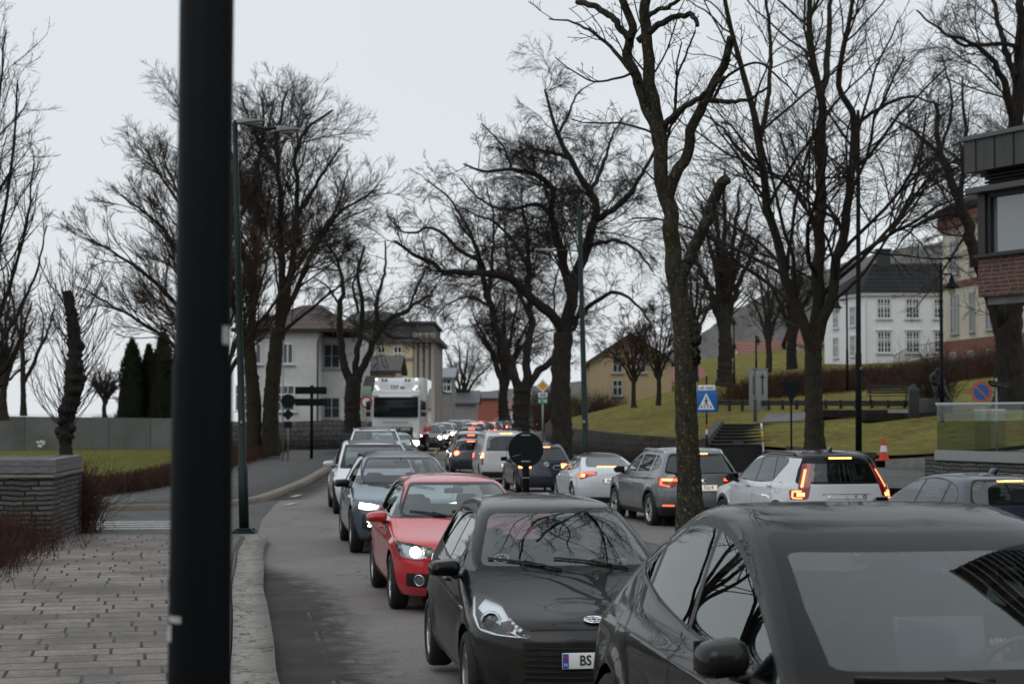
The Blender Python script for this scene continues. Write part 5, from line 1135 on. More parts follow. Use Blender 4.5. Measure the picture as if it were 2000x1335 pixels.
X3, Y3, Z3 = Vector((1, 0, 0)), Vector((0, 1, 0)), Vector((0, 0, 1))
WHEELCACHE = {}
def wheel_meshes(r, width, style, rimmat, nsp):
    key = (round(r, 3), width, style, rimmat.name, nsp)
    if key in WHEELCACHE: return WHEELCACHE[key]
    w = width / 2; ri = r * 0.69
    M = Matrix.Rotation(-math.pi / 2, 4, 'X')     # local Z of the lathe -> +Y (outer side)
    t = MB(); t.lathe([(ri, -w * .8), (ri + .02, -w), (r - .03, -w), (r - .008, -w * .8), (r, -w * .45), (r, 0), (r, w * .45), (r - .008, w * .8), (r - .03, w), (ri + .02, w), (ri - .002, w * .82), (ri - .004, -w * .8)], 40, M)
    tm = t.mesh('tyre', RUBBER)
    q = MB(); q.lathe([(ri, w * .80), (ri - .015, w * .84), (ri - .022, w * .7), (ri - .03, -w * .1), (0.08, -w * .1), (0.0, -w * .1)], 40, M, 1)
    q.lathe([(ri, w * .8), (ri + .004, w * .86), (ri - .018, w * .86), (ri - .024, w * .6)], 40, M, 0)
    q.lathe([(0.0, w * .62), (.035, w * .62), (.07, w * .55), (.075, w * .2)], 24, M, 0)
    q.lathe([(0.0, w * .655), (.027, w * .655), (.03, w * .61)], 16, M, 2)
    for k in range(nsp):
        an = 2 * math.pi * k / nsp
        if style == 'double': offs = (-.13, .13)
        else: offs = (0,)
        for of in offs:
            h1 = .022 if style == 'double' else .05
            h2 = .03 if style == 'double' else (.075 if style == 'cover' else .036)
            a2 = an + of
            ca, sa = math.cos(an), math.sin(an); cb, sb = math.cos(a2), math.sin(a2)
            r0, r1 = .05, ri - .012
            P = []
            for (rr, cc, ss, hw, yy, dp) in ((r0, ca, sa, h1, w * .58, .03), (r1, cb, sb, h2, w * .80, .03)):
                tx, tz = -ss, cc
                for sg, dy in ((-1, 0), (1, 0), (1, -dp), (-1, -dp)):
                    P.append((rr * cc + sg * hw * tx * (0.8 if dy == 0 else 1), yy + dy, rr * ss + sg * hw * tz * (0.8 if dy == 0 else 1)))
            q.add(P, [(0, 1, 5, 4), (1, 2, 6, 5), (3, 0, 4, 7), (4, 5, 6, 7)], 0)
    rm = q.mesh('rim', [rimmat, BLACK, GLOSSBLACK])
    WHEELCACHE[key] = (tm, rm); return tm, rm

def add_wheel(root, x, y, r, width, style, rimmat, nsp, steer=0.0):
    tm, rm = wheel_meshes(r, width, style, rimmat, nsp)
    e = empty('wheel', (x, y, r), 0 if y > 0 else math.pi, root); e.rotation_euler[2] += steer
    e.rotation_euler[1] = random.uniform(0, 1.2)
    link('tyre', tm, e); link('rim', rm, e)

def ribbon(mb, bvh, pts, D, width, m, off=0.0015, step=0.03):
    """a thin strip laid on the skin along pts, found by looking along -D"""
    D = Vector(D).normalized(); pts = [Vector(p) for p in pts]; S_ = []
    for a, b in zip(pts, pts[1:]):
        k = max(1, int((b - a).length / step)); S_ += [a.lerp(b, i / k) for i in range(k)]
    S_.append(pts[-1]); Q = []
    for p in S_:
        h = bvh.ray_cast(p + D * 1.5, -D, 3.0)
        if h[0] is not None: Q.append((h[0], h[1]))
    V = []
    for i, (p, n) in enumerate(Q):
        t = Q[min(i + 1, len(Q) - 1)][0] - Q[max(i - 1, 0)][0]
        if t.length < 1e-6: t = Vector((0, 0, 1))
        b = t.normalized().cross(n).normalized() * width / 2; V += [p + n * off - b, p + n * off + b]
    if len(Q) > 1: mb.add(V, [(2 * i, 2 * i + 1, 2 * i + 3, 2 * i + 2) for i in range(len(Q) - 1)], m, True)

def mirror_mesh(name, m, trim, sx=.22, sy=.27, sz=.15, style='round'):
    b = MB()
    def fn(c):
        k = 1 - .28 * (c.y / sy + .5) * (.5 + c.z / sz) ; fx = 1 - .35 * max(0, c.x / sx + .5)
        return (c.x, c.y * (.92 if c.x > 0 else 1), c.z * k * (fx * .6 + .4 if c.x > 0 else 1))
    b.rbox((0, 0, 0), (sx, sy, sz), min(sx, sz) * .36, 0, 0, seg=4, fn=fn)
    b.box((-sx / 2 - .002, 0, 0), (.008, sy * .78, sz * .66), m=2)
    b.rbox((.0, -sy * .52, -sz * .42), (.11, .14, .035), .012, m=1, rx=-.1)
    return b.mesh(name, [m, trim, DARKGLASS])

def seat_mesh():
    b = MB()
    b.rbox((.22, 0, .36), (.52, .5, .17), .06, m=0, seg=3)
    b.rbox((-.12, 0, .68), (.16, .5, .66), .07, m=0, ry=-.25, seg=3)
    b.rbox((-.245, 0, 1.10), (.10, .27, .2), .045, m=0, ry=-.15, seg=3)
    b.tube([(-.21, .06, .95), (-.235, .06, 1.05)], .008, 6); b.tube([(-.21, -.06, .95), (-.235, -.06, 1.05)], .008, 6)
    return b.mesh('seat', SEATM)
SEATME = seat_mesh()

def build_car(name, sp, loc, yaw, label, cat='car', group=None, sc=1.0):
    root = empty(name, loc, yaw); tag(root, label, cat, group); root.scale = (sc, sc, sc)
    res = sp.get('res', 7)
    keys = sp['keys']; K = np.array(keys)
    wr, xa, xb = sp['wr'], sp['xa'], sp['xb']     # wheel radius, front and rear axle x
    Ra = sp.get('arch', wr + .055); w = K[:, 7].max(); fl = sp.get('flare', .018)
    cr_ = sp.get('creases', [])
    def hook(V):
        X, Y, Z = V[..., 0], V[..., 1], V[..., 2]; s = np.sign(Y); side = np.clip((np.abs(Y) / w - .55) / .3, 0, 1)
        d = np.zeros_like(X)
        for xw in (xa, xb):
            r = np.hypot(X - xw, Z - wr); d += fl * np.exp(-((r - Ra) / .10) ** 2) * (r > Ra * .7)
        for (x0, z0, x1, z1, hh, wd) in cr_:
            t = np.clip((X - x0) / (x1 - x0), 0, 1); zz = z0 + (z1 - z0) * t
            e_ = np.clip(np.minimum(t, 1 - t) * 6, 0, 1)
            d += hh * e_ * np.exp(-np.abs(Z - zz) / wd)
        V = V.copy(); V[..., 1] += s * d * side
        if 'hook' in sp: V = sp['hook'](V)
        return V
    G = loft(keys, res, sp.get('ncap', 15), sp.get('nside', 26), sp.get('taper', (.10, .08)), hook)
    nr_, M_ = G.shape[:2]
    bm = bmesh.new(); vs = [[bm.verts.new(p) for p in row] for row in G]
    for i in range(nr_ - 1):
        for j in range(M_):
            j2 = (j + 1) % M_
            try: bm.faces.new((vs[i][j], vs[i][j2], vs[i + 1][j2], vs[i + 1][j]))
            except ValueError: pass
    bm.faces.new(list(reversed(vs[0]))); bm.faces.new(vs[-1])
    bmesh.ops.recalc_face_normals(bm, faces=bm.faces)
    for f in bm.faces: f.smooth = True
    bm.normal_update()
    bvh = BVHTree.FromBMesh(bm)
    lay = bm.faces.layers.int.new('rid')
    regs = []            # (id, part name, material, offset)
    def do(nm, m, polys, mode, off=0.0, rng=None, minn=None):
        """mode: 'side' both flanks, 'front', 'rear', 'top' one piece, or an angle in degrees for a corner lamp pair"""
        made = []
        if mode in ('front', 'rear', 'top'):
            D = {'front': X3, 'rear': -X3, 'top': Z3}[mode]; U, Vv = (Y3, Z3) if mode != 'top' else (X3, Y3)
            regs.append((len(regs) + 1, nm, m, off)); rid = len(regs)
            for p in polys: made += cut(bm, lay, p, U, Vv, D, rid, minn=(.12 if minn is None else minn), rng=rng)
        else:
            for sg in (1, -1):
                if mode == 'side': D = Y3 * sg; U = X3; pts = polys
                else:
                    an = R(mode); D = Vector((math.cos(an), math.sin(an) * sg, 0)); U = Vector((-math.sin(an), math.cos(an) * sg, 0))
                    pts = [[(Vector((x, y * sg, z)).dot(U), z) for x, y, z in p] for p in polys]
                regs.append((len(regs) + 1, nm, m, off)); rid = len(regs)
                for p in pts:
                    r0 = rng or (lambda c: True)
                    made += cut(bm, lay, p, U, Z3, D, rid, minn=(.25 if minn is None else minn), rng=lambda c: c.y * sg > .02 and r0(c))
        return made
    # lower cladding
    if 'clad' in sp:
        zc = sp['clad']
        r = bmesh.ops.bisect_plane(bm, geom=list(bm.faces) + list(bm.edges) + list(bm.verts), dist=1e-5, plane_co=(0, 0, zc), plane_no=(0, 0, 1))
        regs.append((1, 'lower_cladding', sp.get('cladmat', BLACK), 0.0))
        for f in bm.faces:
            if f.calc_center_median().z < zc: f[lay] = 1
    for c in sp['cuts']: do(*c[:4], **(c[4] if len(c) > 4 else {}))
    # wheel arches
    dead = []
    for xw in (xa, xb):
        if sp.get('archclad'):
            do('wheel_arch_trim', sp['archclad'], [[(xw + (Ra + .06) * math.cos(2 * math.pi * i / 28), wr + (Ra + .06) * math.sin(2 * math.pi * i / 28)) for i in range(28)]], 'side', off=.004, rng=lambda c: c.z < wr + Ra + .3)
        pr = [(xw + Ra * math.cos(2 * math.pi * i / 28), wr + Ra * math.sin(2 * math.pi * i / 28)) for i in range(28)]
        for sg in (1, -1): dead += cut(bm, lay, pr, X3, Z3, Y3 * sg, -1, minn=.05, rng=lambda c: c.y * sg > w * .5 and c.z < wr + Ra + .1)
    bmesh.ops.delete(bm, geom=list({f for f in dead if f.is_valid}), context='FACES')
    bm.normal_update(); bm.verts.index_update()
    P = np.array([v.co[:] for v in bm.verts]); Nn = np.array([v.normal[:] for v in bm.verts])
    groups = {}
    for f in bm.faces: groups.setdefault(f[lay], []).append([v.index for v in f.verts])
    bm.free()
    def part(nm, fl_, m, off, parent, extra=None, mats=None):
        ids = sorted({i for f in fl_ for i in f}); mp = {v: k for k, v in enumerate(ids)}
        pv = P[ids] + Nn[ids] * off; b = MB(); b.add(pv, [[mp[i] for i in f] for f in fl_], 0, True)
        nn = [tuple(x) for x in Nn[ids]]
        if extra: extra(b, ids, mp)
        me = bpy.data.meshes.new(nm); me.from_pydata(b.v, [], b.f)
        for x in (mats or [m]): me.materials.append(x)
        me.polygons.foreach_set('material_index', b.m); me.polygons.foreach_set('use_smooth', b.sm); me.update()
        if not extra: me.normals_split_custom_set_from_vertices(nn)
        return link(nm, me, parent)
    body = groups.get(0, [])
    def body_extra(b, ids, mp):
        # inner lining of the cabin and wheel tubs
        if sp.get('lining', True):
            zl = sp.get('zl', 0.75)
            lf = [f for f in body if P[f][:, 2].mean() > zl]
            li = sorted({i for f in lf for i in f}); m2 = {v: k for k, v in enumerate(li)}
            b.add(P[li] - Nn[li] * .022, [[m2[i] for i in reversed(f)] for f in lf], 1, True)
        for xw in (xa, xb):
            for sg in (1, -1):
                n = 16; ro = Ra + .012; y0, y1 = sg * (w * .965 - .02), sg * (w - .42); V = []
                for i in range(n + 1):
                    an = math.pi * (-.08 + 1.16 * i / n); cx, cz = xw + ro * math.cos(an), wr + ro * math.sin(an)
                    V += [(cx, y0, cz), (cx, y1, cz)]
                b.add(V, [(2 * i, 2 * i + 1, 2 * i + 3, 2 * i + 2) for i in range(n)], 2)
                b.add([(xw + ro * math.cos(2 * math.pi * i / 24), y1, wr + ro * math.sin(2 * math.pi * i / 24)) for i in range(24)], [tuple(range(24))], 2)
        for pts, D, wd in sp.get('seams', []):
            for sg in ((1, -1) if abs(D[1]) > .1 else (1,)):
                ribbon(b, bvh, [(x, y * sg, z) for x, y, z in pts], (D[0], D[1] * sg, D[2]), wd, 3)
        for pts, D, wd, mi in sp.get('lines', []):
            for sg in ((1, -1) if abs(D[1]) > .1 else (1,)):
                ribbon(b, bvh, [(x, y * sg, z) for x, y, z in pts], (D[0], D[1] * sg, D[2]), wd, mi, off=.004)
    part('body', body, sp['paint'], 0, root, body_extra, [sp['paint'], LINER, SEAM, SEAM, CHROME, BLACK, mat('satin_trim', (.10, .10, .105), .35, .6)])
    made = {}
    for rid, nm, m, off in regs:
        if rid in groups: made.setdefault(nm, []).append(part(nm, groups[rid], m, off, root))
    # wheels
    st = sp.get('wheel', ('spoke', ALU, 5))
    tw = sp.get('tw', w - .005)
    for x in (xa, xb):
        for sg in (1, -1): add_wheel(root, x, sg * (tw - .10), wr, .205, st[0], st[1], st[2])
    # mirrors
    if 'mirror' in sp:
        mx_, my_, mz_, mm, sty = sp['mirror'][:5]
        sz = sp['mirror'][5] if len(sp['mirror']) > 5 else (.2, .25, .15)
        key = 'mirror_' + mm.name + str(sz)
        me = WHEELCACHE.setdefault(key, None) or mirror_mesh('side_mirror', mm, BLACK, *sz); WHEELCACHE[key] = me
        for sg in (1, -1):
            o = link('side_mirror', me, root); o.location = (mx_, sg * my_, mz_); o.scale = (1, sg, 1); o.rotation_euler[2] = -sg * .12
    # roof rails
    if 'rails' in sp:
        xa_, xb_, yr, zr, mm = sp['rails']
        for sg in (1, -1):
            b = MB(); Q = []
            for i in range(13):
                t = i / 12; x = lerp(xa_, xb_, t); h = bvh.ray_cast(Vector((x, sg * yr, zr + .5)), Vector((0, 0, -1)), 2)
                e_ = min(1, min(t, 1 - t) / .10); Q.append((x, sg * yr, (h[0].z if h[0] else zr) - .008 + .05 * math.sqrt(e_)))
            b.tube(Q, [.012] + [.017] * 11 + [.012], 8); b.build('roof_rail', mm, root)
    for hx, hz in sp.get('handles', []):
        for sg in (1, -1):
            h = bvh.ray_cast(Vector((hx, sg * 2, hz)), Vector((0, -sg, 0)), 3)
            if h[0]:
                b = MB(); b.rbox((0, 0, 0), (.19, .03, .028), .012, m=0, seg=2); o = b.build('door_handle', sp.get('handlemat', sp['paint']), root)
                o.location = h[0] + h[1] * .016
    if sp.get('cabin', True):
        zf = sp.get('seatz', 0.0)
        for x, y in sp.get('seats', [(-.05, .37), (-.05, -.37), (-.95, .34), (-.95, -.34)]):
            o = link('seat', SEATME, root); o.location = (x, y, zf)
        b = MB(); xd, zd = sp.get('dash', (.75, .93))
        b.rbox((xd, 0, zd - .16), (.5, w * 1.55, .3), .08, m=0, seg=3); b.rbox((xd - .12, .36, zd - .0), (.26, .4, .1), .04, m=0)
        b.box((-.3, 0, .24), (2.6, w * 1.7, .03), m=0)
        b.build('dashboard', mat('dashboard_plastic', (.02, .02, .021), .7), root)
        b = MB(); Mw = Matrix.Translation((xd - .36, .37, zd - .03)) @ Matrix.Rotation(R(-66), 4, 'Y')
        b.lathe([(.175 + .014 * math.cos(a), .014 * math.sin(a)) for a in np.linspace(0, 2 * math.pi, 9)], 28, Mw)
        for a in (0.3, 2.84, 4.7): b.tube([Mw @ Vector((0, 0, -.02)), Mw @ Vector((.17 * math.sin(a + 1.57), .17 * math.cos(a + 1.57), 0))], .014, 6)
        b.lathe([(0, .01), (.06, .0), (.06, -.04)], 14, Mw); b.build('steering_wheel', BLACK, root)
        if sp.get('rvm', True):
            b = MB(); xm, zm = sp.get('rvmpos', (.28, 1.32)); b.rbox((xm, 0, zm), (.03, .23, .065), .012); b.tube([(xm, 0, zm), (xm + .06, 0, zm + .07)], .01, 6)
            b.build('rear_view_mirror', BLACK, root)
    for kind, px_, pz_, txt, rev in sp.get('plates', []):
        # a number plate on front (+1) or rear (-1)
        sg = kind; h = bvh.ray_cast(Vector((sg * 4, 0, pz_)), Vector((-sg, 0, 0)), 5)
        x0 = (h[0].x if h[0] else px_) + sg * .02
        b = MB(); b.rbox((0, 0, 0), (.52, .11, .012), .004, m=0); b.box((-.237, 0, .0065), (.042, .10, .003), m=1)
        o = b.build('number_plate', [PLATELIT if rev else PLATE, PLATEBLUE], root); place(o, facing((x0, 0, pz_), (sg, 0, .05)))
        if txt:
            tm = text_mesh('registration_text', txt, .098, INK, .003, sx=.86, bold=.0012); to = link('registration_text', tm, o); to.location = (.02, 0, .0085)
            tm = text_mesh('country_letter', 'N', .034, PLATE, .002); to = link('country_letter', tm, o); to.location = (-.237, -.026, .0095)
            f = MB(); f.box((-.237, .022, .009), (.03, .026, .002), m=0); f.box((-.237, .022, .0095), (.03, .006, .002), m=1); f.box((-.241, .022, .0095), (.006, .026, .002), m=1)
            f.build('flag_emblem', [mat('flag_red', (.45, .03, .04), .5), PLATEBLUE], o)
    if 'extra' in sp: sp['extra'](root, bvh, made, sp)
    return root
# ------------------------------------------------------------------ the cars
def kw(keys, z): return pl([(k[0], k[7]) for k in keys], z)
def kxf(keys, z): return pl([(k[0], k[1]) for k in keys], z)
def screen(keys, z0, z1, f=.93, r=.05, ft=None):
    zs = [z0, lerp(z0, z1, .5), z1]; fs = [f, f, ft or f]
    L = [(kw(keys, z) * q, z) for z, q in zip(zs, fs)]
    return rnd([(-L[0][0], z0, r), (L[0][0], z0, r), (L[1][0], zs[1], 0), (L[2][0], z1, r), (-L[2][0], z1, r), (-L[1][0], zs[1], 0)], r)
def grow(poly, d):
    cx = sum(p[0] for p in poly) / len(poly); cy = sum(p[1] for p in poly) / len(poly); out = []
    for p in poly:
        v = Vector((p[0] - cx, p[1] - cy)); L = v.length or 1; out.append((p[0] + v.x / L * d, p[1] + v.y / L * d) + tuple(p[2:]))
    return out
def split_dlo(outline, cuts_, gap):
    """slice one convex side-window outline (x,z) at the pillars, leaving gap between the panes"""
    def clip(poly, a, b, sgn):
        out = []
        for i in range(len(poly)):
            p, q = poly[i], poly[(i + 1) % len(poly)]
            fp = sgn * (p[0] - lerp(a, b, (p[1] - 1.0) / .5)); fq = sgn * (q[0] - lerp(a, b, (q[1] - 1.0) / .5))
            if fp >= 0: out.append(p)
            if fp * fq < 0: t = fp / (fp - fq); out.append((p[0] + (q[0] - p[0]) * t, p[1] + (q[1] - p[1]) * t))
        return out
    pcs = []; rest = outline
    for a, b in cuts_:                       # x of the cut at z=1.0 and at z=1.5
        pcs.append(clip(rest, a + gap, b + gap, 1)); rest = clip(rest, a - gap, b - gap, -1)
    pcs.append(rest); return [p for p in pcs if len(p) > 2]
def glasshouse(keys, dlo, cuts_, ws, rw, gap=.03, inset=.03, wf=.925, rf=.86, trim=BLACK, gl=GLASS, glr=None, glw=None, roundness=.05, rwtrim=.03, border=.028):
    """window cuts: black surround first, then the panes inside it"""
    out = []
    glr = glr or gl; glw = glw or gl
    if ws:
        out.append(('windscreen_surround', GLOSSBLACK, [screen(keys, ws[0], ws[1], wf)], 'front'))
        out.append(('windscreen', glw, [screen(keys, ws[0] + border * 1.3, ws[1] - border * 1.2, wf - .045, .07)], 'front'))
    if rw:
        rg = lambda c: c.x < -.4
        out.append(('rear_window_surround', GLOSSBLACK, [screen(keys, rw[0] - rwtrim * .5, rw[1] + rwtrim, rf + .03, .07)], 'rear', {'rng': rg}))
        out.append(('rear_window', glr, [screen(keys, rw[0], rw[1], rf, .08)], 'rear', {'rng': rg}))
    if dlo:
        o2 = rnd(dlo, roundness)
        out.append(('window_trim', trim, [grow(o2, inset)], 'side'))
        for i, p in enumerate(split_dlo(o2, cuts_, gap)):
            out.append(('side_window', gl if i == 0 else (glr if i > 0 else gl), [p], 'side'))
    return out
def lampbox(o, depth, m, name='lamp_housing'):
    """a recessed housing behind a lamp cover"""
    me = o.data; P = [v.co.copy() for v in me.vertices]; N = [v.normal.copy() for v in me.vertices]; n = len(P)
    b = MB(); cnt = {}
    F_ = [list(p.vertices) for p in me.polygons]
    for f in F_:
        for a, c in zip(f, f[1:] + f[:1]): cnt[(min(a, c), max(a, c))] = cnt.get((min(a, c), max(a, c)), 0) + 1
    ed = [e for e, c in cnt.items() if c == 1]
    nm = sum(N, Vector()).normalized()
    V = [p - nn * .004 for p, nn in zip(P, N)] + [p - nm * depth for p in P]
    b.add(V, [[i + n for i in f] for f in F_] + [(a, c, c + n, a + n) for a, c in ed], 0, False)
    return b.build(name, m, o), nm
def bvx(bvh, o, d):
    h = bvh.ray_cast(Vector(o) - Vector(d).normalized() * 2, Vector(d), 4); return h[0], h[1]
LENS = glass('lamp_cover', (.92, .94, .95), 1.0, 1.45)

P_BLACK = paint('black_lacquer', (.006, .006, .007), 0, .3, .55)
P_TESLA = paint('black_lacquer_clean', (.0055, .0055, .006), 0, .3, .18)
P_RED = paint('red_lacquer', (.56, .010, .020), 0, .4, .2)
P_BLUEGREY = paint('blue_grey_metallic', (.085, .125, .165), .55, .42, .3)
P_WHITE = paint('white_lacquer', (.62, .65, .68), 0, .35, .25)
P_WHITE2 = paint('pearl_white_lacquer', (.60, .63, .66), 0, .35, .3)
P_GREY = paint('grey_metallic', (.16, .175, .185), .55, .42, .45)
P_NAVY = paint('navy_lacquer', (.010, .014, .035), .25, .35, .2)
P_DKGREY = paint('dark_grey_metallic', (.05, .055, .06), .5, .4, .3)
P_SILVER = paint('silver_metallic', (.42, .44, .46), .7, .42, .3)
P_VAN = paint('van_white', (.55, .56, .55), 0, .4, .45)
P_STEEL = paint('steel_blue_metallic', (.12, .16, .20), .5, .42, .3)

# ---- small black hatchback, near lane
def yaris_extra(root, bvh, made, sp):
    dark = mat('lamp_dark', (.03, .03, .032), .35)
    for o in made.get('headlight', []):
        h, nm = lampbox(o, .055, dark)
        sg = 1 if o.data.vertices[0].co.y > 0 else -1
        # reflector band along the upper edge, its sky reflection painted pale; projector, amber bulb
        def surf(x, y, z, dep):
            p, n = bvx(bvh, (x, y * sg, z), (-math.cos(R(38)), -math.sin(R(38)) * sg, 0))
            return (p - nm * dep) if p else Vector((x, y * sg, z))
        b = MB(); A = [surf(*q, .03) for q in ((1.36, .80, .865), (1.52, .74, .825), (1.66, .66, .79), (1.80, .55, .735), (1.90, .47, .655))]
        B = [surf(*q, .05) for q in ((1.34, .82, .80), (1.50, .78, .765), (1.66, .69, .73), (1.80, .58, .675), (1.90, .48, .63))]
        b.add(A + B, [(i, i + 1, 6 + i, 5 + i) for i in range(4)], 0, True)
        C = [surf(*q, .012) for q in ((1.26, .84, .84), (1.44, .82, .74), (1.60, .80, .655), (1.76, .66, .632), (1.92, .48, .622))]
        for q in (C,): b.tube(q, .011, 6)
        for i in range(5):
            p = surf(1.74 + .03 * i, .60 - .03 * i, .745 - .02 * i, .024); b.lathe([(0, .012), (.016, .006), (.02, 0)], 10, facing(p, nm))
        b.build('reflector', mat('lamp_painted_shine', (.80, .82, .84), .3, .35), o)
        p = surf(1.60, .72, .735, .045); b = MB(); Mx = facing(p, Vector((1, .1 * sg, .05)))
        b.lathe([(.068, .03), (.075, .02), (.075, -.02)], 24, Mx, 0); b.lathe([(0, .032), (.03, .028), (.05, .012), (.058, 0)], 24, Mx, 1)
        b.build('projector_lens', [LAMPBOWL, mat('projector_glass', (.035, .04, .042), .03, coat=1)], o)
        p = surf(1.80, .60, .655, .03); b = MB(); b.lathe([(0, .02), (.018, .012), (.022, 0)], 14, facing(p, nm)); b.build('indicator_bulb', mat('amber_lens', (.30, .09, .03), .2), o)
    # emblem ring
    p, n = bvx(bvh, (3, 0, .725), (-1, 0, 0)); M = facing(p + n * .01, n)
    e = MB(); el = lambda rx, ry, t: [(M @ Vector((rx * math.cos(a), ry * math.sin(a), t))) for a in np.linspace(0, 2 * math.pi, 29)]
    e.tube(el(.068, .047, .004), .007, 6, 0, False); e.tube(el(.062, .017, .006), .0045, 6, 0, False); e.tube([M @ Vector((.02 * math.cos(a), .046 * math.sin(a), .006)) for a in np.linspace(0, 2 * math.pi, 21)], .0045, 6, 0, False)
    e.add([M @ Vector((.064 * math.cos(a), .044 * math.sin(a), 0)) for a in np.linspace(0, 2 * math.pi, 24, endpoint=False)], [tuple(range(24))], 1)
    e.build('front_emblem', [CHROME, mat('emblem_blue', (.02, .07, .28), .3)], root)
    # grille slats
    b = MB()
    for i in range(9):
        z = .235 + i * .04
        for y in np.linspace(-.46, .46, 12):
            p, n = bvx(bvh, (3, y, z), (-1, 0, 0))
            b.box(p + Vector((.004, 0, 0)), (.012, .085, .012), rz=math.atan2(n.y, n.x))
    b.build('grille_slat', mat('slat_black', (.02, .02, .021), .4), root)
    wipers(root, bvh, sp['keys'], 1)
    # clock sticker on the screen, behind the glass
    p, n = bvx(bvh, (.9, -.50, 1.085), (-1, 0, -.0)); M = facing(p + n * .002, n); b = MB()
    st = mat('sticker_white', (.7, .72, .7), .6)
    for k in range(24):
        a0 = 2 * math.pi * k / 24
        b.tube([M @ Vector((.058 * math.cos(a0), .058 * math.sin(a0), 0)), M @ Vector((.058 * math.cos(a0 + .2), .058 * math.sin(a0 + .2), 0))], .0022, 4)
    for k in range(12):
        a0 = 2 * math.pi * k / 12; b.tube([M @ Vector((.043 * math.cos(a0), .043 * math.sin(a0), 0)), M @ Vector((.052 * math.cos(a0), .052 * math.sin(a0), 0))], .003, 4)
    b.add([M @ Vector(q) for q in ((-.026, .022, .001), (.004, -.014, .001), (.018, -.004, .001))], [(0, 1, 2)]); b.add([M @ Vector(q) for q in ((.004, -.014, .001), (.024, -.018, .001), (.018, -.004, .001))], [(0, 1, 2)])
    b.build('parking_clock_sticker', st, root)
    # hybrid script on the wing
    p, n = bvx(bvh, (.98, -.9, .74), (0, 1, 0))
    if p:
        o = link('wing_badge', text_mesh('wing_badge', 'HYBRID', .036, CHROME, .003), root); place(o, facing(p + n * .003, n))

def wipers(root, bvh, keys, side, zw=1.004, spans=((-.18, -.60), (.34, -.10)), am=.05):
    for (y0, y1) in spans:
        b = MB(); Q = []
        for i in range(9):
            y = lerp(y0, y1, i / 8); z = zw + am * math.sin(i / 8 * 1.2)
            p, n = bvx(bvh, (2.5, y, z + .03), (-1, 0, 0)); Q.append(p + n * .012)
        b.tube(Q, .009, 6); p, n = bvx(bvh, (2.5, y0 + .12, zw), (-1, 0, 0)); b.tube([p + n * .01, Q[3] + n * .012], .008, 6)
        b.build('wiper', BLACK, root)

def sp_yaris():
    k = profile(2.05, -1.90, 1.695, 1.51, zb=.19, zn=.71, xn=1.93, zc=.995, xc=.98, zh=1.425, xh=.20, zrb=.98, xrb=-1.82, zrt=1.43, xrt=-1.50, wb=.93, wr=.66, dA=.25, dn=.72)
    dlo = [(.86, 1.0, .02), (.50, 1.18, .2), (.12, 1.36, .25), (-.35, 1.425, .3), (-.95, 1.405, .15), (-1.18, 1.34, .08), (-1.33, 1.16, .05), (-1.2, 1.10, .06), (-.3, 1.03, .3)]
    c = glasshouse(k, dlo, [(-.20, -.16)], (1.0, 1.43), (1.05, 1.40), gap=.032, glr=DARKGLASS, rf=.84)
    c += [('headlight', LENS, [[(1.22, .84, .875), (1.55, .70, .82), (1.93, .46, .66), (1.94, .46, .622), (1.66, .78, .63), (1.40, .83, .73)]], 38)]
    c += [('upper_grille', BLACK, [[(-.52, .655), (.52, .655), (.1, .612), (-.1, .612)], [(-.52, .665), (-.52, .655), (.52, .655), (.52, .665), (.08, .672), (-.08, .672)]], 'front'),
          ('lower_grille', mat('grille_black', (.007, .007, .007), .6), [rnd([(-.53, .215), (.53, .215), (.50, .40), (.42, .555), (-.42, .555), (-.50, .40)], .03)], 'front'),
          ('fog_pocket', mat('grille_black', (.007, .007, .007), .6), [[(1.90, .62, .47), (1.78, .735, .50), (1.74, .76, .33), (1.9, .64, .27)]], 40),
          ('tail_light', REDLENS, [[(-1.86, .62, .80), (-1.60, .80, .78), (-1.62, .78, .98), (-1.80, .60, 1.0)]], 140)]
    return dict(keys=k, wr=.30, xa=1.255, xb=-1.255, paint=P_BLACK, cuts=c, flare=.02, wheel=('cover', ALU, 8), arch=.355,
        creases=[(-1.6, .86, 1.2, .74, .012, .04), (-1.1, .36, 1.0, .30, .012, .05)], clad=.0,
        seams=[([(.96, .8, 1.0), (.93, .85, .80), (.86, .85, .40), (.80, .85, .27)], (0, 1, 0), .007), ([(-.22, .8, 1.04), (-.22, .85, .7), (-.20, .85, .27)], (0, 1, 0), .007), ([(.8, .85, .27), (-.2, .85, .27), (-.78, .85, .27)], (0, 1, 0), .006),
               ([(-.78, .85, .27), (-.85, .85, .6), (-1.15, .85, .95), (-1.2, .8, 1.1)], (0, 1, 0), .007),
               ([(.95, .70, 1.02), (1.25, .70, 1.0), (1.6, .66, .9), (1.80, .55, .85)], (0, 0, 1), .008), ([(1.95, -.46, .69), (2.0, -.1, .69), (2.0, .1, .69), (1.95, .46, .69)], (1, 0, .6), .007),
               ([(.18, .50, 1.5), (-.4, .54, 1.5), (-1.2, .52, 1.5)], (0, 0, 1), .010)],
        mirror=(.70, .925, 1.015, GLOSSBLACK, 'r', (.19, .24, .145)), handles=[(.02, .87), (-.98, .90)], handlemat=P_BLACK, extra=yaris_extra, dash=(.72, .93), rvmpos=(.20, 1.31),
        plates=[(1, 2.05, .475, 'BS 62814', False)], seats=[(-.05, .36), (-.05, -.36), (-.85, .34), (-.85, -.34)])

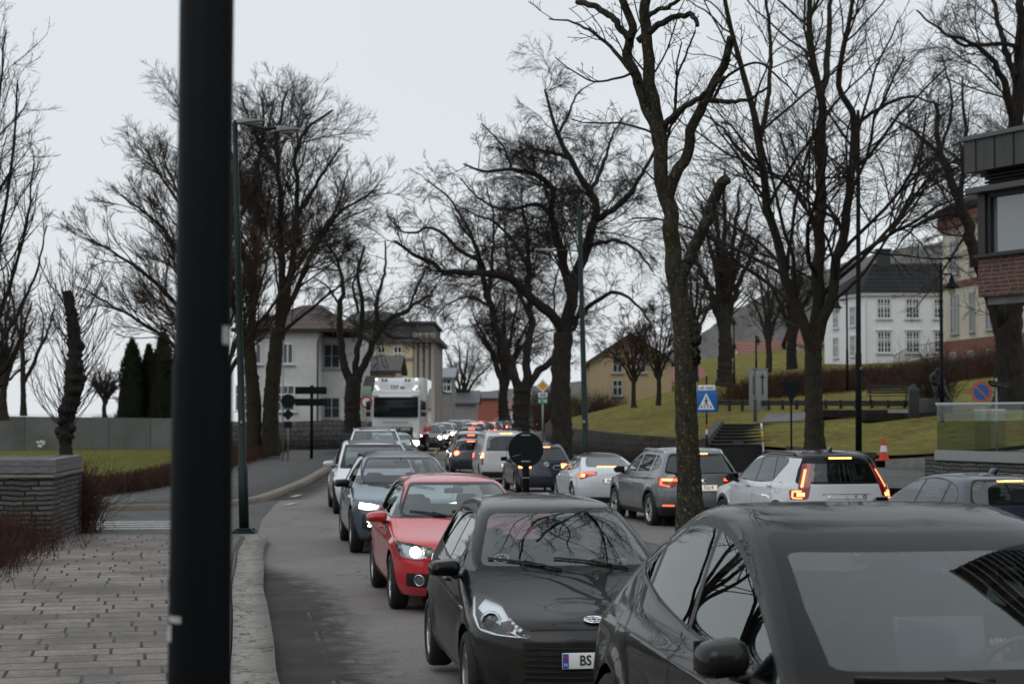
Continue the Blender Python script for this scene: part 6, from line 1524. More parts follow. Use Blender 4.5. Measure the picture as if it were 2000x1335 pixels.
# ---- red hatchback
def golf_extra(root, bvh, made, sp):
    for o in made.get('headlight', []):
        h, nm = lampbox(o, .05, LAMPBOWL); sg = 1 if o.data.vertices[0].co.y > 0 else -1
        p, n = bvx(bvh, (1.95, .66 * sg, .70), (-1, -.35 * sg, 0)); M = facing(p - nm * .02, Vector((1, .1 * sg, 0)))
        b = MB(); b.lathe([(0, .02), (.04, .015), (.062, 0)], 20, M); b.build('lit_bulb', mat('lit_low_beam', (.9, .9, .85), .2, emit=(1.0, .90, .70), estr=14.0), o)
        p, n = bvx(bvh, (2.0, .52 * sg, .69), (-1, -.2 * sg, 0)); M = facing(p - nm * .025, Vector((1, .1 * sg, 0)))
        b = MB(); b.lathe([(.055, .02), (.06, .0), (.06, -.02)], 20, M); b.lathe([(0, .02), (.035, .012), (.05, 0)], 20, M, 1); b.build('projector_lens', [CHROME, mat('projector_glass2', (.3, .3, .28), .05, coat=1)], o)
    for sg in (1, -1):
        p, n = bvx(bvh, (2.1, .64 * sg, .385), (-1, -.3 * sg, 0)); M = facing(p + n * .0, n); b = MB()
        b.lathe([(.066, .004), (.06, .014), (.056, .004)], 24, M, 0); b.lathe([(0, .008), (.056, .003)], 24, M, 1); b.build('fog_lamp', [CHROME, mat('fog_glass', (.12, .13, .135), .1, coat=1)], root)
    wipers(root, bvh, sp['keys'], 1)
def sp_golf():
    k = profile(2.16, -2.04, 1.786, 1.485, zb=.2, zn=.795, xn=2.05, zc=1.01, xc=.93, zh=1.40, xh=.16, zrb=.98, xrb=-1.94, zrt=1.40, xrt=-1.55, wb=.92, wr=.655, dA=.25, dn=.55, nn=2.9)
    dlo = [(.82, 1.02, .02), (.45, 1.20, .2), (.10, 1.355, .2), (-.4, 1.40, .3), (-1.0, 1.375, .2), (-1.32, 1.25, .06), (-1.40, 1.10, .05), (-.3, 1.03, .3)]
    c = glasshouse(k, dlo, [(-.22, -.2), (-1.05, -1.02)], (1.01, 1.405), (1.04, 1.37), gap=.03, rf=.84)
    c += [('headlight', LENS, [[(1.60, .83, .805), (1.90, .70, .79), (2.08, .48, .745), (2.12, .47, .645), (2.0, .66, .615), (1.80, .80, .65), (1.64, .84, .73)]], 38),
          ('upper_grille', BLACK, [rnd([(-.46, .645), (.46, .645), (.47, .72), (-.47, .72)], .01)], 'front'),
          ('fog_pocket', BLACK, [[(2.08, .50, .46), (1.92, .75, .46), (1.90, .76, .31), (2.05, .52, .30)]], 30),
          ('lower_grille', BLACK, [rnd([(-.46, .30), (.46, .30), (.46, .46), (-.46, .46)], .02)], 'front'),
          ('tail_light', REDGLOW, [[(-2.0, .50, .86), (-1.80, .80, .84), (-1.82, .78, 1.0), (-1.96, .5, 1.0)]], 140)]
    return dict(keys=k, wr=.315, xa=1.287, xb=-1.287, paint=P_RED, cuts=c, wheel=('spoke', ALU, 10), arch=.365,
        creases=[(-1.8, .80, 1.7, .74, .012, .03), (-1.0, .33, .95, .3, .01, .04)],
        seams=[([(.93, .8, 1.0), (.92, .88, .7), (.84, .88, .3)], (0, 1, 0), .007), ([(-.24, .8, 1.04), (-.24, .88, .28)], (0, 1, 0), .007), ([(.84, .88, .27), (-.82, .88, .27)], (0, 1, 0), .006), ([(-.82, .88, .28), (-.95, .88, .65), (-1.3, .85, 1.08)], (0, 1, 0), .007),
               ([(.92, .74, 1.02), (1.3, .74, 1.0), (1.7, .70, .9), (1.95, .55, .85)], (0, 0, 1), .008), ([(1.62, .88, .70), (1.62, .88, .62)], (0, 1, 0), .006), ([(1.72, .82, .62), (2.1, .47, .6)], (1, .6, 0), .006)],
        mirror=(.66, .985, 1.02, P_RED, 'r', (.18, .25, .15)), handles=[(.0, .86), (-1.05, .88)], extra=golf_extra, dash=(.68, .94), rvmpos=(.14, 1.30),
        lines=[([(.85, .8, 1.012), (.2, .8, 1.02), (-.5, .8, 1.03), (-1.38, .8, 1.09)], (0, 1, 0), .012, 5)],
        plates=[(1, 2.15, .42, None, False)])

# ---- blue grey electric crossover
def id4_extra(root, bvh, made, sp):
    for sg in (1, -1):
        for i in range(3):
            p, n = bvx(bvh, (2.2, (.745 - .012 * i) * sg, .60 - .065 * i), (-1, -.55 * sg, 0)); M = facing(p + n * .006, n)
            b = MB(); b.lathe([(0, .01), (.03, .006), (.034, 0)], 14, M @ Matrix.Diagonal((1.1, .55, 1, 1))); b.build('daytime_lamp', mat('lit_dot_lamp', (.9, .9, .9), .2, emit=(1, .98, .95), estr=6.0), root)
    wipers(root, bvh, sp['keys'], 1)
def sp_id4():
    k = profile(2.22, -2.36, 1.852, 1.60, zb=.22, zn=.86, xn=2.06, zc=1.07, xc=1.12, zh=1.50, xh=.25, zrb=1.06, xrb=-2.24, zrt=1.52, xrt=-1.75, wb=.91, wr=.66, dA=.27, dn=.62, nn=2.7)
    dlo = [(1.0, 1.10, .02), (.6, 1.28, .2), (.15, 1.45, .2), (-.4, 1.505, .3), (-1.1, 1.47, .3), (-1.75, 1.28, .06), (-1.80, 1.22, .05), (-1.5, 1.17, .1), (-.3, 1.12, .3)]
    c = glasshouse(k, dlo, [(-.18, -.14), (-1.15, -1.12)], (1.08, 1.505), (1.12, 1.48), gap=.03, rf=.84, glw=glass('violet_glass', (.42, .40, .46)))
    c += [('roof_panel', GLOSSBLACK, [rnd([(.12, -.58), (.12, .58), (-1.55, .58), (-1.55, -.58)], .1)], 'top', {'rng': lambda c: c.z > 1.45}),
          ('headlight', mat('lit_head_lamp_soft', (.9, .9, .9), .2, emit=(1, .95, .86), estr=6.0), [[(1.86, .80, .83), (2.04, .62, .81), (2.14, .48, .775), (2.14, .50, .735), (2.02, .70, .715), (1.88, .82, .735)]], 40),
          ('side_intake', BLACK, [[(2.08, .64, .66), (1.96, .77, .64), (1.97, .77, .42), (2.10, .62, .36)]], 38),
          ('lower_grille', BLACK, [rnd([(-.70, .24), (.70, .24), (.62, .34), (-.62, .34)], .02)], 'front'),
          ('tail_light', REDGLOW, [[(-2.3, .40, .95), (-2.1, .82, .9), (-2.1, .80, 1.02), (-2.25, .4, 1.02)]], 140)]
    return dict(keys=k, wr=.36, xa=1.383, xb=-1.383, paint=P_BLUEGREY, cuts=c, wheel=('double', ALU, 5), clad=.27, arch=.415,
        creases=[(-1.9, .92, 1.6, .86, .018, .05), (-1.0, .38, 1.0, .33, .015, .05)],
        seams=[([(1.08, .8, 1.08), (1.05, .9, .7), (.95, .9, .32)], (0, 1, 0), .007), ([(-.22, .8, 1.12), (-.2, .9, .3)], (0, 1, 0), .007), ([(1.1, .75, 1.1), (1.5, .75, 1.05), (1.95, .66, .95)], (0, 0, 1), .008)],
        mirror=(.80, 1.02, 1.10, GLOSSBLACK, 'r', (.2, .25, .15)), rails=(.05, -1.5, .60, 1.5, BLACK), extra=id4_extra, handles=[(.0, .95), (-1.1, .97)], dash=(.85, 1.0), rvmpos=(.25, 1.42),
        plates=[(1, 2.22, .47, None, False)])

# ---- big black electric crossover in front
def teslay_extra(root, bvh, made, sp):
    wipers(root, bvh, sp['keys'], 1, 1.0, ((-.1, -.62),), .012)
    # camera pod and windscreen rail
    b = MB(); b.add([Vector(q) for q in ((.36, .10, 1.46), (.36, -.10, 1.46), (.52, -.055, 1.385), (.52, .055, 1.385))], [(0, 1, 2, 3)]); b.build('camera_pod', BLACK, root)
    b = MB(); b.rbox((.50, .02, 1.07), (.03, .40, .25), .01, m=0, ry=-.2); b.build('centre_screen', mat('screen_black', (.03, .032, .034), .15), root)
    b = MB(); b.tube([(.95, -.33, .985), (1.0, .05, .995), (.98, .33, .985)], .007, 6); b.build('dash_trim', mat('trim_light', (.5, .5, .5), .4), root)
def sp_teslay():   # tall arched side glass
    rear = [(.55, -2.465), (.80, -2.44), (1.0, -2.37), (1.08, -2.30), (1.12, -2.16), (1.22, -1.94), (1.36, -1.62), (1.48, -1.28)]
    k = profile(2.285, -2.465, 1.93, 1.624, zb=.2, zn=.70, xn=2.16, zc=1.0, xc=1.32, zh=1.55, xh=.30, zrt=1.56, xrt=-1.08, rear=rear, wb=.90, wr=.70, dA=.32, nA=3.0, dn=.62, rtop=-.25, drr=.5, nrr=2.9, flat=.42)
    dlo = [(1.02, 1.005, .03), (.66, 1.20, .3), (.28, 1.375, .3), (-.1, 1.485, .3), (-.5, 1.522, .3), (-.90, 1.482, .3), (-1.18, 1.395, .2), (-1.40, 1.285, .03), (-1.34, 1.225, .15), (-.9, 1.135, .3), (-.3, 1.07, .4), (.5, 1.015, .4)]
    c = [('windscreen_surround', GLOSSBLACK, [screen(k, 1.0, 1.53, .935, .05)], 'front'), ('windscreen', GLASS, [screen(k, 1.07, 1.46, .855, .09, .915)], 'front'),
         ('rear_window', DARKGLASS, [screen(k, 1.15, 1.50, .80, .1)], 'rear', {'rng': lambda c: c.x < -.6}),
         ('roof_glass', GLOSSBLACK, [rnd([(.26, -.57), (.26, .57), (-1.15, .57), (-1.15, -.57)], .12)], 'top', {'rng': lambda c: c.z > 1.44})]
    o2 = rnd(dlo, .05)
    c += [('window_trim', BLACK, [grow(o2, .045)], 'side')]
    pcs = split_dlo(o2, [(-.30, -.30), (-1.22, -1.05)], .028)
    sg_ = glass('side_glass', (.30, .34, .34), 1.0, 1.9)
    c += [('side_window', sg_, [pcs[0]], 'side'), ('side_window', sg_, [pcs[1]], 'side'), ('side_window', DARKGLASS, [pcs[2]], 'side')]
    c += [('tail_light', REDLENS, [[(-2.32, .45, 1.02), (-2.02, .86, 1.0), (-2.04, .84, .90), (-2.36, .45, .92)]], 140),
          ('headlight', LAMPBOWL, [[(1.85, .80, .78), (2.12, .55, .70), (2.14, .55, .65), (1.9, .82, .68)]], 40)]
    return dict(keys=k, wr=.355, xa=1.445, xb=-1.445, paint=P_TESLA, cuts=c, wheel=('double', GLOSSBLACK, 5), res=10, ncap=20, nside=34, flare=.03, arch=.40, archclad=None,
        creases=[(-2.0, .98, 1.2, .88, .016, .06), (-1.0, .42, 1.0, .36, .02, .08)], taper=(.10, .12),
        seams=[([(1.16, .85, 1.02), (1.14, .95, .8), (1.02, .95, .3)], (0, 1, 0), .007), ([(-.30, .8, 1.08), (-.30, .95, .3)], (0, 1, 0), .007), ([(-1.0, .95, .45), (-1.05, .95, .8), (-1.5, .9, 1.12)], (0, 1, 0), .007), ([(-1.62, .9, .98), (-1.74, .9, .98), (-1.74, .9, 1.1), (-1.66, .88, 1.14)], (0, 1, .2), .005),
               ([(1.24, .80, 1.02), (1.5, .78, 1.02), (1.9, .70, .9)], (0, 0, 1), .008)],
        lines=[([(1.02, .85, .985), (.5, .85, .99), (-.3, .85, 1.045), (-.9, .85, 1.11), (-1.34, .83, 1.205), (-1.43, .83, 1.275)], (0, 1, 0), .026, 6)],
        mirror=(.70, .985, 1.07, P_TESLA, 't', (.17, .22, .18)), extra=teslay_extra, dash=(.85, .97), rvm=False, seats=[(-.05, .38), (-.05, -.38), (-.95, .36), (-.95, -.36)], lining=True)

def sp_teslaw():
    s = sp_teslay(); s = dict(s); s['paint'] = P_WHITE; s['res'] = 6; s['ncap'] = 12; s['nside'] = 22
    s['mirror'] = (.72, 1.045, 1.10, P_WHITE, 't', (.17, .25, .165)); s['wheel'] = ('double', BLACK, 5)
    cs = [c for c in s['cuts'] if c[0] != 'headlight']
    cs.append(('headlight', HEADLITSOFT, [[(1.85, .80, .80), (2.10, .58, .73), (2.12, .56, .66), (1.9, .82, .69)]], 40))
    cs.append(('side_intake', BLACK, [[(2.16, .62, .42), (1.98, .80, .40), (1.98, .80, .33), (2.14, .62, .33)]], 35))
    s['cuts'] = cs; s['extra'] = lambda r, b, m, q: wipers(r, b, q['keys'], 1); return s

# ---- rear views: right lane
def xc40_extra(root, bvh, made, sp):
    for o in made.get('tail_light', []):
        h, nm = lampbox(o, .03, mat('lamp_red_dark', (.12, .004, .006), .4))
    p, n = bvx(bvh, (-4, 0, .885), (1, 0, 0))
    o = empty('tailgate_lettering', (0, 0, 0), 0, root)
    for i, ch in enumerate('VOLVO'):
        y = -(i - 2) * -.155
        p, n = bvx(bvh, (-4, (2 - i) * .155, .885), (1, 0, 0)); l = link('letter', text_mesh('letter', ch, .075, CHROME, .006, sx=1.25, bold=.002), o); place(l, facing(p + n * .006, n))
    b = MB()
    for sg in (1,):
        p, n = bvx(bvh, (-1.4, 0, 3), (0, 0, -1)); b.rbox(p + Vector((0, 0, .03)), (.16, .05, .07), .018, fn=lambda c: (c.x - .05 * (c.z > 0), c.y * (1 if c.z < 0 else .5), c.z))
    b.build('roof_antenna', P_DKGREY, root)
def sp_xc40():
    k = profile(2.21, -2.21, 1.863, 1.63, zb=.24, zn=.90, xn=2.05, zc=1.08, xc=.95, zh=1.53, xh=.25, zrb=1.10, xrb=-2.10, zrt=1.54, xrt=-1.86, wb=.93, wr=.70, dA=.25, dn=.5, drr=.40, nrr=3.4)
    dlo = [(.86, 1.09, .02), (.5, 1.27, .2), (.15, 1.44, .2), (-.4, 1.505, .3), (-1.25, 1.495, .06), (-1.32, 1.42, .05), (-.95, 1.11, .05), (-.2, 1.095, .2)]
    c = [('windscreen', GLASS, [screen(k, 1.1, 1.52, .90)], 'front'),
         ('roof_panel', P_BLACK, [[(1.2, 1.50), (1.2, 1.9), (-2.2, 1.9), (-2.2, 1.385), (-1.45, 1.385), (-1.40, 1.50)]], 'side', {'minn': .02}),
         ('roof_panel', P_BLACK, [rnd([(.35, -.9), (.35, .9), (-2.1, .9), (-2.1, -.9)], .05)], 'top', {'rng': lambda c: c.z > 1.5 and c.x > -2}),
         ('rear_window_surround', GLOSSBLACK, [screen(k, 1.09, 1.56, .93, .06)], 'rear', {'rng': lambda c: c.x < -.4}),
         ('rear_window', DARKGLASS, [screen(k, 1.13, 1.42, .83, .06)], 'rear', {'rng': lambda c: c.x < -.4}),
         ('window_trim', BLACK, [grow(rnd(dlo, .05), .03)], 'side')]
    for p in split_dlo(rnd(dlo, .05), [(-.20, -.16), (-1.08, -.78)], .028): c.append(('side_window', DARKGLASS, [p], 'side'))
    c += [('tail_light', REDLENS, [[(-2.12, .70, 1.42), (-2.0, .80, 1.42), (-2.06, .86, 1.10), (-2.10, .87, .92), (-2.16, .70, .86), (-2.14, .66, 1.06)], [(-2.14, .72, .98), (-1.92, .90, 1.0), (-1.86, .925, .98), (-1.92, .92, .83), (-2.16, .72, .84)]], 140),
          ('tail_lamp_glow', mat('lit_tail_strip', (.8, .15, .05), .3, emit=(1, .25, .08), estr=3.0), [[(-2.08, .755, 1.33), (-2.05, .785, 1.33), (-2.09, .825, 1.04), (-2.12, .79, 1.04)], [(-2.11, .81, .99), (-1.97, .895, .985), (-1.97, .895, .955), (-2.11, .81, .955)], [(-1.98, .885, .985), (-1.95, .91, .98), (-1.95, .91, .875), (-1.98, .885, .875)], [(-2.13, .80, .875), (-1.96, .90, .875), (-1.96, .90, .855), (-2.13, .80, .855)]], 140),
          ('brake_lamp', REDHOT, [[(-2.13, .76, .95), (-2.04, .85, .95), (-2.04, .85, .895), (-2.13, .76, .895)]], 140),
          ('high_brake_light', REDHOT, [rnd([(-.20, 1.495), (.20, 1.495), (.20, 1.52), (-.20, 1.52)], .004)], 'rear'),
          ('lower_bumper', BLACK, [rnd([(-.95, .2), (.95, .2), (.95, .52), (-.95, .52)], .02)], 'rear'),
          ('headlight', LAMPBOWL, [[(1.8, .82, .86), (2.1, .55, .86), (2.12, .56, .76), (1.82, .86, .76)]], 40)]
    return dict(keys=k, wr=.355, xa=1.35, xb=-1.35, paint=P_WHITE2, cuts=c, clad=.36, archclad=BLACK, arch=.40, wheel=('double', ALU, 5), creases=[(-1.2, .55, 1.0, .5, -.02, .08), (-1.9, 1.02, 1.6, .98, .012, .05)],
        seams=[([(.9, .8, 1.08), (.88, .95, .4)], (0, 1, 0), .007), ([(-.2, .8, 1.1), (-.2, .95, .36)], (0, 1, 0), .007), ([(-1.0, .95, .45), (-1.05, .95, .9), (-1.0, .9, 1.1)], (0, 1, 0), .007), ([(-1.25, .9, 1.10), (-1.45, .95, 1.10), (-1.45, .95, .93), (-1.25, .95, .93), (-1.25, .9, 1.1)], (0, 1, 0), .006), ([(-2.2, -.78, .78), (-2.2, .78, .78)], (-1, 0, 0), .007)],
        lines=[([(-2.2, -.42, .925), (-2.2, .42, .925)], (-1, 0, 0), .008, 5), ([(-2.2, -.36, .845), (-2.2, .36, .845)], (-1, 0, 0), .006, 5)],
        mirror=(.62, 1.0, 1.13, GLOSSBLACK, 'r', (.17, .24, .17)), rails=(.1, -1.55, .62, 1.55, GLOSSBLACK), handles=[(-.02, 1.0), (-1.0, 1.02)], handlemat=ALU, extra=xc40_extra, dash=(.7, 1.0), rvm=False)

def karoq_extra(root, bvh, made, sp):
    b = MB(); p, n = bvx(bvh, (-4, 0, .93), (1, 0, 0)); b.lathe([(0, .012), (.03, .012), (.045, .006), (.046, 0)], 20, facing(p, n)); b.build('rear_emblem', CHROME, root)
def sp_karoq():
    k = profile(2.2, -2.18, 1.841, 1.585, zb=.24, zn=.88, xn=2.03, zc=1.05, xc=.95, zh=1.48, xh=.20, zrb=1.05, xrb=-2.06, zrt=1.49, xrt=-1.72, wb=.93, wr=.68, dA=.25, dn=.5, drr=.40, nrr=3.3)
    dlo = [(.84, 1.065, .02), (.45, 1.24, .2), (.1, 1.405, .2), (-.4, 1.465, .3), (-1.2, 1.44, .15), (-1.58, 1.34, .08), (-1.62, 1.17, .08), (-1.3, 1.11, .1), (-.2, 1.075, .2)]
    c = glasshouse(k, dlo, [(-.22, -.2), (-1.1, -1.08)], (1.06, 1.48), (1.10, 1.42), gap=.028, rf=.86, glr=DARKGLASS, rwtrim=.05, trim=ALU, inset=.022)
    c += [('tail_light', REDLENS, [[(-2.12, .46, 1.00), (-1.95, .80, 1.0), (-1.80, .90, .985), (-1.88, .90, .84), (-2.14, .70, .80), (-2.14, .46, .90)]], 140),
          ('tail_lamp_glow', REDGLOW, [[(-2.10, .46, .985), (-1.9, .86, .985), (-1.92, .86, .935), (-2.12, .46, .935)], [(-1.90, .86, .95), (-1.92, .87, .86), (-1.96, .84, .84), (-1.95, .82, .95)], [(-1.94, .87, .865), (-2.1, .74, .82), (-2.1, .72, .84), (-1.93, .86, .885)]], 140),
          ('brake_lamp', REDHOT, [[(-2.06, .66, .98), (-1.93, .82, .98), (-1.93, .82, .945), (-2.06, .66, .945)]], 140),
          ('high_brake_light', REDHOT, [rnd([(-.20, 1.455), (.20, 1.455), (.20, 1.475), (-.20, 1.475)], .004)], 'rear'),
          ('bumper_reflector', REDGLOW, [[(-2.12, .62, .47), (-1.98, .82, .47), (-1.98, .82, .445), (-2.12, .62, .445)]], 140),
          ('lower_bumper', BLACK, [rnd([(-.95, .2), (.95, .2), (.95, .42), (-.95, .42)], .02)], 'rear')]
    return dict(keys=k, wr=.345, xa=1.319, xb=-1.319, paint=P_GREY, cuts=c, clad=.34, archclad=BLACK, wheel=('double', ALU, 5), creases=[(-1.9, 1.0, 1.6, .96, .02, .04), (-1.1, .5, 1.1, .46, .012, .05)],
        seams=[([(.9, .8, 1.06), (.88, .95, .36)], (0, 1, 0), .007), ([(-.2, .8, 1.08), (-.2, .95, .36)], (0, 1, 0), .007), ([(-.95, .95, .45), (-1.0, .95, .8), (-1.3, .9, 1.1)], (0, 1, 0), .007), ([(-2.2, -.8, .72), (-2.2, .8, .72)], (-1, 0, 0), .007)],
        mirror=(.60, .99, 1.10, BLACK, 'r', (.17, .24, .16)), rails=(.1, -1.5, .60, 1.5, ALU), handles=[(-.02, .97), (-1.0, .98)], extra=karoq_extra, plates=[(-1, -2.2, .80, 'EK 73219', True)], dash=(.7, 1.0), rvm=False)

def tesla3_extra(root, bvh, made, sp):
    p, n = bvx(bvh, (-4, 0, .98), (1, 0, 0)); b = MB(); b.lathe([(0, .005), (.02, .004)], 8, facing(p, n)); b.build('rear_emblem', CHROME, root)
def sp_tesla3():
    rear = [(.5, -2.42), (.80, -2.40), (1.0, -2.33), (1.055, -2.26), (1.085, -2.10), (1.13, -1.85), (1.25, -1.45)]
    k = profile(2.28, -2.42, 1.85, 1.443, zb=.18, zn=.66, xn=2.14, zc=.93, xc=1.22, zh=1.33, xh=.30, zrt=1.345, xrt=-1.05, rear=rear, wb=.92, wr=.62, dA=.30, nA=3.0, dn=.6, rtop=-.25, drr=.48, nrr=3)
    dlo = [(1.0, .965, .03), (.62, 1.13, .3), (.25, 1.27, .3), (-.2, 1.345, .3), (-.6, 1.35, .3), (-1.05, 1.27, .3), (-1.55, 1.09, .04), (-1.45, 1.04, .1), (-.3, .985, .4)]
    c = [('windscreen', GLASS, [screen(k, .96, 1.32, .88)], 'front'), ('rear_window', DARKGLASS, [screen(k, 1.10, 1.335, .82, .08)], 'rear', {'rng': lambda c: c.x < -.5, 'minn': .05}),
         ('roof_glass', GLOSSBLACK, [rnd([(.2, -.55), (.2, .55), (-1.3, .55), (-1.3, -.55)], .1)], 'top', {'rng': lambda c: c.z > 1.33}),
         ('high_brake_light', REDHOT, [rnd([(-.32, 1.105), (.32, 1.105), (.32, 1.122), (-.32, 1.122)], .003)], 'rear', {'rng': lambda c: c.x < -.5, 'minn': .02}),
         ('window_trim', BLACK, [grow(rnd(dlo, .05), .03)], 'side')]
    for p in split_dlo(rnd(dlo, .05), [(-.25, -.25), (-1.15, -1.0)], .028): c.append(('side_window', DARKGLASS, [p], 'side'))
    c += [('tail_light', REDLENS, [[(-2.34, .42, .99), (-2.1, .80, .97), (-1.98, .86, .95), (-2.08, .86, .81), (-2.2, .78, .79), (-2.38, .42, .90)]], 140),
          ('tail_lamp_glow', REDGLOW, [[(-2.1, .82, .955), (-2.06, .84, .95), (-2.1, .84, .83), (-2.16, .80, .83)], [(-2.34, .46, .965), (-2.1, .80, .96), (-2.1, .80, .94), (-2.34, .46, .945)]], 140),
          ('brake_lamp', REDHOT, [[(-2.24, .70, .93), (-2.16, .78, .93), (-2.16, .78, .86), (-2.24, .70, .86)]], 140),
          ('lower_bumper', BLACK, [rnd([(-.9, .18), (.9, .18), (.9, .34), (-.9, .34)], .02)], 'rear')]
    return dict(keys=k, wr=.34, xa=1.4375, xb=-1.4375, paint=P_WHITE2, cuts=c, wheel=('double', ALU, 5), creases=[(-2.0, .86, 1.2, .80, .016, .05)], seams=[([(-.28, .8, .99), (-.28, .95, .3)], (0, 1, 0), .007), ([(-2.2, -.72, 1.03), (-2.3, .72, 1.03)], (-1, 0, .3), .007)],
        mirror=(.66, .985, 1.02, P_WHITE2, 't', (.16, .23, .14)), extra=tesla3_extra, plates=[(-1, -2.4, .76, 'EB 17219', True)], dash=(.8, .9), rvm=False, handles=[])

def sp_suv(pt, lit='rear', rails=True, H=1.63, roof=None, gl=DARKGLASS):
    k = profile(2.24, -2.24, 1.84, H, zb=.24, zn=.86, xn=2.08, zc=1.05, xc=1.0, zh=H - .11, xh=.2, zrb=1.05, xrb=-2.1, zrt=H - .10, xrt=-1.78, wb=.93, wr=.68, dA=.25, dn=.5, drr=.4, nrr=3.3)
    s = H - 1.63
    dlo = [(.88, 1.065, .02), (.45, 1.26 + s * .5, .2), (.1, 1.43 + s, .2), (-.4, 1.495 + s, .3), (-1.3, 1.47 + s, .15), (-1.62, 1.36 + s, .08), (-1.66, 1.18, .08), (-.2, 1.08, .2)]
    c = glasshouse(k, dlo, [(-.2, -.18), (-1.1, -1.08)], (1.06, H - .11), (1.10, H - .16), gap=.028, rf=.86, gl=gl, rwtrim=.05)
    head = HEADLIT if lit == 'front' else LAMPBOWL; tail = REDHOT if lit == 'rear' else REDLENS
    c += [('headlight', head, [[(1.85, .80, .86), (2.10, .56, .84), (2.14, .54, .74), (1.88, .84, .76)]], 40),
          ('tail_light', tail, [[(-2.12, .50, 1.0), (-1.86, .88, .98), (-1.92, .88, .86), (-2.14, .50, .86)]], 140),
          ('high_brake_light', tail, [rnd([(-.17, H - .12), (.17, H - .12), (.17, H - .095), (-.17, H - .095)], .004)], 'rear'),
          ('upper_grille', BLACK, [rnd([(-.55, .72), (.55, .72), (.55, .84), (-.55, .84)], .03)], 'front'),
          ('lower_grille', BLACK, [rnd([(-.6, .28), (.6, .28), (.55, .5), (-.55, .5)], .03)], 'front')]
    d = dict(keys=k, wr=.345, xa=1.34, xb=-1.34, paint=pt, cuts=c, clad=.33, wheel=('double', ALU, 5), creases=[(-1.9, .98, 1.6, .93, .018, .05)], res=5, ncap=10, nside=18,
        mirror=(.62, .99, 1.10, BLACK, 'r', (.17, .24, .16)), dash=(.7, 1.0), rvm=False, seams=[], handles=[(-.02, .96), (-1.0, .97)])
    if rails: d['rails'] = (.1, -1.5, .60, 1.5, ALU if rails == 'alu' else BLACK)
    return d
def tiguan_extra(root, bvh, made, sp):
    p, n = bvx(bvh, (-4, 0, .98), (1, 0, 0)); M = facing(p + n * .006, n); b = MB()
    b.tube([M @ Vector((.07 * math.cos(a), .07 * math.sin(a), 0)) for a in np.linspace(0, 6.2832, 21)], .009, 6, 0, False)
    b.tube([M @ Vector(q) for q in ((-.05, .045, 0), (-.022, -.05, 0), (0, .0, 0), (.022, -.05, 0), (.05, .045, 0))], .008, 6)
    b.tube([M @ Vector(q) for q in ((-.025, .06, 0), (0, .012, 0), (.025, .06, 0))], .008, 6); b.build('rear_emblem', CHROME, root)
def sp_hatch(pt, lit='front'):
    k = profile(2.1, -2.0, 1.76, 1.47, zb=.2, zn=.75, xn=1.96, zc=1.0, xc=.93, zh=1.38, xh=.16, zrb=.98, xrb=-1.9, zrt=1.38, xrt=-1.55, wb=.92, wr=.66, dA=.25, dn=.5)
    dlo = [(.82, 1.02, .02), (.45, 1.19, .2), (.10, 1.34, .2), (-.4, 1.385, .3), (-1.1, 1.36, .2), (-1.40, 1.18, .06), (-.3, 1.03, .3)]
    c = glasshouse(k, dlo, [(-.22, -.2)], (1.01, 1.39), (1.04, 1.36), gap=.03, rf=.84, gl=DARKGLASS)
    head = HEADLIT if lit == 'front' else LAMPBOWL; tail = REDHOT if lit == 'rear' else REDLENS
    c += [('headlight', head, [[(1.70, .80, .76), (1.98, .52, .73), (2.04, .50, .63), (1.74, .82, .66)]], 40), ('tail_light', tail, [[(-1.95, .5, .98), (-1.75, .80, .96), (-1.78, .8, .82), (-1.96, .5, .82)]], 140),
          ('high_brake_light', tail, [rnd([(-.16, 1.36), (.16, 1.36), (.16, 1.385), (-.16, 1.385)], .004)], 'rear'), ('lower_grille', BLACK, [rnd([(-.5, .28), (.5, .28), (.5, .48), (-.5, .48)], .03)], 'front')]
    return dict(keys=k, wr=.31, xa=1.27, xb=-1.27, paint=pt, cuts=c, wheel=('spoke', ALU, 10), res=5, ncap=10, nside=18, mirror=(.62, .96, 1.02, BLACK, 'r', (.17, .24, .14)), dash=(.66, .94), rvm=False)
def van_extra(root, bvh, made, sp):
    b = MB()
    for x in (.4, -.5, -1.4): b.tube([(x, -.72, 1.94), (x, -.7, 2.02), (x, .7, 2.02), (x, .72, 1.94)], .018, 6)
    b.build('roof_bars', BLACK, root)
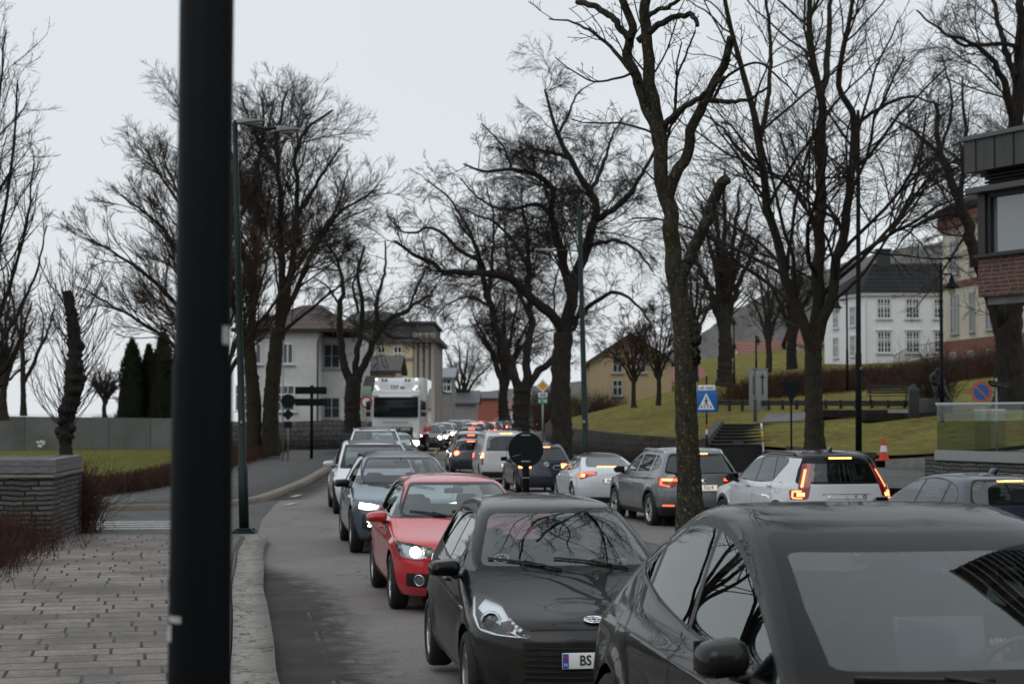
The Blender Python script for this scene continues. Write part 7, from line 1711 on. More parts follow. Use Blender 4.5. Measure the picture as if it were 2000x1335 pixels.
def sp_van():
    k = profile(2.4, -2.5, 1.90, 1.97, zb=.22, zn=.86, xn=2.30, zc=1.15, xc=1.75, zh=1.82, xh=1.05, zrb=1.2, xrb=-2.46, zrt=1.85, xrt=-2.30, wb=.95, wr=.80, dA=.22, nA=3.4, dn=.4, drr=.22, nrr=3.6, rtop=-.6)
    c = [('windscreen', DARKGLASS, [screen(k, 1.2, 1.78, .9)], 'front'), ('rear_window', DARKGLASS, [screen(k, 1.21, 1.76, .87, .07)], 'rear', {'rng': lambda c: c.x < -1}),
         ('side_window', DARKGLASS, [rnd([(1.45, 1.22), (1.0, 1.66), (.55, 1.68), (.55, 1.22)], .05)], 'side'),
         ('tail_light', REDHOT, [[(-2.40, .86, 1.14), (-2.28, .93, 1.14), (-2.30, .95, .97), (-2.42, .86, .97)]], 150),
         ('tail_light_lower', REDLENS, [[(-2.41, .86, .965), (-2.30, .95, .965), (-2.30, .95, .70), (-2.42, .86, .70)]], 150),
         ('high_brake_light', REDHOT, [rnd([(-.22, 1.835), (.22, 1.835), (.22, 1.865), (-.22, 1.865)], .004)], 'rear'), ('lower_bumper', BLACK, [rnd([(-.95, .22), (.95, .22), (.95, .45), (-.95, .45)], .02)], 'rear')]
    return dict(keys=k, wr=.33, xa=1.5, xb=-1.5, paint=P_VAN, cuts=c, res=6, ncap=10, nside=18, taper=(.06, .02), wheel=('spoke', ALU, 8), creases=[(-2.3, 1.10, 1.6, 1.08, .018, .04)], mirror=(1.4, 1.06, 1.28, BLACK, 'r', (.16, .22, .26)), extra=van_extra, rvm=False,
        seams=[([(-2.5, .0, 1.85), (-2.5, 0, .5)], (-1, 0, 0), .01), ([(.5, .95, 1.75), (.5, .95, .3)], (0, 1, 0), .009), ([(-.9, .95, 1.75), (-.9, .95, .4)], (0, 1, 0), .009)], dash=(1.3, 1.1), seats=[(.5, .4), (.5, -.4), (-1.2, .4), (-1.2, -.4)], seatz=.25, plates=[(-1, -2.5, .68, None, True)])
def bmw_extra(root, bvh, made, sp):
    p, n = bvx(bvh, (-1.15, 0, 3), (0, 0, -1)); b = MB(); b.rbox(p + Vector((0, 0, .03)), (.18, .055, .08), .02, fn=lambda c: (c.x - .06 * (c.z > 0), c.y * (1 if c.z < 0 else .45), c.z)); b.build('roof_antenna', P_NAVY, root)
def sp_bmw():
    k = profile(2.2, -2.12, 1.765, 1.42, zb=.2, zn=.73, xn=2.05, zc=.97, xc=.70, zh=1.335, xh=-.02, zrb=.98, xrb=-2.0, zrt=1.34, xrt=-1.62, wb=.92, wr=.65, dA=.25, dn=.5)
    dlo = [(.58, .99, .02), (.25, 1.15, .2), (-.1, 1.285, .2), (-.5, 1.335, .3), (-1.0, 1.315, .2), (-1.36, 1.22, .1), (-1.50, 1.06, .05), (-1.4, 1.02, .05), (-.3, .995, .3)]
    c = glasshouse(k, dlo, [(-.36, -.38), (-1.12, -1.06)], (.98, 1.34), (1.03, 1.32), gap=.03, rf=.86)
    c += [('tail_light', REDGLOW, [[(-2.05, .42, .93), (-1.82, .82, .92), (-1.84, .82, .80), (-2.06, .42, .82)]], 140), ('high_brake_light', REDHOT, [rnd([(-.20, 1.318), (.20, 1.318), (.20, 1.338), (-.20, 1.338)], .004)], 'rear')]
    return dict(keys=k, wr=.315, xa=1.345, xb=-1.345, paint=P_NAVY, cuts=c, wheel=('double', ALU, 5), mirror=(.40, .94, .99, P_NAVY, 'r', (.17, .22, .13)), extra=bmw_extra, dash=(.5, .92), rvmpos=(-.05, 1.25), creases=[(-1.9, .88, 1.4, .84, .018, .04)],
        seams=[([(-.36, .8, 1.0), (-.36, .95, .3)], (0, 1, 0), .007), ([(-1.6, -.55, 1.36), (-1.66, .55, 1.36)], (-1, 0, 1), .008)], seats=[(-.25, .35), (-.25, -.35), (-1.05, .34), (-1.05, -.34)])
# ------------------------------------------------------------------ street furniture
GREENP = mat('post_green', (.008, .020, .018), .5, spec=.18)
BLACKP = mat('post_black', (.006, .007, .008), .6, spec=.10)
GREYPOST = mat('galvanised', (.30, .31, .31), .5, .7)
SIGNBACK = mat('sign_back', (.009, .013, .014), .7, spec=.15)
STICK = mat('sticker_pale', (.62, .63, .62), .6, var=.3, vscale=30)
def lamp_head(o, A, dirv, ln, arm, hm, ps=.035):
    """side arm and flat led head"""
    d = Vector(dirv).normalized(); b = MB(); b.tube([A, A + d * arm + Vector((0, 0, .04))], ps, 8); b.build('arm', GREENP if hm else BLACKP, o)
    c = A + d * (arm + ln / 2) + Vector((0, 0, .04)); rz = math.atan2(d.y, d.x); h = MB()
    h.rbox((0, 0, 0), (ln, .26, .10), .035, m=0, seg=3, fn=lambda v: (v.x, v.y * (1 if v.x < 0 else .75), v.z * (.9 if v.x < 0 else .35) + (.03 if v.x > 0 and v.z < 0 else 0)))
    h.box((.05, 0, -.045), (ln * .6, .18, .015), m=1)
    q = h.build('lamp_head', [mat('lamp_grey', (.36, .37, .37), .45), mat('lamp_lens', (.2, .2, .2), .2)], o); q.location = c; q.rotation_euler = (0, -.05, rz)
# left green post
def left_post():
    g = gp(477, 1040, .12); y = g.y; top = at(459, 238, y); r = tag(empty('lamp_post', g), 'dark green lamp post on the kerb corner with two pale lamp heads', 'lamp post')
    T = top - g; b = MB(); b.tube([(0, 0, 0), T * .16, T * .161, T * .6, T], [.088, .088, .068, .056, .045], 14); b.build('pole', GREENP, r)
    b = MB(); b.rbox((0, 0, .02), (.40, .40, .04), .008); b.rbox((0, 0, .06), (.24, .24, .06), .02)
    for sx in (-1, 1):
        for sy in (-1, 1): b.lathe([(0, .075), (.022, .07), (.022, .03)], 6, Matrix.Translation((sx * .15, sy * .15, 0)))
    b.build('base_plate', GREENP, r)
    lamp_head(r, T + Vector((0, 0, -.02)), (1, .25, 0), .52, .02, True)
    p2 = T.copy(); lamp_head(r, p2 + Vector((.45, .8, .0)), (1, .9, 0), .50, .2, True)
    b = MB(); b.tube([p2, p2 + Vector((.45, .8, 0))], .03, 6); b.build('arm', GREENP, r)
    b = MB(); c = T * ((1037 - 823) / (1037 - 238.)); b.rbox(c + Vector((.0, -.078, 0)), (.035, .006, .045), .002); b.build('label_plate', PAINTW, r)
left_post()
# foreground pole, right beside the camera
def near_pole():
    y = 4.35; b0, b1 = at(389, 1335, y), at(404, 0, y); d = (b1 - b0) / (b1.z - b0.z); P0 = b0 + d * (.11 - b0.z); H_ = 6.5
    r = tag(empty('sign_pole', P0), 'thick black pole rising right in front of the camera, out of focus', 'pole')
    b = MB(); b.tube([(0, 0, 0), d * 1.5, d * 2.25, d * 2.28, d * H_], [.0775, .0755, .0725, .0665, .0655], 28); b.build('pole', BLACKP, r)
    def sticker(px, py, w, h, m, nm):
        p = at(px, py, y); ax = d * (p.z - P0.z) + P0; n = Vector((p.x - ax.x, -math.sqrt(max(1e-6, .0735 ** 2 - (p.x - ax.x) ** 2)), 0)); a0 = math.atan2(n.y, n.x); rr = .0742 if p.z > P0.z + 2.2 else .0765
        if p.z > P0.z + 2.25: rr = .0685
        q = MB(); V = []
        for i in range(7):
            a = a0 + (i / 6 - .5) * w / rr
            for s in (-.5, .5): V.append(ax - P0 + Vector((rr * math.cos(a), rr * math.sin(a), s * h * (1 - .25 * (i % 2)))))
        q.add(V, [(2 * i, 2 * i + 2, 2 * i + 3, 2 * i + 1) for i in range(6)]); q.build(nm, m, r)
    sticker(450, 655, .03, .05, STICK, 'sticker'); sticker(331, 1138, .02, .03, mat('sticker_pink', (.55, .25, .45), .6), 'sticker'); sticker(337, 1232, .03, .045, STICK, 'sticker'); sticker(350, 1204, .045, .018, STICK, 'sticker')
near_pole()
# middle green post, right pavement
def mid_post():
    y = 66.0; t = at(1131, 405, y); b0 = at(1145, 905, y); d = t - b0; r = tag(empty('lamp_post', b0), 'tall dark green lamp post between the spreading tree and the lawn', 'lamp post')
    b = MB(); b.tube([(0, 0, -.6), d * .12, d * .121, d], [.15, .145, .115, .07], 12); b.build('pole', GREENP, r)
    A = at(1132, 490, y) - b0; lamp_head(r, A, (-1, -.05, 0), .62, 1.0, True, .025)
    b = MB(); c = at(1140, 823, y) - b0; b.rbox(c + Vector((0, -.13, 0)), (.09, .01, .1), .003); b.build('label_plate', PAINTW, r)
    b = MB()
    for z_ in (869, 876): b.lathe([(.135, -.02), (.14, 0), (.135, .02)], 12, Matrix.Translation(at(1144, z_, y) - b0))
    b.build('clamp_band', GREYPOST, r)
mid_post()
# right black-green post
def right_post():
    y = 57.0; t = at(1676, 215, y); b0 = at(1677, 895, y); d = t - b0; r = tag(empty('lamp_post', b0), 'tall black lamp post on the small lawn with one long arm pointing left', 'lamp post')
    b = MB(); b.tube([(0, 0, -.8), d * .30, d * .301, d * .98, d], [.105, .10, .085, .06, .05], 12); b.build('pole', BLACKP, r)
    A = at(1676, 347, y) - b0
    b = MB(); b.tube([A + Vector((.08, 0, 0)), A + Vector((-1.45, 0, .0))], .032, 8); b.build('arm', BLACKP, r)
    h = MB(); h.rbox((0, 0, 0), (.92, .30, .13), .04, seg=3, fn=lambda v: (v.x, v.y * (1 if v.x > 0 else .6), v.z * (1 if v.x > 0 else .35) + (.05 if v.x < 0 else 0)))
    h.tube([(.40, 0, 0), (.60, 0, 0)], .05, 8); q = h.build('lamp_head', mat('lamp_grey', ()), r); q.location = A + Vector((-1.93, 0, .05))
    b = MB(); c = at(1680, 719, y) - b0; b.rbox(c + Vector((0, -.11, 0)), (.05, .01, .08), .003); b.build('label_plate', PAINTW, r)
right_post()
# heritage lanterns
def heritage(px, pyt, pyb, y, lpx, lpy, label, s=1.0):
    b0 = at(px, pyb, y); t = at(px, pyt, y); r = tag(empty('heritage_lamp', b0), label, 'street lamp'); H_ = t.z - b0.z
    b = MB(); b.tube([(0, 0, -.5), (0, 0, H_ * .35), (0, 0, H_ * .351), (0, 0, H_)], [.075, .07, .055, .05], 10); b.build('pole', BLACKP, r)
    L = at(lpx, lpy, y) - b0; b = MB(); za = L.z + .55 * s; b.tube([(0, 0, za), (L.x, 0, za), (L.x, 0, za - .08)], .03, 6); b.tube([(0, 0, za - .3), (L.x * .5, 0, za - .02)], .018, 5); b.build('bracket', BLACKP, r)
    M = Matrix.Translation((L.x, L.y, L.z)); b = MB(); b.lathe([(.02, .52 * s), (.06 * s, .48 * s), (.05 * s, .42 * s), (.10 * s, .36 * s), (.11 * s, .24 * s), (.17 * s, .16 * s), (.30 * s, .04 * s), (.32 * s, 0), (.18 * s, -.01)], 18, M); b.build('lamp_hood', BLACKP, r)
    b = MB(); b.lathe([(.17 * s, 0), (.17 * s, -.08 * s), (.12 * s, -.24 * s), (.03 * s, -.33 * s), (0, -.34 * s)], 16, M); b.build('lamp_globe', glass('lantern_glass', (.70, .70, .66), 1.0, 1.5), r)
heritage(1840, 513, 795, 60, 1859, 562, 'black heritage lamp by the bronze statue with its lantern on the right', .85)
heritage(1655, 570, 745, 97, 1636, 602, 'black heritage lamp before the white house with its lantern on the left', .85)
heritage(1434, 622, 752, 120, 1433, 632, 'faint heritage lamp among the trees beside the ivy-clad tree', .8)
heritage(1477, 655, 730, 110, 1481, 668, 'thin dark park lamp left of the stone monument', .6)

def post(r, z0, z1, rad=.03, m=None, off=(0, 0)):
    b = MB(); b.tube([(off[0], off[1], z0), (off[0], off[1], z1)], rad, 8); b.build('post', m or GREYPOST, r)
def disc(pts, M, d, m, name, r): b = MB(); b.prism(pts, d, M); o = b.build(name, m, r); return o
def circ(rad, n=40): return [(rad * math.cos(2 * math.pi * i / n), rad * math.sin(2 * math.pi * i / n)) for i in range(n)]
# back of round keep-right sign on the island
def round_sign():
    y = 33.0; c = at(1027, 877, y); g = hroad(c.x, y) + .12; r = tag(empty('round_road_sign', (c.x, y, g)), 'back of a round road sign in front of the navy SUV', 'road sign')
    z = c.z - g; post(r, -.1, z + .30, .065, BLACKP); M = facing((0, -.075, z), (0, -1, .0)); o = disc(circ(.315), M, .012, SIGNBACK, 'sign_plate', r)
    b = MB(); b.tube([(.315 * math.cos(a), -.07, z + .315 * math.sin(a)) for a in np.linspace(0, 6.2832, 41)], .011, 6, 0, False); b.build('rim', BLACK, r)
    b = MB()
    for dz in (.26, -.22): b.rbox((0, -.075, z + dz), (.17, .03, .03), .006)
    b.rbox((0, -.066, z - .52), (.14, .02, .02), .004); b.build('clamp', GREYPOST, r)
    b = MB(); b.tube([(-.25, -.09, z - .13), (-.10, -.09, z - .09)], .006, 4); b.build('scratch_mark', GREYPOST, o)
round_sign()
# pedestrian crossing sign behind the trunk
def crossing():
    y = 72.0; c = at(1380, 783, y); r = tag(empty('crossing_sign', (c.x, y, .9)), 'blue square pedestrian crossing sign on a striped post, right of the mossy trunk', 'road sign'); z = c.z - .9
    post(r, -.6, z + 1.0, .035, BLACKP)
    s = .44; blue = mat('sign_blue', (.012, .11, .38), .45); wh = mat('sign_white', ()); M = facing((-.02, -.05, z), (-.12, -1, 0)); b = MB(); b.rbox((0, 0, 0), (2 * s, 2 * s, .02), .01); o = b.build('sign_plate', blue, r); place(o, M)
    b = MB(); b.prism([(-.33, -.33), (.33, -.33), (0, .33)], .004, Matrix.Translation((0, 0, .0105))); b.build('white_triangle', wh, o)
    b = MB(); T = Matrix.Translation((0, 0, .0148)); k = .9
    b.prism([(x * .036, y_ * .036 + .135) for x, y_ in circ(1, 14)], .003, T)
    for P in ([(-.03, .09), (.035, .09), (.045, -.07), (-.04, -.07)], [(-.04, -.06), (.0, -.06), (-.07, -.25), (-.11, -.24)], [(.0, -.06), (.045, -.06), (.10, -.24), (.06, -.26)], [(-.03, .085), (-.03, .04), (-.09, -.03), (-.105, -.01)], [(.03, .085), (.03, .045), (.085, -.02), (.10, .0)],
              [(-.27, -.30), (-.20, -.30), (-.15, -.18), (-.19, -.18)], [(.27, -.30), (.20, -.30), (.15, -.18), (.19, -.18)], [(-.12, -.30), (-.04, -.30), (-.03, -.27), (-.10, -.27)], [(.12, -.30), (.04, -.30), (.03, -.27), (.10, -.27)]): b.prism([(x * k, y_ * k) for x, y_ in P], .003, T)
    b.build('walker_symbol', INK, o)
    b = MB(); b.rbox((0, 0, 0), (.68, .22, .02), .005); n = b.build('street_name_plate', wh, r); place(n, facing((0, -.05, at(1379, 757, y).z - .9), (-.05, -1, 0)))
    b = MB(); mat('ink_grey', (.12, .12, .12), .6)
    for i in range(9):
        if i != 3: b.box((-.24 + .06 * i, .012 * ((i * 7) % 3 - 1), .012), (.036, .075 + .02 * (i % 2), .003))
    b.build('plate_text', MATS['ink_grey'], n)
    b = MB(); b.lathe([(.037, -.1), (.037, .1)], 10, Matrix.Translation((0, 0, at(1379, 838, y).z - .9 + .12)), 0); b.lathe([(.038, -.1), (.038, .1)], 10, Matrix.Translation((0, 0, at(1379, 838, y).z - .9 - .1)), 1); b.build('reflector_band', [mat('band_red', (.4, .05, .03), .5), wh], r)
crossing()
# back of the give way sign
def giveway():
    y = 63.0; c = at(1545, 765, y); g = hpark(c.x, y) if False else 1.0; r = tag(empty('give_way_sign', (c.x, y, g)), 'black back of a triangular give way sign left of the forked tree', 'road sign'); z = c.z - g
    post(r, -.8, z + .36, .035, BLACKP); M = facing((0, -.045, z), (0, -1, 0)); disc([(-.34, .36), (.34, .36), (.37, .32), (.03, -.36), (-.03, -.36), (-.37, .32)], M, .012, SIGNBACK, 'sign_plate', r)
giveway()
# no parking sign and street name
def noparking():
    y = 47.0; c = at(1917, 765, y); g = 1.2; r = tag(empty('no_parking_sign', (c.x + .40, y, g)), 'round no-parking sign, blue with a faded red ring, above the glass balustrade', 'road sign'); z = c.z - g; px = at(1947, 800, y).x - (c.x + .40)
    post(r, -1, at(1947, 738, y).z - g, .035, GREYPOST, (px, .05)); M = facing((-.40, 0, z), (-.62, -1, 0)); red = mat('faded_red', (.52, .13, .075), .5, var=.25, vscale=20); blue = mat('sign_blue', ())
    o = disc(circ(.285), M, .012, red, 'sign_plate', r); b = MB(); b.prism(circ(.205), .004, M @ Matrix.Translation((0, 0, .012))); b.build('blue_field', blue, r)
    b = MB(); b.prism([(-.165, .125), (-.125, .165), (.165, -.125), (.125, -.165)], .004, M @ Matrix.Translation((0, 0, .0162))); b.build('red_slash', red, r)
    b = MB(); b.tube([(-.38, .03, z), (px, .05, z)], .02, 6); b.build('bracket', GREYPOST, r)
    n = MB(); n.rbox((0, 0, 0), (.64, .15, .015), .004); p = n.build('street_name_plate', mat('plate_black', (.02, .02, .02), .5), r); place(p, facing((px + .06, .0, at(1947, 751, y).z - g), (.25, -1, 0)) @ Matrix.Rotation(R(-8), 4, 'Z'))
    t = link('plate_text', text_mesh('plate_text', 'Peder Nilsens gate', .075, mat('plate_text_grey', (.25, .25, .25), .6), .003, sx=.9), p); t.location = (0, 0, .01)
noparking()
# backs of the direction boards, left
def boards():
    y = 84.0; c = at(609, 775, y); r = tag(empty('direction_sign', (c.x, y, .1)), 'back of a direction sign with two dark boards before the white villa', 'road sign'); post(r, -.1, at(609, 752, y).z - .1, .075, BLACKP)
    for py in (762, 785):
        b = MB(); b.rbox((0, 0, 0), (1.48, .34, .04), .01); o = b.build('sign_board', SIGNBACK, r); o.rotation_euler = (R(90), 0, 0); o.location = (-.03, -.10, at(609, py, y).z - .1)
    r = tag(empty('round_road_sign', (at(563, 783, 80).x, 80, .1)), 'backs of a round and a diamond plate on one post beside the domed tree', 'road sign'); x0 = at(563, 783, 80).x
    post(r, -.1, at(553, 668, 80).z, .03, GREYPOST, (at(553, 700, 80).x - x0, .04)); M = facing((0, -.04, at(563, 783, 80).z - .1), (0, -1, 0)); disc(circ(.32), M, .012, SIGNBACK, 'round_plate', r)
    disc([(-.26, 0), (0, -.26), (.26, 0), (0, .26)], facing((0, -.04, at(563, 809, 80).z - .1), (0, -1, 0)), .012, SIGNBACK, 'diamond_plate', r); disc([(-.18, -.15), (.18, -.15), (.18, .15), (-.18, .15)], facing((0, -.04, at(563, 829, 80).z - .1), (0, -1, 0)), .012, SIGNBACK, 'small_plate', r)
    post(r, -.1, at(563, 783, 80).z, .03, GREYPOST, (0, 0))
boards()
# yellow diamond, road number and E-road plates
def priority():
    y = 112.0; c = at(1060, 753, y); r = tag(empty('priority_sign', (c.x, y, .1)), 'yellow diamond priority sign over a white 308 plate and a green E18 plate', 'road sign'); post(r, -.6, c.z + .3, .06, GREYPOST, (.0, .06)); wh = mat('sign_white', ())
    M = facing((0, 0, c.z - .1), (0, -1, 0)); disc([(-.40, 0), (0, -.40), (.40, 0), (0, .40)], M, .012, wh, 'white_diamond', r); disc([(-.30, 0), (0, -.30), (.30, 0), (0, .30)], M @ Matrix.Translation((0, 0, .0125)), .004, mat('sign_yellow', (.62, .30, .01), .5), 'yellow_diamond', r)
    for py, w, h, m, t, tm, nm in ((771, .56, .30, wh, '308', INK, 'route_plate'), (783, .64, .34, mat('sign_green', (.01, .20, .14), .5), 'E 18', wh, 'e_road_plate')):
        b = MB(); b.rbox((0, 0, 0), (w, h, .02), .006); o = b.build(nm, m, r); place(o, facing((0, 0, at(1060, py, y).z - .1), (0, -1, 0))); k = link('plate_text', text_mesh('plate_text', t, .27, tm, .003, bold=.006), o); k.location = (0, 0, .013)
priority()
# green and red-edged small signs by the lorry
def smallsigns():
    y = 106.0; c = at(716, 763, y); r = tag(empty('park_sign', (c.x, y, .1)), 'pale green sign above a red ringed round sign, just left of the lorry', 'road sign'); post(r, -.2, c.z, .04, GREYPOST, (0, .05))
    b = MB(); b.rbox((0, 0, 0), (.56, .56, .02), .006); o = b.build('green_plate', mat('pale_green', (.28, .36, .30), .6), r); place(o, facing((0, 0, c.z - .1), (0, -1, 0)))
    M = facing((0, 0, at(716, 785, y).z - .1), (0, -1, 0)); disc(circ(.36), M, .012, mat('band_red', ()), 'red_ring', r); disc(circ(.25), M @ Matrix.Translation((0, 0, .0125)), .004, mat('sign_white', ()), 'white_field', r)
    b = MB(); b.rbox((0, .1, .85), (.7, .5, 1.7), .03); u = b.build('utility_cabinet', mat('cabinet_dark', (.03, .035, .035), .6), None); u.location = (at(729, 820, 104).x, 104, 0); tag(u, 'dark utility cabinet standing beside the lorry', 'cabinet')
smallsigns()
# reflector pole, bollard, monument, bench, statue, cone, steps
def park_things():
    y = 66.0; p = at(1493, 900, y); t = at(1487, 826, y); r = tag(empty('snow_pole', p), 'leaning white snow pole with an orange band behind the white car', 'pole'); d = t - p
    b = MB(); b.tube([(0, 0, -.4), d * .5], .036, 8); b.build('lower_pole', GREYPOST, r); b = MB(); b.tube([d * .5, d * .8], .037, 8); b.build('orange_band', mat('band_orange', (.62, .28, .02), .6), r); b = MB(); b.tube([d * .8, d], .036, 8); b.build('white_tip', mat('sign_white', ()), r)
    y = 92.0; p = at(1475, 826, y); b = MB(); b.rbox((0, 0, .55), (.17, .17, 1.2), .02); b.rbox((0, 0, 1.16), (.19, .19, .05), .01); o = b.build('bollard', mat('bollard_grey', (.035, .037, .04), .6), None); o.location = p; tag(o, 'dark square bollard at the head of the park steps', 'bollard')
    y = 104.0; p = at(1488, 797, y); h = at(1488, 721, y).z - p.z; r = tag(empty('stone_monument', p, .25), 'grey stone pillar monument with a dark cross', 'monument'); b = MB(); b.rbox((0, .25, h / 2 - .1), (.74, .5, h + .2), .015); b.rbox((-.50, .28, h / 2 - .1), (.16, .5, h + .2), .015); b.rbox((-.1, .25, h + .03), (1.0, .55, .06), .01); b.build('pillar', mat('grey_granite', (.26, .265, .27), .85, var=.35, vscale=9), r)
    b = MB(); b.box((.04, -.012, h * .62), (.09, .03, h * .52)); b.box((.04, -.013, h * .80), (.30, .028, .09)); b.box((-.50, .02, h * .6), (.06, .03, h * .5)); b.build('cross_emblem', mat('bronze_dark', (.02, .02, .02), .5), r)
    # steps with side kerbs
    a, e = at(1432, 862, 79), at(1560, 826, 88); ex, ey = e.x, 88; r = tag(empty('park_steps', (a.x, 79, 0)), 'broad flight of dark stone steps rising through the park lawn', 'steps'); b = MB(); n = 7
    for i in range(n):
        s = i / (n - 1); x, yy = lerp(0, 1.7, s), lerp(0, 9, s); z = lerp(a.z - .1, e.z - .05, s); b.box((x + .9, yy + 1.0, z / 2 - .2), (4.2, 2.2, z + .4 + .005 * i))
    b.build('step_stone', mat('step_stone', (.012, .012, .011), .85, var=.5, vscale=2.5), r); b = MB()
    for i in range(n):
        s = i / (n - 1); x, yy = lerp(0, 1.7, s), lerp(0, 9, s); z = lerp(a.z - .1, e.z - .05, s); b.box((x + .9, yy - .11, z - .03), (4.24, .08, .06))
    b.build('step_nosing', mat('nosing_pale', (.035, .035, .033), .95, spec=.05), r)
    for sx in (-1.35, 3.25):
        b = MB(); b.prism([(-.3, a.z - 1), (9.6, e.z - 1.0), (9.6, e.z + .15), (-.3, a.z + .15)], .3, Matrix(((0, 0, 1, sx), (1, 0, 0, -.2), (0, 1, 0, 0), (0, 0, 0, 1))) if True else None); o = b.build('side_kerb', mat('step_kerb', (.04, .04, .038), .9), r); o.rotation_euler[2] = -.185
    # paving and beds at the top
    q = [at(1478, 826, 90), at(1570, 829, 88), at(1720, 817, 86), at(1810, 812, 82), at(1800, 800, 90), at(1600, 806, 96), at(1500, 812, 98)]
    fr = resample(np.array([v[:] for v in q[:4]]), 30)[0]; bk = resample(np.array([v[:] for v in (q[6], q[5], q[4])]), 30)[0]; V = []
    for a_, b_ in zip(fr, bk):
        for s in np.linspace(0, 1, 7): x, yy = lerp(a_[0], b_[0], s), lerp(a_[1], b_[1], s); V.append((x, yy, hpark(x, yy) + .045))
    Q = [(i * 7 + j, (i + 1) * 7 + j, (i + 1) * 7 + j + 1, i * 7 + j + 1) for i in range(29) for j in range(6)]; sheet('park_path', V, Q, mat('park_paving', (.14, .14, .135), .85, spec=.2, var=.4, vscale=.8))
    for i, (px, py, y, w_, lb) in enumerate(((1660, 808, 88, 3.4, 'low dark stone-edged flower bed beside the park path, left one'), (1760, 814, 83, 3.6, 'low dark stone-edged flower bed beside the park path, right one'))):
        p = at(px, py, y); b = MB(); b.rbox((0, 0, .0), (w_, 1.6, .4), .03); o = tag(b.build('flower_bed', mat('bed_stone', (.026, .025, .023), .95, spec=.1, var=.5, vscale=2), None), lb, 'flower bed'); o.location = p
    # low fence along the hedge foot
    A, B_ = at(1400, 790, 108), at(1800, 792, 92); r = tag(empty('low_fence', A), 'low dark fence along the foot of the rust-brown shrub bank', 'fence'); D = B_ - A; b = MB()
    for z in (.05, .2): b.tube([(0, 0, z), D + Vector((0, 0, z))], .075, 5)
    b.build('rail', mat('fence_dark', (.022, .021, .020), .9), r)
    for i in range(15):
        c = D * (i / 14); b = MB(); b.box(c + Vector((0, 0, -.1)), (.16, .16, .8)); b.build('fence_post', mat('fence_dark', ()), r)
    # bench
    p = at(1735, 790, 92); r = tag(empty('park_bench', p, -.25), 'slatted park bench in front of the shrub bank, partly behind the black lamp post', 'bench'); b = MB(); wd = mat('bench_wood', (.035, .032, .03), .9, spec=.1)
    for i in range(4): b.box((0, -.25 + i * .13, .46), (2.2, .1, .04))
    b.build('seat', wd, r); b = MB()
    for i in range(4): b.box((0, .26 + i * .03, .62 + i * .12), (2.2, .04, .09), rx=-.2)
    b.build('backrest', wd, r)
    for sx in (-.9, .9):
        b = MB(); b.tube([(sx, -.28, 0), (sx, -.26, .44), (sx, .2, .44), (sx, .36, 1.0)], .03, 6); b.tube([(sx, .3, 0), (sx, .2, .44)], .03, 6); b.build('leg', BLACKP, r)
    p = at(1785, 812, 80); b = MB(); b.rbox((0, 0, .5), (.42, .42, 1.2), .03); b.lathe([(.33, 1.1), (.30, 1.18), (.06, 1.42), (0, 1.45)], 4, Matrix.Rotation(R(45), 4, 'Z')); o = b.build('litter_bin', mat('bin_dark', (.014, .015, .018), .7), None); o.location = p; tag(o, 'dark litter bin with pyramid lid left of the bronze statue', 'litter bin')
    # traffic cone
    p = at(1726, 899, 50); r = tag(empty('traffic_cone', p), 'orange traffic cone with a white collar at the corner of the side street', 'traffic cone'); orange = mat('cone_orange', (.62, .06, .02), .55, var=.2, vscale=12)
    b = MB(); b.lathe([(.145, .03), (.105, .22), (.10, .245)], 20); b.build('cone_body', orange, r); b = MB(); b.lathe([(.045, .62), (.0, .64)], 20); b.lathe([(.075, .42), (.045, .62)], 20); b.build('cone_tip', orange, r); b = MB(); b.lathe([(.101, .245), (.0755, .42)], 20); b.build('white_collar', mat('sign_white', ()), r)
    b = MB(); b.rbox((0, 0, .015), (.40, .40, .035), .012); b.build('cone_base', orange, r); b = MB(); b.lathe([(.145, .03), (.10, .245)], 20); 
    # bronze statue: a seated mother-like figure on a plinth, one continuous body
    p = at(1828, 792, 62); r = tag(empty('bronze_statue', p, .2), 'dark bronze seated figure on a low plinth left of the heritage lamp', 'statue'); br = mat('bronze', (.022, .026, .025), .45, .6, var=.4, vscale=5)
    b = MB(); b.rbox((0, 0, .0), (.9, .8, .5), .03); b.build('plinth', mat('plinth_stone', (.05, .05, .048), .9), r)
    J = [(0, 0, .55), (0, -.02, .85), (.02, -.03, 1.06), (.03, -.08, 1.20), (.03, -.10, 1.30), (-.17, -.02, 1.02), (-.24, -.14, .80), (-.02, -.26, .80), (.2, -.02, 1.02), (.26, -.12, .80), (.06, -.30, .72), (-.12, -.28, .60), (-.16, -.34, .28), (-.2, -.42, .25), (.12, -.34, .62), (.22, -.50, .30), (.24, -.6, .26)]
    E_ = [(0, 1), (1, 2), (2, 3), (3, 4), (2, 5), (5, 6), (6, 7), (2, 8), (8, 9), (9, 10), (0, 11), (11, 12), (12, 13), (0, 14), (14, 15), (15, 16)]
    Rr = [.17, .14, .12, .055, .095, .08, .06, .04, .08, .06, .04, .10, .06, .045, .10, .06, .045]
    skin_figure('figure', J, E_, Rr, br, r)
def skin_figure(name, J, E_, Rr, m, parent, sub=2):
    me = bpy.data.meshes.new(name + '_net'); me.from_pydata(J, E_, []); o = bpy.data.objects.new(name, me); COL.objects.link(o)
    s = o.modifiers.new('skin', 'SKIN'); s.use_smooth_shade = True; o.modifiers.new('sub', 'SUBSURF').levels = sub
    for v, q in zip(me.skin_vertices[0].data, Rr): v.radius = q if isinstance(q, tuple) else (q, q)
    me.skin_vertices[0].data[0].use_root = True
    dg = bpy.context.evaluated_depsgraph_get(); r = bpy.data.meshes.new_from_object(o.evaluated_get(dg)); bpy.data.objects.remove(o); bpy.data.meshes.remove(me)
    r.name = name; r.materials.clear(); r.materials.append(m); return link(name, r, parent)
park_things()
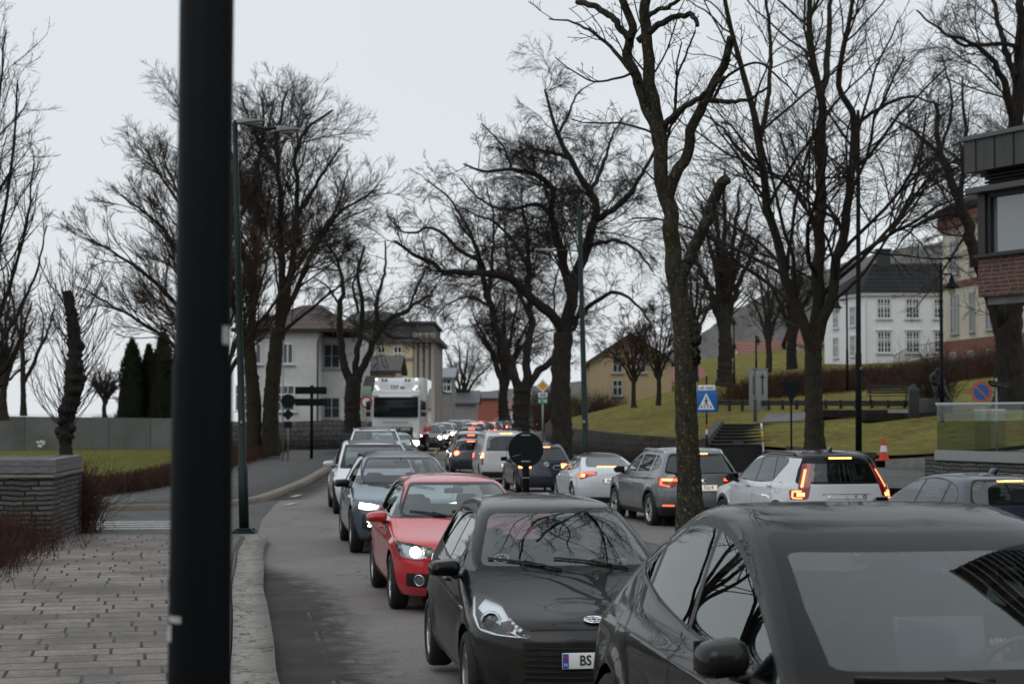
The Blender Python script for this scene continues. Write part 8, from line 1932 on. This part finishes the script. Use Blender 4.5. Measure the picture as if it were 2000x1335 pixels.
# ------------------------------------------------------------------ vehicles
def put(name, sp, x, y, yaw, label, dz=0.0, sc=1.0, group=None, cat='car'):
    return build_car(name, sp, (x, y, hroad(x, y) + dz), R(yaw), label, cat, group, sc)
T_Y = put('black_crossover', sp_teslay(), 1.682, 8.01, -80.0, 'shiny black electric crossover filling the bottom right corner, nearest car', dz=.003)
Y_R = put('black_hatchback', sp_yaris(), .29, 14.6, -81.2, 'small black hatchback with clock sticker in the windscreen and plate starting BS', dz=.012)
G_F = put('red_hatchback', sp_golf(), -.74, 22.2, -81.0, 'red hatchback with one lit headlamp behind the small black hatchback')
put('grey_crossover', sp_id4(), -1.92, 30.6, -81.3, 'blue-grey electric crossover with black roof and slim lit headlamps')
put('white_crossover', sp_teslaw(), -3.25, 41.8, -82, 'white electric car with one white mirror, half hidden behind the blue-grey crossover')
sv = sp_suv(P_WHITE, 'none', 'alu', 1.78, gl=GLASS); sv['cuts'].append(('roof_window', GLOSSBLACK, [rnd([(.10, -.48), (.10, .48), (-.9, .48), (-.9, -.48)], .08)], 'top', {'rng': lambda c: c.z > 1.6})); put('white_suv', sv, -4.02, 52.6, -84, 'white tall SUV with roof rails in front of the lorry', dz=.06)
put('steel_blue_car', sp_suv(P_STEEL, 'none', False, 1.58, gl=GLASS), -4.15, 62, -86, 'steel blue car tucked behind the white tall SUV, before the lorry')
put('white_black_crossover', sp_xc40(), 5.0, 31.4, 102.5, 'white crossover with a black roof and L-shaped red tail lamps')
put('grey_suv', sp_karoq(), 3.36, 37.6, 102, 'grey SUV with silver roof rails behind the mossy trunk', dz=-.03)
put('white_saloon', sp_tesla3(), 2.30, 48.8, 97, 'white electric fastback with a dark glass roof and a plate starting EB')
tg = sp_suv(P_NAVY, 'rear', True, 1.63); tg['extra'] = tiguan_extra; put('navy_suv', tg, .80, 59.2, 98, 'dark navy SUV behind the round sign back, with lit brake lamps')
put('white_van', sp_van(), -.45, 68.6, 96, 'white panel van with roof bars and lit brake lamps', cat='van')
put('navy_hatchback', sp_bmw(), 6.36, 25.96, 104.4, 'dark blue hatchback with shark-fin antenna at the right edge')

# lorry
def lorry():
    y0 = 92.0; x0 = at(773, 800, y0).x; r = tag(empty('white_lorry', (x0, y0, .12), R(-90.5)), 'white box lorry with lit roof lamps in the oncoming lane', 'lorry')
    wt = paint('lorry_white', (.76, .78, .79), 0, .4, .12); gl = mat('lorry_glass', (.012, .015, .017), .15, coat=.25, spec=.2)
    W_ = 2.46
    b = MB(); b.rbox((-1.15, 0, 2.05), (2.2, W_, 2.5), .10, m=0, seg=3, fn=lambda v: (v.x - (.10 if v.x > 0 and v.z > 0 else 0), v.y, v.z)); b.build('cab', wt, r)
    b = MB(); b.rbox((-1.15, 0, 3.50), (2.0, W_ - .05, .80), .16, m=0, seg=3, fn=lambda v: (v.x - (.55 if v.x > 0 and v.z > 0 else 0.0), v.y * (.94 if v.z > 0 else 1), v.z)); b.build('roof_fairing', wt, r)
    b = MB(); b.rbox((-.07, 0, 2.42), (.14, 2.28, 1.02), .05, ry=-.07); b.build('windscreen', gl, r)
    b = MB(); b.rbox((.10, 0, 2.98), (.22, 1.75, .09), .03, ry=.25); b.rbox((-.02, 0, 3.02), (.16, 2.4, .14), .04); b.build('sun_visor', [wt], r)
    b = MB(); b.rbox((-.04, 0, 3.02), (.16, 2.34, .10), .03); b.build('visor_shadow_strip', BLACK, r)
    b = MB(); b.rbox((-.03, 0, 1.10), (.12, 1.75, .62), .04); b.build('grille', BLACK, r)
    b = MB(); b.rbox((.03, 0, 1.28), (.06, 1.5, .15), .02); b.rbox((.03, 0, .98), (.06, 1.6, .05), .01); b.build('grille_bar', mat('lorry_silver', (.5, .5, .5), .3, .8), r)
    b = MB(); b.rbox((-.08, 0, .55), (.34, W_, .42), .09); b.build('bumper', wt, r)
    for s in (1, -1):
        b = MB(); b.rbox((.06, s * .98, .60), (.08, .40, .22), .03); b.build('headlight', HEADLIT, r)
        for dy, dz in ((-.05, .07), (.05, -.06)):
            b = MB(); b.lathe([(0, .03), (.07, .02), (.085, 0)], 12, facing((-.26 + dz * -.5, s * (.98 - dy), 3.42 + dz), (1, 0, .6))); b.build('roof_lamp', mat('lit_roof_lamp', (.9, .9, .9), .2, emit=(1, .98, .92), estr=.8), r)
        b = MB(); b.lathe([(0, .03), (.06, .02), (.07, 0)], 12, facing((-.42, s * 1.03, 3.86), (1, 0, .2))); b.build('marker_lamp', mat('lit_marker_lamp', (.9, .9, .9), .2, emit=(1, .97, .9), estr=1.5), r)
        for dy in (-.09, .09):
            b = MB(); b.lathe([(.03, 0), (.035, .1), (.08, .22)], 12, facing((-.42, s * .60 + dy, 3.80), (1, 0, 0))); b.build('air_horn', BLACK, r)
        b = MB(); b.rbox((-.1, s * 1.42, 2.50), (.12, .24, .46), .05); b.rbox((-.1, s * 1.42, 2.08), (.12, .24, .26), .05); b.tube([(-.2, s * 1.2, 2.75), (-.1, s * 1.42, 2.74)], .025, 6); b.build('side_mirror', BLACK, r)
        b = MB(); b.rbox((-.85, s * (W_ / 2 + .002), 2.35), (.85, .02, .75), .01); b.build('side_window', gl, r)
    t = link('cab_lettering', text_mesh('cab_lettering', 'TST as', .27, INK, .004, bold=.008), r); place(t, facing((-.255, .06, 3.46), (1, 0, .68), (0, 0, 1)))
    t = link('slogan_lettering', text_mesh('slogan_lettering', 'din transportpartner', .16, mat('ink_grey', ()), .004), r); place(t, facing((.012, 0, 1.66), (1, 0, 0)))
    t = link('maker_lettering', text_mesh('maker_lettering', 'DAF', .2, INK, .006, sx=1.5, bold=.01), r); place(t, facing((.065, 0, 1.28), (1, 0, 0)))
    b = MB(); b.rbox((-6.4, 0, 2.48), (8.0, 2.54, 3.0), .03); b.build('cargo_box', wt, r)
    b = MB(); b.rbox((-6.4, 1.275, 1.25), (7.6, .01, .28), .003); b.build('red_reflection', mat('painted_red_reflection', (.45, .04, .04), .5), r)  # red reflection on the cargo box flank, painted as a thin strip
    b = MB(); b.box((-5.4, 0, .85), (10, 1.0, .25)); b.build('chassis', BLACK, r)
    for x in (-1.2, -7.2, -8.6):
        for s in (1, -1): add_wheel(r, x, s * 1.05, .50, .32, 'spoke', ALU, 10)
lorry()

# the queues farther off
def queue():
    protos = {}
    def far(key, mk, x, y, yaw, label, group, nm):
        if key not in protos:
            o = build_car(nm, mk(), (x, y, hroad(x, y)), R(yaw), label, 'car', group); protos[key] = o
        else:
            o = copy_tree(protos[key]); o.location = (x, y, hroad(x, y)); o.rotation_euler = (0, 0, R(yaw)); o['label'] = label; o['group'] = group
        return o
    def bright(sp, front):
        cs = []
        for c in sp['cuts']:
            c = list(c)
            if not front and c[1] is REDHOT: c[1] = REDFAR
            if c[0] == ('headlight' if front else 'tail_light'):      # a round burning lamp inside the lens
                p = Vector([sum(q[i] for q in c[2][0]) / len(c[2][0]) for i in range(3)]); an = R(c[3]); u = Vector((-math.sin(an), math.cos(an), 0)); k = c[1]
                c[1] = LAMPBOWL if front else REDLENS; cs.append(tuple(c))
                cs.append(('lamp_glow', k, [[tuple(p + u * (.11 * math.cos(a)) + Vector((0, 0, .10 * math.sin(a)))) for a in np.linspace(0, 2 * math.pi, 10, endpoint=False)]], c[3])); continue
            cs.append(tuple(c))
        sp['cuts'] = cs; sp['cabin'] = False; sp['handles'] = []; return sp
    F_ = {'s1': lambda: bright(sp_suv(P_DKGREY, 'front', True, 1.66), 1), 's2': lambda: bright(sp_suv(P_SILVER, 'front', False, 1.6), 1), 'h1': lambda: bright(sp_hatch(P_WHITE, 'front'), 1), 'h2': lambda: bright(sp_hatch(P_STEEL, 'front'), 1)}
    B_ = {'r1': lambda: bright(sp_suv(P_BLACK, 'rear', True, 1.66), 0), 'r2': lambda: bright(sp_suv(P_SILVER, 'rear', 'alu', 1.62), 0), 'r3': lambda: bright(sp_hatch(P_NAVY, 'rear'), 0), 'r4': lambda: bright(sp_hatch(P_WHITE2, 'rear'), 0)}
    go = 'oncoming cars queuing beyond the lorry'; gb = 'cars queuing away beyond the white van'
    nm = {'s1': 'far_suv', 's2': 'far_suv', 'h1': 'far_hatchback', 'h2': 'far_hatchback', 'r1': 'far_suv', 'r2': 'far_suv', 'r3': 'far_hatchback', 'r4': 'far_hatchback'}
    on = [('s1', 837, 110, 'dark SUV with lit headlamps directly right of the lorry flank'), ('h2', 851, 119, 'steel blue hatchback with lit headlamps, first behind the dark SUV'), ('s2', 864, 128, 'silver SUV with lit headlamps, middle of the oncoming queue'), ('h1', 876, 138, 'white hatchback with lit headlamps, nearer of the white oncoming hatchbacks'),
          ('s1', 886, 149, 'dark SUV with lit headlamps, fifth in the oncoming queue'), ('h2', 897, 161, 'steel blue hatchback with lit headlamps, sixth in the oncoming queue'), ('s2', 908, 174, 'silver SUV with lit headlamps, seventh in the oncoming queue'), ('h1', 919, 188, 'white hatchback with lit headlamps, last of the oncoming queue')]
    for k, px, y, lb in on:
        far(k, F_[k], at(px, 830, y).x, y, -88, lb, go, nm[k])
    bk = [('r3', 914, 77.5, 'navy hatchback just ahead of the white van, showing its left lamp'), ('r1', 914, 86, 'black SUV with lit brake lamp, second ahead of the van'), ('r2', 914, 94.5, 'silver SUV with lit brake lamp, third ahead of the van'), ('r1', 916, 103, 'black SUV with lit brake lamp, fourth ahead of the van'), ('r4', 921, 113, 'white hatchback with lit brake lamps, fifth ahead of the van'),
          ('r2', 930, 124, 'silver SUV with lit brake lamps, sixth ahead of the van'), ('r1', 941, 136, 'black SUV with lit brake lamps where the far street bends right'), ('r4', 953, 148, 'white hatchback with lit brake lamps left of the low forked tree'), ('r3', 965, 161, 'navy hatchback with lit brake lamps left of the low forked tree'), ('r1', 977, 175, 'black SUV with lit brake lamps close left of the low forked tree'),
          ('r2', 990, 190, 'silver SUV with lit brake lamps almost touching the low forked tree'), ('r3', 1040, 224, 'navy hatchback with lit brake lamps right of the low forked tree'), ('r1', 1052, 236, 'black SUV with lit brake lamps, farthest in the right gap between the old trees')]
    for k, px, y, lb in bk:
        far(k, B_[k], at(px, 830, y).x, y, 96 if y < 110 else 88, lb, gb, nm[k])
queue()

# drivers, faint behind the glass
def person(label, root, x, y, z, jacket, arm=False):
    """seated in the car's own frame, facing forward"""
    M = root.matrix_world if False else (Matrix.Translation(root.location) @ Matrix.Rotation(root.rotation_euler[2], 4, 'Z'))
    p = M @ Vector((x, y, z)); r = tag(empty('person', p, root.rotation_euler[2]), label, 'person'); sk = mat('skin', (.38, .22, .16), .55)
    l = [(.0, .19, .46), (.13, .26, .22), (.36, .20, .34), (.42, .17, .37)] if not arm else [(0, .19, .46), (.16, .30, .36), (.06, .17, .60), (.03, .10, .66)]
    rt = [(.0, -.19, .46), (.13, -.26, .22), (.36, -.12, .34), (.42, -.08, .37)]
    J = [(0, 0, 0), (-.04, 0, .22), (-.05, 0, .44), (-.01, 0, .55), (.02, 0, .64), (.035, 0, .74)] + l + rt + [(.22, .10, .03), (.44, .12, .06), (.55, .12, -.28), (.66, .12, -.30), (.22, -.10, .03), (.44, -.12, .06), (.55, -.12, -.28), (.66, -.12, -.30)]
    E_ = [(0, 1), (1, 2), (2, 3), (3, 4), (4, 5), (2, 6), (6, 7), (7, 8), (8, 9), (2, 10), (10, 11), (11, 12), (12, 13), (0, 14), (14, 15), (15, 16), (16, 17), (0, 18), (18, 19), (19, 20), (20, 21)]
    Rr = [(.13, .15), (.12, .15), (.11, .15), .06, (.085, .10), (.08, .095), .065, .05, .04, .035, .065, .05, .04, .035, .09, .075, .055, .045, .09, .075, .055, .045]
    skin_figure('body', J, E_, Rr, sk, r)
    Jc = J[:3] + l[:3] + rt[:3]; Ec = [(0, 1), (1, 2), (2, 3), (3, 4), (4, 5), (2, 6), (6, 7), (7, 8)]; skin_figure('jacket', Jc, Ec, [(.15, .17), (.14, .17), (.13, .17), .085, .068, .052, .085, .068, .052], jacket, r)
    skin_figure('trousers', [J[0]] + J[14:17] + J[18:21], [(0, 1), (1, 2), (2, 3), (0, 4), (4, 5), (5, 6)], [(.15, .17), .10, .085, .065, .10, .085, .065], mat('denim', (.02, .025, .04), .9), r)
    b = MB()
    for s in (.034, -.034): b.lathe([(0, .010), (.010, .006), (.013, 0)], 8, facing((.118, s, .715), (1, 0, 0)))
    b.build('eye', mat('eye_dark', (.03, .025, .02), .3), r)
    b = MB(); b.tube([(.115, 0, .715), (.142, 0, .675), (.118, 0, .667)], [.008, .016, .012], 6); b.tube([(.118, -.026, .632), (.124, 0, .630), (.118, .026, .632)], .007, 6)
    for s in (.088, -.088): b.lathe([(0, .012), (.028, .008), (.03, 0)], 8, facing((.02, s, .69), (0, 1 if s > 0 else -1, 0)))
    b.build('face_features', sk, r)
    bm = bmesh.new(); bmesh.ops.create_uvsphere(bm, u_segments=18, v_segments=12, radius=1.0); bmesh.ops.delete(bm, geom=[v for v in bm.verts if v.co.z < -.25 or (v.co.x > .45 and v.co.z < .45)], context='VERTS')
    me = bpy.data.meshes.new('hair'); bm.to_mesh(me); bm.free(); me.transform(Matrix.Translation((.015, 0, .715)) @ Matrix.Diagonal((.115, .102, .125, 1))); me.materials.append(mat('hair_grey', (.10, .09, .08), .8)); link('hair', me, r)
    for hnd, nrm in ((l[3], l[3][1]), (rt[3], rt[3][1])):
        b = MB(); c = Vector(hnd); up = Vector((.02, 0, .05)) if not (arm and hnd is l[3]) else Vector((0, -.03, .05)); b.rbox(c + up * .4, (.04, .08, .085), .018)
        for k in range(4): q = c + up * .9 + Vector((.0, -.03 + .02 * k, .02)); b.tube([q, q + Vector((.03, 0, .03 - .004 * abs(k - 1.5))), q + Vector((.045, 0, .0))], [.010, .009, .007], 6)
        b.tube([c + Vector((0, .04 if nrm < 0 else -.04, .02)), c + Vector((.03, .055 if nrm < 0 else -.055, .05))], [.012, .009], 6); b.build('hand', sk, r)
    if arm:
        b = MB(); b.tube([(.085 + .0, .20, .545), (.075, .187, .565)], .043, 10); b.build('wristwatch', mat('watch_steel', (.5, .5, .5), .3, .9), r)
    return r
person('driver of the big black crossover, dim behind the screen, one hand raised to the head', T_Y, -.02, .38, .62, mat('jacket_dark', (.03, .032, .036), .9), True)
person('driver of the small black hatchback, faint behind the reflecting windscreen', Y_R, -.05, .36, .58, mat('jacket_green', (.05, .055, .045), .9))
